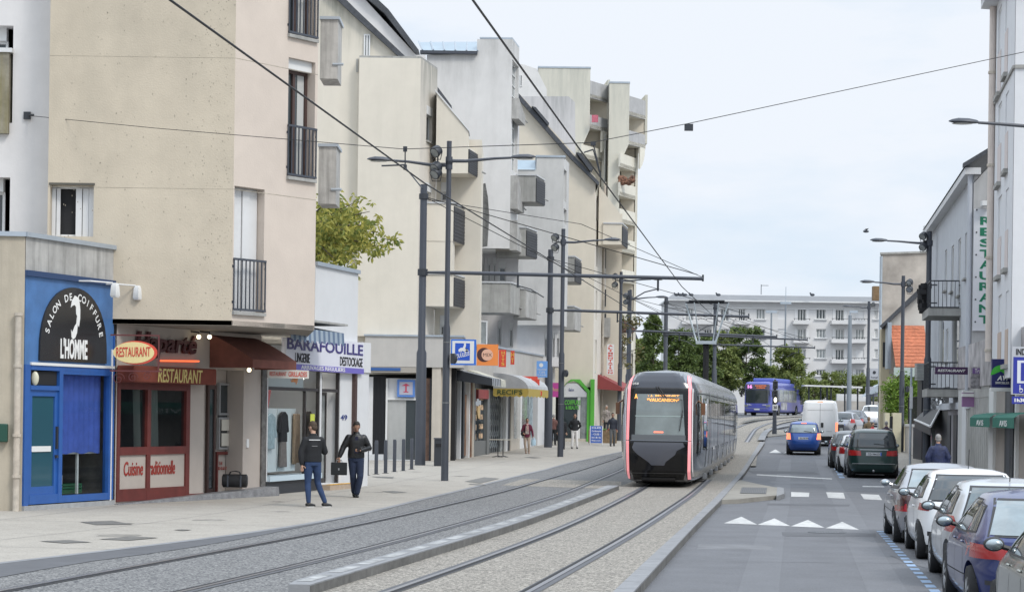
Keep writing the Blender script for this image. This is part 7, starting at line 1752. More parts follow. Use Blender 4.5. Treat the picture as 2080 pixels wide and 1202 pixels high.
# small blue car driving away, brake lamps lit
mod=[(.22,-1.7,1.75,.74,6),(.34,-1.84,1.86,.81,4.5),(.50,-1.90,1.9,.84,4.5),(.68,-1.90,1.88,.85,4.5),(.82,-1.86,1.7,.845,4.5),(.96,-1.80,1.3,.83,5),(1.08,-1.76,1.1,.80,5),(1.3,-1.66,.7,.73,5.5),(1.5,-1.5,.35,.66,5.5),(1.57,-1.35,.1,.60,5),(1.59,-1.2,-.1,.5,4)]
loc=at(1632,924,0,-1.7,-radians(8))
def hi(t,S): m_=MB();m_.box(S.end(-1,0,1.53,.02),(.26,.03,.04));lb(m_,'high_brake_lamp',tailon,t)
car('small_car','small bright blue car driving away with its brake lamps lit','car',loc,-radians(8),mod,blueM,(-1.22,1.26),.31,
 win=([(-1.5,1.12),(-.85,1.08),(-.8,1.45),(-1.35,1.42)],[(-.75,1.06),(-.02,1.05),(-.05,1.48),(-.7,1.48)],[(.06,1.05),(1.0,1.05),(.5,1.4),(.03,1.48)]),rearglass=[(-.66,1.08),(.66,1.08),(.56,1.46),(-.56,1.46)],
 lights=(('tail_lamp','rear',[(.62,.74),(.84,.74),(.83,1.04),(.66,1.04)],tailon),),plate=(-1,.80,.26,.055),platetext='AR 318 WP',mirrors=(.8,1.06,.2),bumper=(.3,.5),bump_m=blueM,extra=hi,seams=(((-.8,.35),(-.78,1.02)),),rgl=carglass2)
# white panel van
van=[(.28,-2.6,2.6,.92,9),(.42,-2.68,2.72,.99,8),(.70,-2.70,2.72,1.02,9),(1.1,-2.70,2.55,1.03,9),(1.3,-2.69,2.1,1.02,9),(1.6,-2.67,1.75,1.0,9),(2.1,-2.63,1.3,.95,9),(2.4,-2.58,.9,.90,8),(2.5,-2.5,.6,.84,6)]
loc=at(1665,906,0,-2.5,-radians(9))
def vex(t,S):
    m_=MB();p0=S.end(-1,0,.7,.004);
    for z0,z1 in((.55,1.25),(1.25,1.9),(1.9,2.35)): endpatch(S,m_,-1,[(-.008,z0),(.008,z0),(.008,z1),(-.008,z1)],.004,1,3)
    for z in(.52,1.96): endpatch(S,m_,-1,[(-.86,z),(.86,z),(.86,z+.012),(-.86,z+.012)],.004,10,1)
    lb(m_,'door_seam',trimb,t);m_=MB();m_.box(S.end(-1,.12,1.15,.02),(.14,.03,.26));lb(m_,'door_handle',trimb,t);m_=MB();m_.box(S.end(-1,0,2.44,.0),(.3,.05,.06));lb(m_,'high_brake_lamp',tailon,t)
    m_=MB();endpatch(S,m_,-1,[(-.9,.3),(.9,.3),(.9,.52),(-.9,.52)],.03,12,2);lb(m_,'rear_bumper',trimb,t,smooth=2)
    m_=MB();m_.box(S.end(-1,.5,.8,.006),(.3,.01,.02));lb(m_,'model_badge',rimm,t)
car('panel_van','tall white panel van seen from behind, ahead of the small blue car','van',loc,-radians(9),van,whitec,(-1.7,1.75),.34,
 win=([(.75,1.25),(1.6,1.3),(1.15,1.85),(.75,1.85)],),frontglass=[(.85,1.35),(-.85,1.35),(-.8,2.1),(.8,2.1)],lights=(('tail_lamp','rear',[(.86,.80),(1.0,.80),(.99,1.3),(.87,1.3)],tailon),('tail_lamp_lower','rear',[(.86,.62),(1.0,.62),(1.0,.8),(.86,.8)],tailo)),plate=None,mirrors=(1.3,1.35,.25),extra=vex)
# far traffic beyond the van
loc=(PX(1722,140,850),140,gz(140))
car('hatchback','silver hatchback waiting behind the van, seen from the rear left','car',loc,radians(-22),hatch,silver,(-1.2,1.22),.30,
 win=([(-1.35,1.02),(-.75,.99),(-.72,1.32),(-1.15,1.30)],[(-.68,.98),(.75,.98),(.32,1.30),(-.64,1.34)]),rearglass=[(-.66,.98),(.66,.98),(.5,1.36),(-.5,1.36)],lights=(('tail_lamp','rear',[(.58,.72),(.80,.72),(.78,.98),(.60,.98)],tailr),),plate=(-1,.6,.26,.055))
loc=(PX(1738,147,846),147,gz(147))
car('estate_car','dark blue estate car beside the silver hatchback in the far queue','car',loc,radians(-20),sedan,paint('midnight_paint',(.03,.04,.06),.4),(-1.33,1.36),.31,
 win=([(-.82,.99),(-.12,.98),(-.18,1.34),(-.76,1.34)],[(-.06,.98),(.78,.98),(.38,1.28),(-.1,1.34)]),rearglass=[(-.62,1.03),(.62,1.03),(.5,1.33),(-.5,1.33)],lights=(('tail_lamp','rear',[(.52,.62),(.84,.62),(.84,.84),(.54,.84)],tailr),))
loc=(PX(1771,158,842),158,gz(158))
car('far_car','white hatchback facing the camera, furthest car under the amber signal','car',loc,radians(180-12),[(z*1.1,a,b,w*1.06,n) for z,a,b,w,n in hatch],whitec,(-1.2,1.22),.30,
 win=([(-.68,1.06),(.75,1.06),(.32,1.40),(-.64,1.44)],),frontglass=[(.66,1.12),(-.66,1.12),(-.55,1.5),(.55,1.5)],lights=(('headlamp','front',[(.5,.66),(.8,.66),(.8,.85),(.5,.8)],winglass2),),plate=(1,.4,.26,.055))
# ---- blue bus
bus=[(.32,-6.0,6.0,1.15,16),(.45,-6.0,6.04,1.25,16),(1.0,-6.0,6.06,1.27,16),(2.2,-6.0,5.98,1.27,16),(2.75,-5.98,5.9,1.25,16),(2.95,-5.9,5.8,1.18,12),(3.0,-5.8,5.7,1.05,10)]
YBs=183.;bang=radians(180-22)
loc=(PX(1571,YBs,838)+.8,YBs+5.6,gz(183)+.0)
bp_=paint('bus_violet_blue',(.085,.10,.42));
def busx(t,S):
    m_=MB();m_.box((0,1.0,3.18),(1.9,6.,.34));lb(m_,'roof_unit',mat('bus_roof_blue',(.12,.16,.5),.5),t,bevel=.08)
    m_=MB();endpatch(S,m_,1,[(-1.15,1.1),(1.15,1.1),(1.12,2.3),(-1.12,2.3)],.012,16,5);lb(m_,'windscreen',carglass,t,smooth=2)
    m_=MB();endpatch(S,m_,1,[(-1.12,2.32),(1.12,2.32),(1.08,2.8),(-1.08,2.8)],.012,16,3);d=lb(m_,'destination_display',mat('display_dark',(.09,.08,.12),.3),t,smooth=2)
    W=Wall((1.1,6.0),(-1.1,6.0));m2=MB();text(m2,'16',W,.22,.62,2.42,2.72,.0,off=.04);m2.build('route_number',mat('pink_led',(.9,.3,.75),.5,emis=.9),d,world=False)
    m2=MB();text(m2,'FONDETTES',W,.9,1.9,2.58,2.7,.0,off=.02);text(m2,'AUBRIERE',W,1.0,1.8,2.42,2.52,.0,off=.02);m2.build('destination_text',mat('orange_led',(.8,.2,.05),.5,emis=.5),d,world=False)
    for sg in(-1,1):
        for y0,y1,z0 in((4.9,5.5,.5),(3.3,4.7,1.25),(1.9,3.2,1.25),(.1,1.8,1.25),(-1.6,0,1.25),(-3.0,-1.7,1.25),(-5.7,-4.5,1.1)):
            m_=MB();sidepatch(S,m_,sg,[(y0,z0),(y1,z0),(y1,2.35),(y0,2.35)],.01,3,3);lb(m_,'side_window',carglass if y1>4 or y0<-4 else winglass2,t)
        m_=MB();sidepatch(S,m_,sg,[(.4,.55),(2.6,.55),(2.6,1.2),(.4,1.2)],.014,2,2);lb(m_,'advert_panel',mat('advert',(.5,.5,.52),.6,var=.5,vs=1.5),t)
    m_=MB();W=Wall((1.0,6.08),(-1.0,6.08));m_.fbox(W,.75,1.25,.5,.62,0,.03);lb(m_,'number_plate',platew,t)
    m_=MB();text(m_,'Fil Bleu',W,.12,.5,.92,1.02,.01,off=.01);text(m_,'1305',W,1.5,1.85,.9,1.0,.01,off=.02);lb(m_,'lettering',MATS['sign_white'],t)
    for sg in(-1,1): m_=MB();m_.box((sg*1.42,6.05,1.9),(.14,.2,.5));m_.tube([V((sg*1.2,5.95,2.3)),V((sg*1.42,6.05,2.1))],.03,5);lb(m_,'mirror',trimb,t)
car('bus','violet blue city bus showing number 16, crossing at the bend behind the traffic signal','bus',loc,bang,bus,bp_,(-3.1,3.2),.48,lights=(('headlamp','front',[(.8,.75),(1.18,.8),(1.18,1.0),(.85,.95)],winglass2),),bumper=(.62,.66),bump_m=rimm,extra=busx,arch=1.08)
# ---- tram
TL=43.;TA=-radians(7.8)
TC=V((PX(1338,58.2,850),58.2,0));
tabT=[(.12,-21.0,20.4,.85,10),(.22,-21.5,21.2,1.08,9),(.5,-21.5,21.42,1.21,10),(1.0,-21.5,21.5,1.25,11),(1.35,-21.5,21.5,1.26,12),(2.3,-21.45,21.45,1.26,12),(2.9,-21.4,21.35,1.23,11),(3.15,-21.35,21.25,1.14,10),(3.32,-21.3,21.12,1.00,9),(3.42,-21.2,21.0,.88,8),(3.46,-21.1,20.85,.72,6)]
d_=Matrix.Rotation(TA+pi,3,'Z')@V((0,21.5*.93,0))
tram=thing('tram','sleek grey and black tram with glowing pink light strips down its front corners','tram',(TC.x-d_.x,TC.y-d_.y,gz(70)+TB-.02),TA+pi);tram.scale=(.95,.93,.955)
chrome=mat('tram_silver',(.30,.31,.33),.16,metal=.92,var=.05,vs=.7)
chrome2=mat('tram_roof_metal',(.36,.37,.38),.26,metal=.85,var=.1,vs=.8)
tblack=mat('tram_black_gloss',(.006,.006,.007),.08,spec=.35,coat=.15)
tdark=mat('tram_dark_panel',(.035,.04,.055),.2,coat=.4)
S=Shell(tabT);lb(S.body(72,.06),'body',chrome,tram,smooth=True)
def ep(name,q,m,off,par=tram,nu=14,nv=5,sg=1): m_=MB();endpatch(S,m_,sg,q,off,nu,nv);return lb(m_,name,m,par,smooth=2)
# front: upper mask, windscreen, lower nose, strips. local +y faces the camera
ep('front_mask',[(-.87,1.42),(.87,1.42),(.86,2.95),(-.86,2.95)],tblack,.008)
ep('roof_mask',[(-.86,2.97),(.86,2.97),(.78,3.42),(-.78,3.42)],tdark,.008)
ep('mask_line',[(-.9,2.94),(.9,2.94),(.9,2.97),(-.9,2.97)],trimb,.012,nv=1)
ws=ep('windscreen',[(-.78,1.56),(.72,1.56),(.68,2.78),(-.72,2.78)],mat('tram_windscreen',(.19,.225,.225),.04,spec=1.,var=.35,vs=.9),.014)
ep('dashboard',[(-.80,1.42),(.80,1.42),(.80,1.58),(-.80,1.58)],mat('dash_grey',(.12,.13,.14),.3),.02,nv=1)
ep('windscreen_pillar_shade',[(.70,1.58),(.86,1.58),(.78,2.78),(.66,2.78)],tblack,.018)
ep('windscreen_pillar_shade',[(-.86,1.58),(-.78,1.58),(-.70,2.78),(-.78,2.78)],tblack,.018)
ep('blind_edge',[(-.74,2.12),(.70,2.12),(.70,2.14),(-.74,2.14)],mat('pale_line',(.4,.5,.48),.5),.02,nv=1)
nose=ep('nose_panel',[(-.86,.24),(.86,.24),(.87,1.40),(-.87,1.40)],tblack,.008)
# silvery sculpted facet in the black nose
m_=MB();pts=[(-.72,1.36),(-.78,1.24),(-.55,1.12),(-.5,1.0),(-.22,.78),(-.18,.68),(.2,.68),(.3,.78),(.62,1.0),(.74,1.12),(.78,1.2),(.72,1.36)]
c=[S.end(1,a,b,.016) for a,b in pts];k=len(pts);ctr=S.end(1,0,1.02,.07)
m_.add(c+[ctr],[(i,(i+1)%k,k)[::-1] for i in range(k)]);lb(m_,'sculpted_facet',mat('nose_grey',(.085,.09,.11),.2,coat=.4),nose,smooth=2)
ep('nose_grille_line',[(-.9,.44),(.9,.44),(.9,.455),(-.9,.455)],mat('line_grey',(.1,.1,.1),.4),.014,nv=1)
pinkm=mat('pink_light_strip',(.95,.34,.36),.4,emis=.38);pink2=mat('pink_strip_housing',(.8,.75,.76),.3)
for sg in(-1,1):
    def q(a,b,z0,z1,top): return [(p[0]*sg,p[1]) for p in(([(a,z0),(b,z0),(b-top,z1),(a-top,z1)]) if sg>0 else [(b,z0),(a,z0),(a-top,z1),(b-top,z1)])]
    # follow the nose from the skirt to the roof in three lengths
    for z0,z1,a0,a1 in((.26,1.40,.86,.88),(1.42,2.95,.88,.86)):
        t0=a0;t1=a1
        qq=[(t0*sg,z0),((t0+.085)*sg,z0),((t1+.085)*sg,z1),(t1*sg,z1)];qq=qq if sg>0 else [qq[1],qq[0],qq[3],qq[2]]
        ep('light_strip',qq,pinkm,.02,nu=2,nv=8)
    qq=[(.86*sg,2.95),(.96*sg,2.95),(.88*sg,3.38),(.79*sg,3.38)];qq=qq if sg>0 else [qq[1],qq[0],qq[3],qq[2]];ep('light_strip',qq,pinkm,.02,nu=2,nv=5)
    qq=[(.985*sg,.35),(1.02*sg,.35),(1.00*sg,2.95),(.97*sg,2.95)];qq=qq if sg>0 else [qq[1],qq[0],qq[3],qq[2]];ep('strip_edge',qq,pink2,.022,nu=1,nv=8)
W=Wall(tuple(S.end(1,.72,2.6,.03)[:2]),tuple(S.end(1,-.70,2.6,.03)[:2]))
yl=S.end(1,.3,2.66,.03).y
W=Wall((.78,yl),(-.78,yl));m_=MB();text(m_,': J. MONNET',W,.45,1.38,2.70,2.76,.01,off=.02);text(m_,'*VAUCANSON*',W,.42,1.38,2.56,2.66,.01,off=.02);text(m_,'A',W,.05,.14,2.64,2.78,.01,off=.03);lb(m_,'destination_display',mat('orange_led_bright',(1,.42,.1),.5,emis=1.2),ws)
yl=S.end(1,.6,3.08,.02).y;W=Wall((.84,yl),(-.84,yl));m_=MB();text(m_,'058',W,.04,.22,3.05,3.12,.03,off=.02,shear=.1);lb(m_,'fleet_number',MATS['sign_white'],tram)
ep('red_dash_lamp',[(-.14,1.64),(.14,1.64),(.14,1.68),(-.14,1.68)],mat('red_glow',(1,.2,.12),.5,emis=1.2),.024,nv=1)
m_=MB();m_.tube([S.end(1,.10,3.0,.06),S.end(1,-.12,2.7,.09)],.018,6);m_.tube([S.end(1,.03,3.0,.06),S.end(1,-.20,2.68,.09)],.02,6);m_.tube([S.end(1,-.2,2.68,.09),S.end(1,-.68,2.62,.07),S.end(1,-.70,2.1,.06)],.012,5);m_.tube([S.end(1,-.70,2.3,.06),S.end(1,-.62,1.7,.05)],.014,5);lb(m_,'wiper',trimb,ws)
ep('coupler_cover',[(-.5,.16),(.5,.16),(.5,.32),(-.5,.32)],trimb,.03,nv=1)
# sides
for sg in(-1,1):
    def sp(name,q,m,off,nu=3,nv=4,par=tram): m_=MB();sidepatch(S,m_,sg,q,off,nu,nv);return lb(m_,name,m,par,smooth=2)
    sp('cab_side_glass',[(19.5,1.05),(20.95,1.05),(20.75,2.75),(19.35,2.75)],tblack,.008,6,6)
    sp('side_line',[(-21,2.80),(20.6,2.80),(20.6,2.83),(-21,2.83)],trimb,.012,40,1)
    y=19.2;i=0
    while y>-20.2:
        wid=1.35 if i%3==1 else 1.9;m=winglass if i%3!=1 else tblack
        z0=.55 if i%3==1 else 1.12
        sp('door' if i%3==1 else 'side_window',[(y-wid+.06,z0),(y-.06,z0),(y-.06,2.68),(y-wid+.06,2.68)],carglass,.01,3,4)
        if i%3==1: sp('door_seam',[(y-wid/2-.015,.35),(y-wid/2+.015,.35),(y-wid/2+.015,2.7),(y-wid/2-.015,2.7)],chrome,.014,1,4)
        sp('panel_seam',[(y-wid-.02,.25),(y-wid+.02,.25),(y-wid+.02,3.3),(y-wid-.02,3.3)],trimb,.006,1,8)
        y-=wid;i+=1
    for yb in(14.6,9.5,4.5,-.5,-5.5,-10.5,-15.5):
        m_=MB();m_.box((sg*1.1,yb,.2),(.1,1.2,.16));lb(m_,'bogie_skirt',rimm,tram)
    for yb in(15,8.,1.,-6,-13): sp('gangway_bellows',[(yb-.18,.3),(yb+.18,.3),(yb+.18,3.25),(yb-.18,3.25)],tdark,.016,1,8)
for k in range(9):
    y0=18.3-k*4.3;m_=MB();rings=[]
    for yy,f in((y0,.6),(y0-.3,1),(y0-3.6,1),(y0-3.9,.6)): rings.append([V((x*f if 0 else x,yy,3.40+h*f)) for x,h in((-.82,-.12),(-.66,.10),(0,.16),(.66,.10),(.82,-.12))])
    m_.loft(rings);lb(m_,'roof_fairing',chrome2,tram,smooth=True)
for sg in(-1,1):
    sx_=sg*1.45;m_=MB();m_.box((sg*1.28,20.75,2.35),(.12,.1,.34));m_.tube([V((sg*1.12,20.7,2.6)),V((sg*1.28,20.75,2.5))],.03,5);lb(m_,'mirror_camera',mat('amber_mirror',(.16,.07,.03),.3),tram)
# pantograph
pn=MB();yb=-11.;pn.tube([V((0,yb,3.4)),V((0,yb,5.35))],.13,8);po=lb(pn,'pantograph_post',black,tram)
m_=MB();m_.box((0,yb,5.42),(.9,.5,.14));
for sg in(-1,1): m_.tube([V((sg*.42,yb,5.42)),V((sg*.95,yb-.3,7.2))],.045,6);m_.tube([V((sg*.3,yb,5.45)),V((sg*.55,yb+.2,7.2))],.03,6)
lb(m_,'pantograph_arm',mat('pale_steel',(.45,.5,.53),.4,metal=.4),po);m_=MB();m_.tube([V((-.95,yb,7.2)),V((.95,yb,7.2))],.05,6);m_.box((0,yb,7.28),(1.6,.4,.05));lb(m_,'contact_head',anth2,po)
# underframe and wheels in the shadow
m_=MB();m_.box((0,0,.2),(1.5,40,.2));lb(m_,'underframe',linerm,tram)
for y in(17,15.2,4,2.2,-9,-10.8,-18):
    for sg in(-1,1): m_=MB();m_.tube([V((sg*.65,y,.3)),V((sg*.78,y,.3))],.29,18);lb(m_,'wheel',rail,tram)
# ================= POLES, LAMPS, WIRES =================
lampglass=mat('lamp_glass',(.45,.46,.45),.2)
def lamp_head(t,p,dx,up=.0):
    """flat teardrop lantern pointing along dx"""
    mb=MB();d=V((dx,0,up)).normalized();rings=[]
    for a,w_,h_ in((0,.05,.05),(.05,.10,.07),(.25,.17,.10),(.5,.165,.10),(.66,.10,.06),(.74,.02,.02)):
        c=p+d*a;rings.append([c+V((0,w_*cos(k*pi/6),h_*sin(k*pi/6)*(1 if sin(k*pi/6)>0 else .35))) for k in range(12)])
    mb.loft(rings);o=mb.build('lamp_head',anth,t,smooth=True)
    g=MB();c=p+d*.4+V((0,0,-.042));g.ell(c,(.27,.13,.025),14,6);g.build('lamp_glass',lampglass,o,smooth=True)
def spot(t,p,r=.17,tilt=.6):
    mb=MB();d=V((-.5,-.6,-.55)).normalized();mb.tube([p-d*.13,p-d*.1,p+d*.08,p+d*.12],[r*.5,r*.85,r,r*.95],16);o=mb.build('spotlight',anth2,t,smooth=True)
    g=MB();g.tube([p+d*.121,p+d*.127],r*.8,16);g.build('spotlight_glass',winglass2,o)
    h=MB();h.tube([p+V((-r,0,0)),p+V((-r*.7,0,-r-.08)),p+V((r*.7,0,-r-.08)),p+V((r,0,0))],.015,5);h.build('yoke',anth2,o)
def lamp_post(lb_,bx,Y,ztop,arms,spots,r=.085,pyb=900,base=None,grp='slim street lamps along the street'):
    X=PX(bx,Y,pyb);z0=gz(Y)+.1;t=thing('street_lamp',lb_,'street lamp',(X,Y,z0),0,group=grp)
    mb=MB();p=V((X,Y,z0));zm=z0+(ztop-z0)*.45
    mb.tube([p,V((X,Y,zm)),V((X,Y,zm+.12)),V((X,Y,ztop))],[r*1.5,r*1.4,r*1.05,r],14);mb.build('pole',anth,t,smooth=True)
    c=MB();c.tube([V((X,Y,z0+2.3)),V((X,Y,z0+2.34))],r*1.56,14);c.tube([V((X,Y,z0+4.1)),V((X,Y,z0+4.13))],r*1.53,14);c.build('collar',MATS['alu_shopfront'],t)
    for dx,L_,z,up in arms:
        m_=MB();a=V((X,Y,z));e=a+V((dx*L_,0,up))
        m_.tube([a,a+V((dx*.5,0,.0)),e-V((dx*.5,0,up*.25)),e],[.055,.05,.04,.035],8);m_.tube([a+V((0,0,-.12)),a+V((0,0,.12))],r*1.4,12);m_.build('arm',anth,t,smooth=True);lamp_head(t,e,dx,up*.3)
    for dx,z in spots: spot(t,V((X+dx,Y-.12,z)))
    if spots:
        m_=MB();zz=[z for _,z in spots];m_.tube([V((X,Y,sum(zz)/len(zz))),V((X+spots[0][0]*.8,Y-.05,sum(zz)/len(zz)))],.04,6);m_.tube([V((X+spots[0][0]*.9,Y-.06,min(zz)-.05)),V((X+spots[0][0]*.9,Y-.06,max(zz)+.05))],.025,6);m_.build('spot_bracket',anth2,t)
    return t
def zat(py,Y,px): return P(px,py,Y).z
Y=61.5
lamp_post('nearest slim lamp post with two opposed lamp arms and three spotlights',903,Y,zat(287,Y,917),[(1,1.85,zat(327,Y,917),.12),(-1,1.7,zat(336,Y,917),.12)],[(-.37,zat(308,Y,890)),(-.37,zat(340,Y,890)),(-.37,zat(352,Y,890))],r=.075,pyb=983)
Y=91.
lamp_post('second lamp post on the left pavement, one arm over the tram side',1138,Y,zat(465,Y,1147),[(1,1.8,zat(492,Y,1147),.12)],[(-.35,zat(482,Y,1135)),(-.35,zat(502,Y,1135))],r=.09,pyb=930)
Y=117
lamp_post('third lamp post left of the tram, arm ending before the white block',1257,Y,zat(552,Y,1262),[(1,1.7,zat(570,Y,1262),.1)],[(-.35,zat(561,Y,1255)),(-.35,zat(578,Y,1255))],pyb=905)
Y=150
for i,(bx,bt,lx) in enumerate(((1279,588,0),)):
    lamp_post('fourth lamp post beside the ornate vertical grocery sign, partly behind other poles',1277,132,zat(588,132,1279),[(1,1.6,zat(606,132,1279),.1)],[(-.3,zat(600,132,1270)),(-.3,zat(613,132,1270))],pyb=880)
Y=88.5
lamp_post('tall dark right side lamp post in front of the iron balcony',1882,Y,zat(470,Y,1890),[(-1,1.8,zat(494,Y,1890),.08)],[(-.28,zat(479,Y,1880)),(-.28,zat(501,Y,1880))],r=.11,pyb=900)
Y=104.
lamp_post('right side lamp post in front of the weathered gable and tiled roof',1830,Y,zat(560,Y,1834),[(-1,1.45,zat(577,Y,1834),.08)],[(.3,zat(573,Y,1846)),(.3,zat(587,Y,1846))],r=.09,pyb=925)
Y=160.
lamp_post('far right side lamp post near the amber signal, before the white block',1762,Y,zat(612,Y,1765),[(-1,1.3,zat(625,Y,1765),.08)],[(.3,zat(618,Y,1772))],r=.1,pyb=850)
Y=52.
t=lamp_post('near lamp reaching in from the right edge, its post outside the frame',2150,Y,zat(230,Y,2150),[(-1,2.15,zat(259,Y,2100),.10)],[],r=.1,pyb=1000)
# grey tall post and distant thin masts
def mast(lb_,bx,tx,yt,yb,Y,r,m=anth,name='mast',group=None,cap=None):
    a=P(bx,yb,Y);b=P(bx,yt,Y);a.z=gz(Y);X=PX((bx),Y,(yb));a.x=b.x=X;t=thing(name,lb_,'mast',tuple(a),0,group)
    mb=MB();mb.tube([a,V((X,Y,a.z+(b.z-a.z)*.5)),V((X,Y,b.z))],[r*1.2,r,r*.8],10);mb.build('pole',m,t,smooth=True)
    if cap: c=MB();cap(c,V((X,Y,b.z)));c.build('fitting',zinc,t)
    return t
gm2=mat('galvanised_mast',(.25,.28,.31),.5,metal=.3)
mast('thick galvanised post standing right of the van, below a small camera',1724,1724,640,842,178,.19,gm2,cap=lambda c,p:(c.box(p+V((.3,0,.3)),(.7,.2,.2)),c.tube([p,p+V((0,0,.35))],.05)))
mast('thin far floodlight mast left of the bus roof, shorter one',1565,1565,633,780,205,.1,gm2,cap=lambda c,p:c.box(p,(1.1,.2,.25)))
mast('thin far floodlight mast with small lamps, taller one over the white block',1594,1594,615,760,207,.09,gm2,cap=lambda c,p:(c.box(p,(1.1,.2,.25)),c.tube([p,p+V((0,0,1.6))],.03)))
# ---- catenary poles with long cross arms
def cat_pole(lb_,bx,yb,Y,ypt,yarm,xend,xt,r=.16,yend=None):
    X=PX(bx,Y,yb);z0=gz(Y)+.1;zt=zat(ypt,Y,xt);za=zat(yarm,Y,xt);xe=PX(xend,Y,yarm);ze=zat(yend or yarm+10,Y,xend)
    t=thing('catenary_pole',lb_,'tram line pole',(X,Y,z0),0,'poles carrying the tram wires')
    mb=MB();zm=z0+(zt-z0)*.4;mb.tube([V((X,Y,z0)),V((X,Y,zm)),V((X,Y,zm+.15)),V((X,Y,zt))],[r*1.45,r*1.35,r,r*.92],14);mb.build('pole',anth,t,smooth=True)
    m_=MB();m_.tube([V((X+r*1.5,Y,za)),V((X+r*1.5+1,Y,za)),V((xe,Y,ze))],[.05,.075,.07],10);a=m_.build('cross_arm',anth,t,smooth=True)
    m_=MB();m_.tube([V((X,Y,za-.12)),V((X,Y,za+.12))],r*1.35,12);m_.tube([V((X,Y,zt-.55)),V((X,Y,zt-.35))],r*1.25,12);m_.tube([V((X,Y,za)),V((X+r*2,Y,za))],.05,6);m_.tube([V((xe,Y,ze-.1)),V((xe,Y,ze+.15))],.04,6);m_.build('clamp',anth2,t)
    m_=MB();m_.tube([V((X,Y,zt-.45)),V((X+(xe-X)*.98,Y,ze+.15))],.016,5);m_.tube([V((X,Y,zt-.45)),V((X+(xe-X)*.55,Y,(za+ze)/2+.05))],.014,5);m_.build('stay_wire',black,t)
    # droppers that carry the two contact wires
    for f,w_ in((.34,.9),(.84,-.9)):
        x=X+(xe-X)*f;zz=za+(ze-za)*f
        m_=MB();m_.tube([V((x,Y,zz)),V((x,Y,zz-.5))],.045,6);m_.tube([V((x,Y,zz-.42)),V((x+w_*.55,Y,zz-.55)),V((x+w_*1.1,Y,zz-.85))],.025,5);m_.build('dropper',anth2,a)
    return t
cat_pole('nearest thick tram line pole, left of the closest lamp post, with a long cross arm',853,950,78,375,553,1428,862,.142,566)
cat_pole('second tram line pole beside the second lamp post',1113,912,104,507,630,1521,1117,.145,643)
cat_pole('third tram line pole just left of the tram',1275,880,133,590,672,1578,1279,.15,684)
cat_pole('fourth tram line pole rising above the street trees',1350,850,158,603,679,1640,1350,.16,690)
cat_pole('fifth tram line pole behind the pantograph',1450,830,178,615,700,1655,1450,.16,706)
# ---- wires
wirem=mat('wire_black',(.015,.015,.017),.6)
def wire(lb_,pts,r=.012,name='overhead_wire',sag=0.0):
    mb=MB();q=[]
    for a,b in zip(pts,pts[1:]):
        for i in range(8):
            t=i/8;p=a.lerp(b,t);p.z-=sag*4*t*(1-t);q.append(p)
    q.append(pts[-1]);mb.tube(q,r,6);return tag(mb.build(name,wirem),lb_,'wire')
zc=6.05
cwl=[Zp(345,0,zc),Zp(862,372,zc),Zp(1150,548,zc)];a=cwl[0]-(cwl[1]-cwl[0])*.55
cw=wire('thick black contact wire running from the top left down over the left track',[a]+cwl+[V((6.2,92,6.2)),V((12.5,135,7.)),V((17,160,8.))],.013)
cwr=[Zp(960,0,zc),Zp(1175,300,zc),Zp(1385,582,zc)];a=cwr[0]-(cwr[1]-cwr[0])*.8
wire('thick black contact wire above the tram, from the top centre of the picture',[a]+cwr+[V((9.2,92,6.3)),V((15.3,135,7.4)),V((21,160,8.4))],.013)
sp_=[P(57,235,YA+.6),P(320,261,42),P(820,303,36),P(1200,290,33),P(1399,251,34),P(2080,106,36),P(2300,60,37)]
wire('thin span wire crossing the whole street from the left wall to the right edge',sp_,.007,'span_wire')
wire('upper faint return wire, from the second pole out to the right',[P(865,405,78),P(1180,455,92),P(1427,563,96)],.014)
# hangers joining the span wire to the contact wires
hg=MB();p=P(823,303,36);hg.tube([p,P(823,343,36)],.012,5);hg.tube([P(775,337,36),P(823,335,36)],.015,5);hg.tube([P(823,340,36),P(858,383,35.4)],.012,5);hg.box(p,(.07,.05,.09));hg.box(P(823,340,36),(.06,.05,.09))
tag(hg.build('wire_hanger',anth2),'small hanger linking the span wire to the left contact wire near the lamp arm','hanger')
hg=MB();p=P(1205,292,33);hg.tube([p,P(1220,355,33)],.010,5);hg.tube([P(1186,310,33),P(1205,304,33)],.012,5);hg.box(p,(.08,.05,.06));hg.tube([P(1205,304,33),P(1221,362,33)],.01,5)
tag(hg.build('wire_hanger',anth2),'small hanger linking the span wire to the right contact wire near the tower','hanger')
hg=MB();hg.box(P(1399,259,34),(.14,.06,.11));tag(hg.build('wire_junction_box',anth2),'small dark box clipped to the span wire against the sky','box')
# dark box on the near lamp pole
for lb_,px,py,Y_ in(('small dark control box on the near lamp post at sign height',919,728,61.4),('small dark control box on the second lamp post',1148,758,90.8),('small dark box on the right side lamp post above the tree',1842,790,103.8)):
    hg=MB();p=P(px,py,Y_);hg.box(p,(.12,.2,.3));hg.ell(p+V((.05,0,0)),(.1,.1,.16),10,8);tag(hg.build('control_box',anth2),lb_,'box')
# ---- bollards
for i,(px,py) in enumerate([(745,965),(764,963),(783,961),(801,958),(819,956),(836,953)]):
    g=G(px,py,TB);names=['first bollard from the left, beside the man with the briefcase','second bollard from the left in front of the closed shop','third bollard from the left in front of the closed shop','fourth bollard from the left in front of the closed shop','fifth bollard from the left in front of the closed shop','last bollard of the row, closest to the thick pole']
    t=thing('bollard',names[i],'bollard',tuple(g),0,'dark bollards before the closed shopfront')
    mb=MB();mb.tube([g,g+V((0,0,1.05)),g+V((0,0,1.1))],[.06,.06,.045],12);mb.build('post',anth,t,smooth=True);mb=MB();mb.tube([g+V((0,0,.002)),g+V((0,0,.015))],.11,12);mb.build('base_plate',anth2,t)
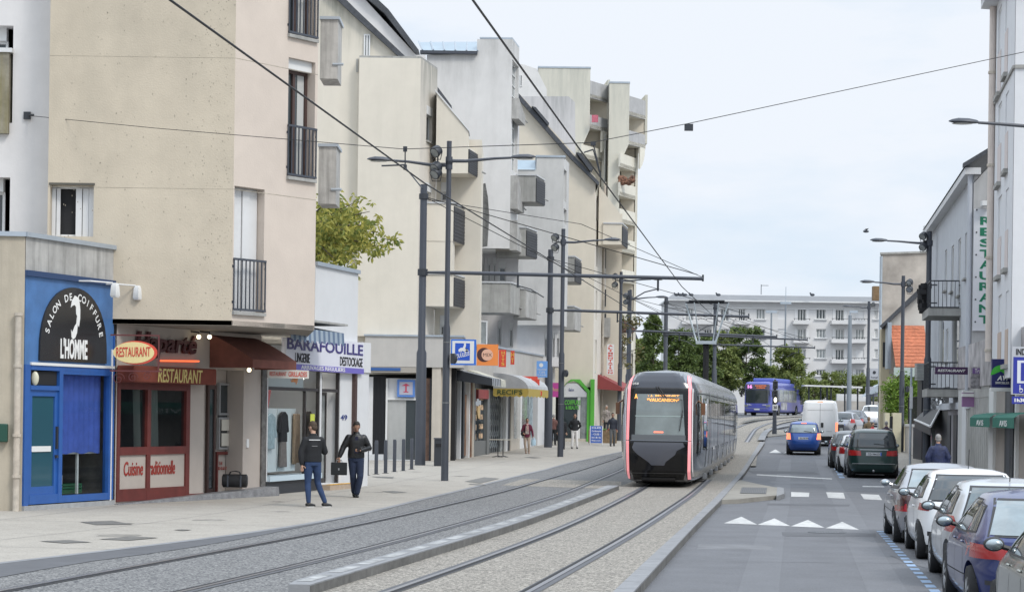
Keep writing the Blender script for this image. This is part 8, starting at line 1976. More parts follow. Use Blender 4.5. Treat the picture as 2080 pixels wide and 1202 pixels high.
# tall dark posts behind the pole, litter bin
g=G(893,946,TB);t=thing('litter_bin','dark square litter bin between the two big poles','bin',tuple(g));mb=MB();mb.box(g+V((0,0,.5)),(.42,.38,1.0));mb.build('body',anth2,t,bevel=.02)
mb=MB();mb.box(g+V((0,-.2,.78)),(.3,.03,.12));mb.build('opening',black,t);mb=MB();mb.box(g+V((0,0,1.03)),(.46,.42,.05));mb.build('lid',anth,t)
# cafe table
g=G(1016,928,TB);t=thing('bistro_table','small folded bistro table standing outside the yellow awning shop','table',tuple(g))
mb=MB();mb.box(g+V((0,0,.76)),(.95,.5,.03));mb.build('tabletop',mat('cream_table',(.5,.47,.4),.5),t)
mb=MB()
for dx in(-.1,.12): mb.tube([g+V((dx,0,.74)),g+V((dx,0,.06)),g+V((dx-.25,-.1,0))],.025,6);mb.tube([g+V((dx,0,.06)),g+V((dx+.22,.1,0))],.025,6)
mb.build('pedestal',anth2,t)
# A-board
g=G(1210,903,TB);t=thing('pavement_board','blue pavement board listing keys and shoe repair in front of the green shop','sign',tuple(g))
W=Wall((g.x-.3,g.y-.02),(g.x+.34,g.y-.02));b_=g.z
mb=MB();mb.hexa([W.pt(0,b_+.1,.1),W.pt(W.L,b_+.1,.1),W.pt(W.L,b_+.1,.06),W.pt(0,b_+.1,.06)],[W.pt(0,b_+1.0,-.1),W.pt(W.L,b_+1.0,-.1),W.pt(W.L,b_+1.0,-.14),W.pt(0,b_+1.0,-.14)]);mb.build('panel',mat('board_blue',(.05,.12,.42),.5),t)
mb=MB()
for i,s_ in enumerate(('CLES','Cordonnerie','- CLES -','ici & la','Plaque auto')):
    text(mb,s_,W,.08,W.L-.08,b_+.86-i*.17,b_+.95-i*.17,.06 -.1+ .0*i+.06*(i/4)+.07,off=.02)
mb.build('lettering',MATS['sign_white'],t)
mb=MB();
for x in(0,W.L): mb.tube([W.pt(x,b_,.12),W.pt(x,b_+1.0,-.08)],.02,5);mb.tube([W.pt(x,b_,-.35),W.pt(x,b_+1.0,-.12)],.02,5)
mb.build('stand',wframe,t)
# tram signal with 20 plate
Y=135.;X=PX(1573,Y,880);z0=gz(Y)+.05
t=thing('tram_signal','dark signal post with stacked heads and a white plate reading 20, before the bus','traffic light',(X,Y,z0))
s=F/Y;zz=lambda py:P(1573,py,Y).z
mb=MB();mb.tube([V((X,Y,z0)),V((X,Y,z0+.9)),V((X,Y,zz(770)))],[.16,.13,.07],12);mb.build('post',anth,t,smooth=True)
for a,b in((773,790),(792,819)): m_=MB();m_.box((X,Y-.12,(zz(a)+zz(b))/2),(.32,.24,zz(a)-zz(b)));hd_=m_.build('signal_head',anth2,t,bevel=.04)
m_=MB();m_.ell((X+.0,Y-.26,zz(812)),(.10,.04,.17),12,8);m_.build('lit_lens',mat('lit_white',(1,.9,.7),.5,emis=1.3),t)
for py in(777,785,797,804): m_=MB();m_.tube([V((X,Y-.245,zz(py))),V((X,Y-.255,zz(py)))],.09,12);m_.build('lens',black,t)
m_=MB();m_.box((X-.0,Y-.2,zz(827)),(.34,.03,.36));o=m_.build('speed_plate',wframe,t);W=Wall((X-.17,Y-.22),(X+.17,Y-.22));m_=MB();text(m_,'20',W,.05,.29,zz(827)-.1,zz(827)+.1,.0,off=.03);m_.build('characters',black,o)
# amber light
Y=112.;X=PX(1788,Y,850);z0=gz(Y)+.1;zz=lambda py:P(1788,py,Y).z
t=thing('traffic_light','traffic light showing bright amber beside the kiosk canopy','traffic light',(X,Y,z0))
mb=MB();mb.tube([V((X,Y,z0)),V((X,Y,zz(790)))],.07,10);mb.build('post',anth2,t,smooth=True)
m_=MB();m_.box((X,Y-.1,zz(800)),(.30,.22,.95));m_.build('signal_head',black,t,bevel=.05)
m_=MB();m_.ell((X,Y-.22,zz(791)),(.12,.05,.12),16,10);m_.build('lit_amber_lens',mat('amber_glow',(1,.42,.03),.4,emis=2.2),t,smooth=True)
for py in(801,811): m_=MB();m_.tube([V((X,Y-.21,zz(py))),V((X,Y-.22,zz(py)))],.1,14);m_.build('lens',anth2,t)
# small bin / post at street side on the right, black case post near van
Y=108;X=PX(1708,Y,870);t=thing('parking_meter','dark parking meter post beyond the parked cars','parking meter',(X,Y,gz(Y)));mb=MB();mb.box((X,Y,gz(Y)+.7),(.3,.25,1.4));mb.build('body',anth2,t,bevel=.05);mb=MB();mb.box((X,Y-.13,gz(Y)+1.1),(.18,.02,.2));mb.build('screen',winglass2,t)
# ================= TREES =================
bark=mat('bark',(.10,.08,.06),.9,var=.3,vs=8)
def leafmat(name,c,c2):
    m=bpy.data.materials.new(name);m.use_nodes=True;nt=m.node_tree;b=nt.nodes['Principled BSDF'];b.inputs['Roughness'].default_value=.65
    g=nd(nt,'ShaderNodeNewGeometry');r=nd(nt,'ShaderNodeValToRGB');r.color_ramp.elements[0].color=(*c,1);r.color_ramp.elements[1].color=(*c2,1)
    nt.links.new(g.outputs['Random Per Island'],r.inputs[0]);nt.links.new(r.outputs[0],b.inputs['Base Color'])
    t=nd(nt,'ShaderNodeBsdfTranslucent');nt.links.new(r.outputs[0],t.inputs[0]);a=nd(nt,'ShaderNodeMixShader');a.inputs[0].default_value=.3
    o=nt.nodes['Material Output'];nt.links.new(b.outputs[0],a.inputs[1]);nt.links.new(t.outputs[0],a.inputs[2]);nt.links.new(a.outputs[0],o.inputs[0]);return m
lm_dark=leafmat('leaf_dark',(.05,.085,.025),(.17,.23,.06));lm_oliv=leafmat('leaf_olive',(.09,.13,.03),(.27,.31,.09));lm_yel=leafmat('leaf_yellow_green',(.10,.15,.025),(.46,.42,.09));lm_br=leafmat('leaf_bright',(.08,.16,.02),(.24,.36,.05))
def leaf(mb,p,s,rs,long_=1.6):
    a=V((rs.gauss(0,1),rs.gauss(0,1),rs.gauss(-.2,.7))).normalized();b=a.cross(V((rs.gauss(0,1),rs.gauss(0,1),rs.gauss(0,1)))).normalized()
    mb.quad(p,p+a*s*.5*long_+b*s*.35,p+a*s*long_,p+a*s*.5*long_-b*s*.35)
def tree(lb_,cat,x,Y,z0,zc0,zc1,rad,m,nl,ls,seed,cone=.5,group=None,name='tree',ncl=60,trunk=.12,xs=1.):
    rs=random.Random(seed);t=thing(name,lb_,cat,(x,Y,z0),0,group)
    mb=MB();top=V((x+rs.uniform(-.2,.2),Y,zc1-.2));mb.tube([V((x,Y,z0)),V((x,Y,(z0+zc0)/2)),V((x+.05,Y,zc0+.3)),top],[trunk,trunk*.8,trunk*.6,.02],8)
    cl=[]
    for i in range(ncl):
        h=rs.random()**.9;zz=zc0+(zc1-zc0)*h;R_=rad*(1-h*cone)**.8*(.35+.65*min(1,h*5+.25));a=rs.uniform(0,2*pi);rr=R_*sqrt(rs.random())*rs.uniform(.8,1.12)
        c=V((x+rr*cos(a)*xs,Y+rr*sin(a),zz));cl.append((c,rs.uniform(.16,.34)*rad**.6*(1-.4*h)))
        if i%3==0: mb.tube([V((x,Y,max(zc0,zz-.5*rr))),V((x,Y,0)).lerp(c,1).lerp(V((x,Y,zz-.3*rr)),.45),c],[trunk*.3,trunk*.2,.012],5)
    mb.build('trunk',bark,t,smooth=True)
    lf=MB();k=nl//ncl
    for c,r in cl:
        for j in range(k):
            d=V((rs.gauss(0,1),rs.gauss(0,1),rs.gauss(0,.8)));d=d.normalized()*r*rs.uniform(.25,1.25);leaf(lf,c+d,ls*rs.uniform(.7,1.3),rs)
    lf.build('crown',m,t);return t
tg='street trees in front of the long white block'
for i,(px,Y,yt,yb,rd,m,lb_,cone,nl) in enumerate([
 (1325,172,642,800,1.9,lm_dark,'slender pointed tree at the left end of the tree row, its leader above the others',.9,5200),
 (1300,178,690,800,1.6,lm_oliv,'thin olive tree behind the tram line pole at the left end of the row',.5,3200),
 (1375,180,672,800,2.4,lm_dark,'dark green rounded tree above the tram roof front',.6,6800),
 (1420,186,684,800,2.2,lm_dark,'dark green tree directly behind the pantograph post',.5,6200),
 (1468,190,676,795,2.1,lm_oliv,'paler green tree right of the pantograph post',.6,5200),
 (1516,193,664,795,2.4,lm_dark,'broad dark green tree behind the left end of the bus',.55,8200),
 (1602,192,706,800,2.4,lm_oliv,'loose olive tree behind the bus roof',.7,4200),
 (1565,198,745,800,1.8,lm_oliv,'low olive bush between the bus roof and the white block',.4,3000)]):
    x=PX(px,Y,720);z0=gz(Y);tree(lb_,'tree',x,Y,z0,P(px,yb,Y).z,P(px,yt,Y).z,rd,m,int(nl*1.45),.19,20+i,cone,tg,ncl=int(40+rd*22),xs=1.05)
for i,(px,Y,yt,rd,lb_) in enumerate([(1655,200,772,2.3,'low clipped green shrub left of the far grey post'),(1690,202,757,2.6,'tallest rounded shrub behind the white shelter beam'),(1735,203,764,2.5,'rounded shrub right of the thick grey post'),(1772,204,772,1.8,'shrub at the right end of the hedge line')]):
    x=PX(px,Y,790);tree(lb_,'shrub',x,Y,gz(Y),gz(Y)+.4,P(px,yt,Y).z,rd,lm_oliv,5200,.16,50+i,.25,'shrubs behind the shelter',name='shrub',ncl=70,xs=1.15)
# thin autumnal tree between shops and tram
tree('thin sparse tree with small rusty leaves beside the vertical grocery sign','tree',PX(1262,128,700),128,gz(128),P(1262,745,128).z,P(1262,640,128).z,1.5,leafmat('leaf_rust',(.05,.07,.02),(.20,.16,.06)),900,.15,77,.4,None,ncl=34,trunk=.07)
# foreground maple branch reaching past the near block
def maple():
    Yt=64.;rs=random.Random(11);t=thing('maple_tree','yellowing green maple reaching out between the near block and the cream building','tree',(PX(560,Yt+4,900),Yt+4,0))
    mb=MB();b0=V((PX(560,Yt+4),Yt+4,0));crown=V((PX(610,Yt+1),Yt+1,P(610,500,Yt).z));mb.tube([b0,b0.lerp(crown,.6),crown],[.2,.15,.1],10);lf=MB()
    ends=[]
    tips=[(690,400),(720,412),(745,432),(762,452),(770,478),(776,500),(760,505),(735,500),(700,430),(670,410),(665,445),(700,465),(730,470),(655,500),(660,540),(700,500),(725,520),(648,470),(680,480),(745,490),(716,536),(690,515),(650,530),(705,445),(735,455),(675,520),(660,425),(690,540),(668,470),(712,425),(655,455)]
    for (px,py) in tips:
        e=P(px+rs.uniform(-6,6),py+rs.uniform(-6,6),Yt+rs.uniform(-1.6,1.6));m_=crown.lerp(e,.5)+V((0,0,.35));mb.tube([crown,m_,e],[.05,.03,.01],5)
        for k in range(24):
            c=m_.lerp(e,rs.uniform(.2,1.05))+V((rs.gauss(0,.17),rs.gauss(0,.3),rs.gauss(0,.17)))
            for q in range(5):
                ang=rs.uniform(-1.2,1.2);d=V((sin(ang),rs.uniform(-.5,.5),-abs(cos(ang))*.8)).normalized();s=rs.uniform(.13,.22);n=d.cross(V((rs.gauss(0,.4),1,rs.gauss(0,.4)))).normalized();o=c+V((rs.gauss(0,.05),rs.gauss(0,.05),rs.gauss(0,.05)))
                lf.quad(o,o+d*s*.45+n*s*.2,o+d*s,o+d*s*.45-n*s*.2)
    # the outlying spray at the right
    e=P(800,489,Yt);a=P(776,484,Yt);mb.tube([a,e],.012,5)
    for k in range(26):
        o=e+V((rs.gauss(-.08,.1),rs.gauss(0,.1),rs.gauss(0,.07)));ang=rs.uniform(-1.8,1.2);d=V((cos(ang),0,sin(ang))).normalized();n=V((-d.z,0,d.x));s=.2;lf.quad(o,o+d*s*.45+n*s*.18,o+d*s,o+d*s*.45-n*s*.18)
    mb.build('trunk',bark,t,smooth=True);lf.build('crown',lm_yel,t)
maple()
# roller shuttered window behind the maple
mb=MB();W=Wall((PX(664,83.4),83.4),(PX(716,83.4),83.4));q=W.rect(664,715,505,554)
for i in range(16): mb.fbox(W,q[0],q[1],q[2]+(q[3]-q[2])*i/16,q[2]+(q[3]-q[2])*(i+.86)/16,0,.06)
o=mb.build('roller_shutter',wframe,bB)
# green climber over the gate
def climber():
    rs=random.Random(4);t=thing('climbing_plant','bright green climber bulging over the cream gate, left of the black shopfront','plant',(PX(1835,106,860),106,gz(106)));lf=MB();mb=MB();b0=V((PX(1832,106,880),106,gz(106)));mb.tube([b0,P(1830,830,106)],[.08,.05],6)
    for k in range(70):
        while 1:
            px,py=rs.uniform(1798,1872),rs.uniform(768,850)
            if ((px-1834)/38)**2+((py-806)/42)**2<1: break
        c=P(px,py,105.8+rs.uniform(-.8,.8));mb.tube([P(1830,830,106),c],.012,4)
        for j in range(75): leaf(lf,c+V((rs.gauss(0,.16),rs.gauss(0,.2),rs.gauss(0,.16))),.1*rs.uniform(.7,1.3),rs)
    mb.build('trunk',bark,t);lf.build('crown',lm_br,t)
climber()
# ================= PEOPLE =================
skin=mat('skin',(.45,.27,.19),.6);skin2=mat('skin_tan',(.34,.19,.13),.6);hairm=mat('hair_dark',(.02,.015,.012),.7);hairg=mat('hair_grey',(.28,.27,.26),.8)
def remesh(mb,name,m,par,vox,sm=4):
    o=mb.build(name,m,par,world=False)
    b=bmesh.new();b.from_mesh(o.data);bmesh.ops.recalc_face_normals(b,faces=b.faces);b.to_mesh(o.data);b.free()
    md=o.modifiers.new('r','REMESH');md.mode='VOXEL';md.voxel_size=vox
    s=o.modifiers.new('s','SMOOTH');s.factor=.5;s.iterations=sm
    bpy.context.view_layer.update()
    nm=bpy.data.meshes.new_from_object(o.evaluated_get(bpy.context.evaluated_depsgraph_get()));o.modifiers.clear();o.data=nm
    for f in nm.polygons:f.use_smooth=True
    return o
def limb(mb,pts,rs,seg=12,flat=1.):
    mb.tube(pts,rs,seg,flat=flat)
    for p,r in zip(pts,rs): mb.ell(p,(r*.98,r*.98,r*.98),10,7)
def torso(mb,hip,sh,rows):
    d=sh-hip;rings=[]
    for t,wx,wy in rows:
        c=hip+d*t;rings.append([c+V((wx*cos(2*pi*k/18),wy*sin(2*pi*k/18),0)) for k in range(18)])
    mb.loft(rings)
def hand(mb,wr,d,side,curl=.4,vox=.01):
    """palm, four unequal bent fingers and a thumb from the side; d = pointing direction"""
    d=d.normalized();a=d.cross(V((0,1,.01))).normalized();b=d.cross(a).normalized()
    mb.tube([wr,wr+d*.04,wr+d*.09],[.026,.040,.036],10,flat=.55)
    for k,(o,L_) in enumerate(((-.03,.068),(-.01,.078),(.011,.072),(.031,.056))):
        p=wr+d*.085+a*o;p1=p+d*L_*.5;p2=p1+(d*cos(curl)+b*sin(curl)*side)*L_*.3;p3=p2+(d*cos(2*curl)+b*sin(2*curl)*side)*L_*.3
        mb.tube([p,p1,p2,p3],[.0105,.010,.0095,.008],7)
    p=wr+d*.03-a*.035*1;mb.tube([p,p-a*.03+d*.03,p-a*.035+d*.06],[.013,.012,.009],7)
def person(label,loc,rz,Ht,J,top,bot,shoe,hair,cloth,vox=.014,sk=None,group=None,hairlen=.0,skirt=False,bag=None,build=1.,extra=None,topname='jacket',toplen=.0,det=True):
    """J: joint positions for a 1.8 m figure, x = its left+, -y = facing, z up"""
    sc=Ht/1.8;t=thing('person',label,'person',loc,rz,group);t.scale=(sc,sc,sc);sk=sk or skin
    j={k:V(v) for k,v in J.items()}
    hip=j['pelvis'];nk=j['neck'];hd=j['head']
    mb=MB()
    torso(mb,hip-V((0,0,.06)),nk,[(0,.15*build,.10),(.12,.165*build,.115),(.35,.14*build,.10*build),(.6,.165*build,.115),(.82,.19*build,.11),(.94,.12,.08),(1.0,.06,.055)])
    mb.tube([nk-V((0,0,.05)),nk+V((0,0,.03)),nk.lerp(hd,.55)],[.062,.055,.055],12)
    # head: skull, jaw, nose, ears, brow; f = facing direction of the head
    f=V(J.get('face',(0,-1,0))).normalized();r_=f.cross(V((0,0,1))).normalized();u_=r_.cross(f).normalized();M=Matrix((r_,-f,u_)).transposed()
    mb.ell(hd+u_*.02,(.076,.096,.105),18,14,M);mb.ell(hd+f*.028-u_*.055,(.055,.062,.06),14,10,M);mb.ell(hd+f*.052-u_*.095,(.03,.028,.022),10,8,M)
    mb.tube([hd+f*.092+u_*.02,hd+f*.118-u_*.022,hd+f*.098-u_*.032],[.009,.017,.014],7)
    for s in(-1,1):
        mb.ell(hd+r_*s*.078-u_*.005-f*.005,(.012,.022,.034),8,8,M)
        mb.ell(hd+r_*s*.03+f*.088+u_*.026,(.022,.012,.008),8,6,M)
    mb.ell(hd+f*.088-u_*.06,(.026,.014,.009),8,6,M)
    for s in('l','r'):
        S_=j['sh_'+s];E_=j['el_'+s];W_=j['wr_'+s];limb(mb,[S_,S_.lerp(E_,.5),E_,E_.lerp(W_,.4),W_],[.055,.05,.04,.04,.027])
        hand(mb,W_,V(J.get('hd_'+s,W_-E_)),1 if s=='l' else -1,.55)
        H_=j['hip_'+s];K_=j['kn_'+s];A_=j['an_'+s];limb(mb,[H_,H_.lerp(K_,.5),K_,K_.lerp(A_,.35),A_],[.088,.075,.055,.056,.038])
        td=V(J.get('toe_'+s,(0,-1,0))).normalized();mb.tube([A_-td*.05-V((0,0,.04)),A_+td*.06-V((0,0,.05)),A_+td*.16-V((0,0,.062))],[.035,.035,.022],8)
    body=remesh(mb,'body',sk,t,vox if vox<.013 else .014,3)
    # eyes
    for s in(-1,1):
        m_=MB();m_.ell(hd+r_*s*.031+f*.094+u_*.012,(.012,.007,.006),8,6,M);m_.build('eye',black,body,world=False)
    m_=MB();m_.ell(hd+f*.097-u_*.058,(.024,.008,.0045),8,6,M);m_.build('mouth',mat('lip',(.25,.09,.08),.6),body,world=False)
    # hair
    m_=MB();m_.ell(hd+u_*.045-f*.012,(.083,.100,.098),18,12,M)
    if hairlen: m_.ell(hd-f*.05-u_*.03,(.085,.06,.10+hairlen),14,10,M)
    else: m_.ell(hd-f*.045-u_*.01,(.075,.055,.075),14,10,M)
    ho=m_.build('hair',hair,body,world=False)
    # cut the face side of the hair
    b=bmesh.new();b.from_mesh(ho.data)
    for v in b.verts:
        q=v.co-hd
        if q.dot(f)>.045 and q.dot(u_)<.075: v.co-=f*(q.dot(f)-.045)
        elif q.dot(f)>.02 and q.dot(u_)<.02: v.co-=f*(q.dot(f)-.02)
    b.to_mesh(ho.data);b.free()
    for p_ in ho.data.polygons:p_.use_smooth=True
    # trousers
    m_=MB();torso(m_,hip-V((0,0,.10)),hip+V((0,0,.13)),[(0,.155*build,.115),(.5,.172*build,.125),(1,.155*build,.115)])
    lw=cloth.get('leg',(.098,.088,.07,.072,.062))
    for s in('l','r'):
        H_=j['hip_'+s];K_=j['kn_'+s];A_=j['an_'+s];limb(m_,[H_,H_.lerp(K_,.5),K_,K_.lerp(A_,.4),A_+V((0,0,.03))],list(lw))
    remesh(m_,'trousers',bot,t,max(vox,.012),2)
    # top
    m_=MB();low=-.02-toplen
    torso(m_,hip+V((0,0,low)),nk+V((0,0,-.005)),[(0,.178*build,.135),(.15,.18*build,.137),(.4,.168*build,.128*build),(.65,.19*build,.14),(.80,.20*build,.130),(.90,.165,.115),(.96,.115,.09),(1.0,.08,.072)])
    aw=cloth.get('arm',(.074,.068,.06,.056,.045))
    for s in('l','r'):
        S_=j['sh_'+s];E_=j['el_'+s];W_=j['wr_'+s];limb(m_,[S_,S_.lerp(E_,.5),E_,E_.lerp(W_,.5),W_-(W_-E_).normalized()*.02],list(aw))
    m_.tube([nk+V((0,0,-.03)),nk+V((0,0,.035))],[.085,.075],14)
    remesh(m_,topname,top,t,max(vox,.012),3)
    # shoes
    for s in('l','r'):
        A_=j['an_'+s];td=V(J.get('toe_'+s,(0,-1,0))).normalized();m_=MB();c=A_-V((0,0,.045));m_.tube([c-td*.065+V((0,0,.015)),c-td*.02+V((0,0,.015)),c+td*.07-V((0,0,.0)),c+td*.17-V((0,0,.012)),c+td*.195-V((0,0,.018))],[.036,.048,.048,.038,.02],12,flat=.9)
        so=m_.build('shoe',shoe,t,smooth=True,world=False)
        if cloth.get('sole'): m_=MB();rings=[[c+td*yy+td.cross(V((0,0,1)))*xx+V((0,0,zz)) for xx,yy in[(.044*cos(k*pi/7),.065+.135*sin(k*pi/7)) for k in range(14)]] for zz in(-.052,-.025)];m_.loft(rings);m_.build('sole',wframe,so,world=False)
    if extra: extra(t,j)
    return t
base=dict(pelvis=(0,0,.95),neck=(0,.01,1.52),head=(0,-.015,1.68),sh_l=(.165,.01,1.405),sh_r=(-.165,.01,1.405),el_l=(.24,.03,1.14),el_r=(-.24,.03,1.14),wr_l=(.24,-.06,.90),wr_r=(-.24,-.06,.90),hip_l=(.09,0,.92),hip_r=(-.09,0,.92),kn_l=(.10,-.02,.50),kn_r=(-.10,-.02,.50),an_l=(.11,.01,.085),an_r=(-.11,.01,.085))
def J(**k): d=dict(base);d.update(k);return d
def spot_on(px,py,Y=None):
    if Y: return (PX(px,Y,py),Y,gz(Y)+TB)
    g=G(px,py,TB);return tuple(g)
denim=mat('denim',(.025,.05,.12),.9,var=.25,vs=6);blk=mat('black_cloth',(.012,.013,.016),.8,var=.3,vs=7);leather=mat('black_leather',(.012,.012,.013),.38,var=.3,vs=7,bump=.3,bs=25)
sneaker=mat('sneaker_black',(.02,.02,.02),.6)
# man 1: back to us, looking at a phone; faces away (+y) and slightly left
def ex1(t,j):
    m_=MB();c=j['neck']+V((0,.0,-.10));m_.box(c+V((0,.125,0)),(.24,.02,.02));m_.build('reflective_piping',mat('piping',(.6,.6,.6),.4),t,world=False)
    m_=MB();m_.box(c+V((0,.135,-.13)),(.12,.012,.012));m_.build('back_print',mat('grey_print',(.2,.2,.2),.6),t,world=False)
    m_=MB();p=j['wr_r']+V((-.03,-.10,.03));m_.box(p,(.07,.13,.012));m_.build('phone',black,t,world=False)
l1=spot_on(634,1029)
person('man seen from behind in black jacket and blue jeans, checking a phone',l1,radians(180+20),1.8,J(pelvis=(0,0,.97),head=(0,-.03,1.68),face=(.45,-.8,-.35),
  sh_r=(-.165,.02,1.41),sh_l=(.165,.02,1.41),el_r=(-.27,-.05,1.17),wr_r=(-.30,-.29,1.19),hd_r=(-.1,-1,.2),el_l=(.26,.03,1.15),wr_l=(.25,.05,.90),kn_r=(-.13,-.07,.52),an_r=(-.26,.06,.085),toe_r=(-.9,-.5,0),hip_r=(-.09,0,.93),hip_l=(.09,0,.93),kn_l=(.10,.0,.50),an_l=(.10,.08,.085),toe_l=(-.8,-.5,0)),
  blk,denim,sneaker,mat('hair_brown',(.06,.04,.025),.8),dict(sole=1,leg=(.1,.09,.068,.066,.05),arm=(.084,.08,.074,.068,.05)),vox=.011,extra=ex1,build=1.1)
# man 2: facing us, leather jacket, briefcase in his right hand, looking at a phone
def ex2(t,j):
    m_=MB();m_.box(j['wr_l']+V((-.06,-.06,.05)),(.065,.012,.12));m_.build('phone',black,t,world=False)
    m_=MB();M_=j['neck'];m_.fpoly(Wall((-1,-.142),(1,-.142)),[(1-.035,1.44),(1+.035,1.44),(1+.05,1.05),(1-.05,1.05)],-.02,-.002);m_.build('pullover_front',mat('navy_knit',(.015,.016,.04),.9),t,world=False)
l2=spot_on(722,1010)
man2=person('man walking towards us in a black leather jacket and dark jeans, holding a briefcase',l2,radians(8),1.8,J(neck=(0,-.01,1.52),head=(0,-.06,1.665),face=(0.05,-1,-.55),
  sh_r=(-.175,0,1.41),sh_l=(.175,0,1.41),el_r=(-.31,.0,1.17),wr_r=(-.39,-.06,.96),hd_r=(-.1,-.1,-1),el_l=(.31,.02,1.17),wr_l=(.10,-.22,1.11),hd_l=(-1,-.35,.1),kn_r=(-.06,.03,.50),an_r=(-.02,.2,.11),toe_r=(0,-1,-.2),kn_l=(.10,-.08,.50),an_l=(.03,-.02,.085)),
  leather,mat('dark_denim',(.018,.028,.06),.9,var=.2,vs=6),mat('shoe_black',(.015,.015,.015),.3),hairm,dict(leg=(.105,.095,.078,.078,.07),arm=(.088,.082,.072,.066,.052)),vox=.011,extra=ex2,sk=skin2,build=1.12)
bc=V(l2)+Matrix.Rotation(radians(8),3,'Z')@V((-.40,-.07,.70));t=thing('briefcase','flat black briefcase held by the walking man','bag',tuple(bc),radians(-5))
mb=MB();mb.box((0,0,-.02),(.38,.07,.30));mb.build('body',mat('case_black',(.012,.014,.016),.5),t,bevel=.015,world=False);mb=MB();mb.tube([V((-.07,0,.13)),V((-.06,0,.18)),V((.06,0,.18)),V((.07,0,.13))],.012,6);mb.build('handle',rimm,t,world=False);mb=MB();mb.box((0,-.037,-.03),(.03,.006,.05));mb.build('clasp',rimm,t,world=False)
# woman in maroon cardigan with scarf, shoulder bag and a carrier bag
def ex3(t,j):
    m_=MB();m_.tube([j['neck']+V((.07*cos(a),.07*sin(a)-.01,-.02)) for a in[k*pi/5 for k in range(11)]],.035,7);m_.tube([V((0,-.1,1.48)),V((.01,-.15,1.3)),V((0,-.14,1.15))],[.04,.05,.04],7);m_.build('scarf',mat('pink_scarf',(.5,.3,.28),.9,var=.4,vs=12),t,world=False,smooth=True)
    m_=MB();m_.ell((-.22,-.12,1.02),(.12,.05,.13),12,8);m_.tube([V((-.2,-.1,1.1)),V((0,-.12,1.35)),V((.12,-.02,1.5))],.01,4);m_.build('shoulder_bag',black,t,world=False,smooth=True)
    m_=MB();m_.loft([[V((.33+w_*cos(k*pi/5),-.05+.05*sin(k*pi/5),z)) for k in range(10)] for z,w_ in((.42,.10),(.5,.13),(.72,.11),(.84,.02))]);m_.build('carrier_bag',mat('pale_blue_bag',(.4,.55,.65),.6),t,world=False,smooth=True)
    m_=MB();m_.fpoly(Wall((-1,-.14),(1,-.14)),[(1-.08,1.42),(1+.06,1.42),(1+.09,1.0),(1-.1,1.0)],-.015,.01);m_.build('blouse',mat('patterned_blouse',(.35,.3,.28),.9,var=.5,vs=14),t,world=False)
mar=mat('maroon_knit',(.12,.015,.04),.9,var=.2,vs=8)
person('woman in a maroon cardigan and cropped beige trousers carrying a pale blue bag',spot_on(1070,921),radians(5),1.62,J(wr_l=(.30,-.05,.88),el_l=(.27,.02,1.13),el_r=(-.27,.0,1.14),wr_r=(-.2,-.15,1.05),kn_l=(.09,-.06,.5),an_r=(-.04,.06,.1)),mar,mat('beige_trousers',(.4,.32,.26),.9),mat('beige_shoe',(.35,.25,.2),.7),hairm,dict(leg=(.10,.085,.07,.062,.055)),extra=ex3,sk=skin2,toplen=.1,topname='cardigan')
person('man in a black pullover and white trousers standing with hands behind his back',spot_on(1167,911),radians(3),1.74,J(el_l=(.30,.08,1.18),wr_l=(.16,.16,1.0),el_r=(-.30,.08,1.18),wr_r=(-.16,.16,1.0),an_l=(.13,0,.085),an_r=(-.14,0,.085)),blk,mat('white_trousers',(.68,.66,.65),.9),sneaker,hairm,dict(),sk=skin2,topname='pullover')
person('person in black half hidden behind the second lamp post',spot_on(1141,912),radians(10),1.66,J(),blk,mat('black_trousers',(.02,.022,.03),.9),sneaker,hairg,dict(),toplen=.2,topname='coat')
person('grey haired passer-by half hidden behind the slim pole, left of the person in black',spot_on(1124,904),radians(160),1.6,J(),mat('brown_coat',(.16,.08,.07),.9),blk,sneaker,hairg,dict(),topname='coat')
person('man in a dark jacket and grey trousers walking left of the tram',spot_on(1244,906),radians(5),1.72,J(el_r=(-.27,.05,1.15),wr_r=(-.31,-.03,.92),kn_r=(-.1,-.1,.5),an_r=(-.11,-.06,.09),an_l=(.1,.14,.1)),mat('navy_jacket',(.02,.025,.04),.6,var=.3,vs=7),mat('grey_trousers',(.10,.105,.11),.9),sneaker,hairm,dict(),sk=skin2)
l=(PX(1231,117,860),117,gz(117)+.9);person('person wrapped in a patterned scarf at the greengrocer stall',(PX(1231,116,880),116,gz(116)+.45),radians(20),1.65,J(),mat('patterned_shawl',(.3,.26,.24),.9,var=.5,vs=10),blk,sneaker,mat('grey_headscarf',(.3,.29,.28),.9),dict(),topname='shawl',toplen=.15)
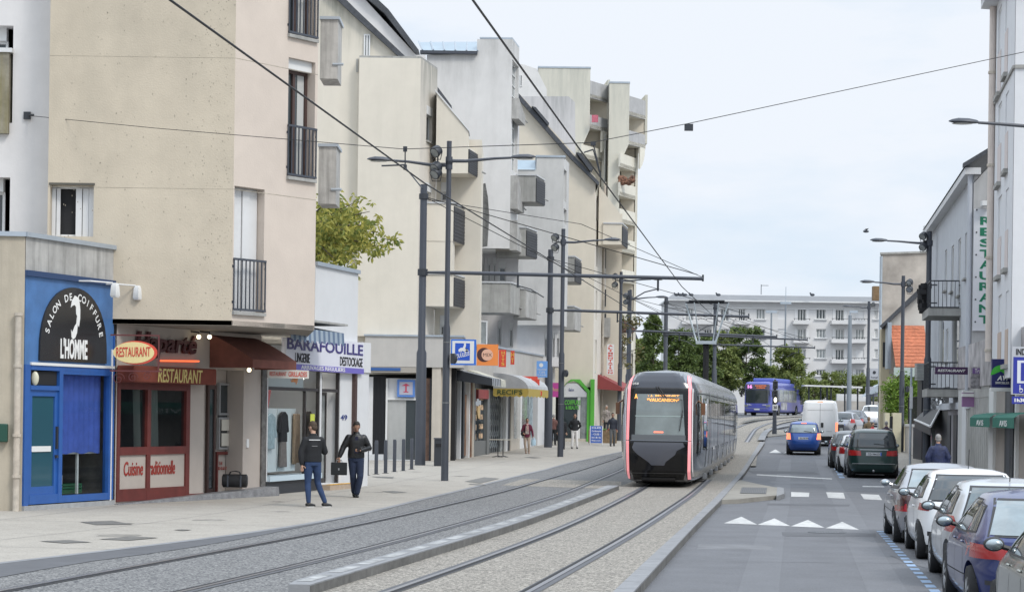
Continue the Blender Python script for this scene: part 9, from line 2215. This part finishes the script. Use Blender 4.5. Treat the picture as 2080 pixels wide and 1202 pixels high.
# greengrocer stall crates
for i,(dx,dz,c,nm) in enumerate(((-.55,.3,(.4,.10,.03),'orange'),(.05,.3,(.10,.22,.04),'green'),(.6,.3,(.35,.05,.04),'red'))):
    X=PX(1224,112,880)+dx*.9;t=thing('fruit_crate','wooden crate of %s produce outside the greengrocer'%nm,'crate',(X,112.5,gz(112.5)+TB),0,'crates of produce outside the greengrocer')
    mb=MB();mb.box((0,0,.35),(.5,.4,.7));mb.build('crate',mat('crate_wood',(.2,.14,.08),.9,var=.3,vs=9),t,world=False);mb=MB()
    for k in range(16): mb.ell((random.uniform(-.2,.2),random.uniform(-.15,.15),.73),(.06,.06,.06),7,5)
    mb.build('produce',mat('produce_'+nm,c,.6,var=.3,vs=12),t,world=False,smooth=True)
# right side people
l=(PX(1905,52,960),52.,.13);person('grey haired person in a navy quilted jacket walking away on the right pavement',l,radians(175),1.62,J(el_l=(.29,.02,1.16),el_r=(-.29,.02,1.16)),mat('navy_quilt',(.02,.03,.09),.6,var=.35,vs=9,bump=.6,bs=16),blk,sneaker,hairg,dict(arm=(.09,.085,.078,.07,.055)),build=1.15,topname='quilted_jacket',toplen=.05)
l=(PX(1800,96,900),96.,gz(96)+.1);person('grey haired person in a dark jacket walking away beyond the green people carrier',l,radians(175),1.68,J(),mat('dark_plum_jacket',(.05,.03,.05),.9),blk,sneaker,hairg,dict())
l=(PX(1772,100,900),100.,gz(100)+.1);person('person in a bright red jacket behind the green people carrier',l,radians(20),1.55,J(),mat('red_jacket',(.45,.02,.03),.8),blk,sneaker,hairm,dict())
l=(PX(1764,104,900),104.,gz(104)+.1);person('person in a khaki and tan jacket beside the one in red',l,radians(175),1.75,J(),mat('khaki_jacket',(.16,.12,.07),.9,var=.4,vs=5),blk,sneaker,mat('hair_fair',(.2,.14,.09),.8),dict())
# small bird in the sky
mb=MB();p=P(1759,470,120);mb.ell(p,(.18,.09,.08),8,6);mb.quad(p,p+V((-.1,.3,.15)),p+V((.12,.3,.12)));mb.quad(p,p+V((-.1,-.3,.12)),p+V((.12,-.3,.15)))
tag(mb.build('bird',anth),'tiny dark bird flying above the far houses','bird')
# birds perched on the far roof
for i,px in enumerate((1374,1382,1391,1404,1459,1650)):
    mb=MB();p=P(px,598.5,YF-1.5);mb.ell(p,(.28,.14,.16),7,5);mb.ell(p+V((-.22,0,.16)),(.1,.09,.1),6,4)
    tag(mb.build('pigeon',anth),'small dark pigeon perched on the far white block roof ridge','bird','pigeons on the far roof')
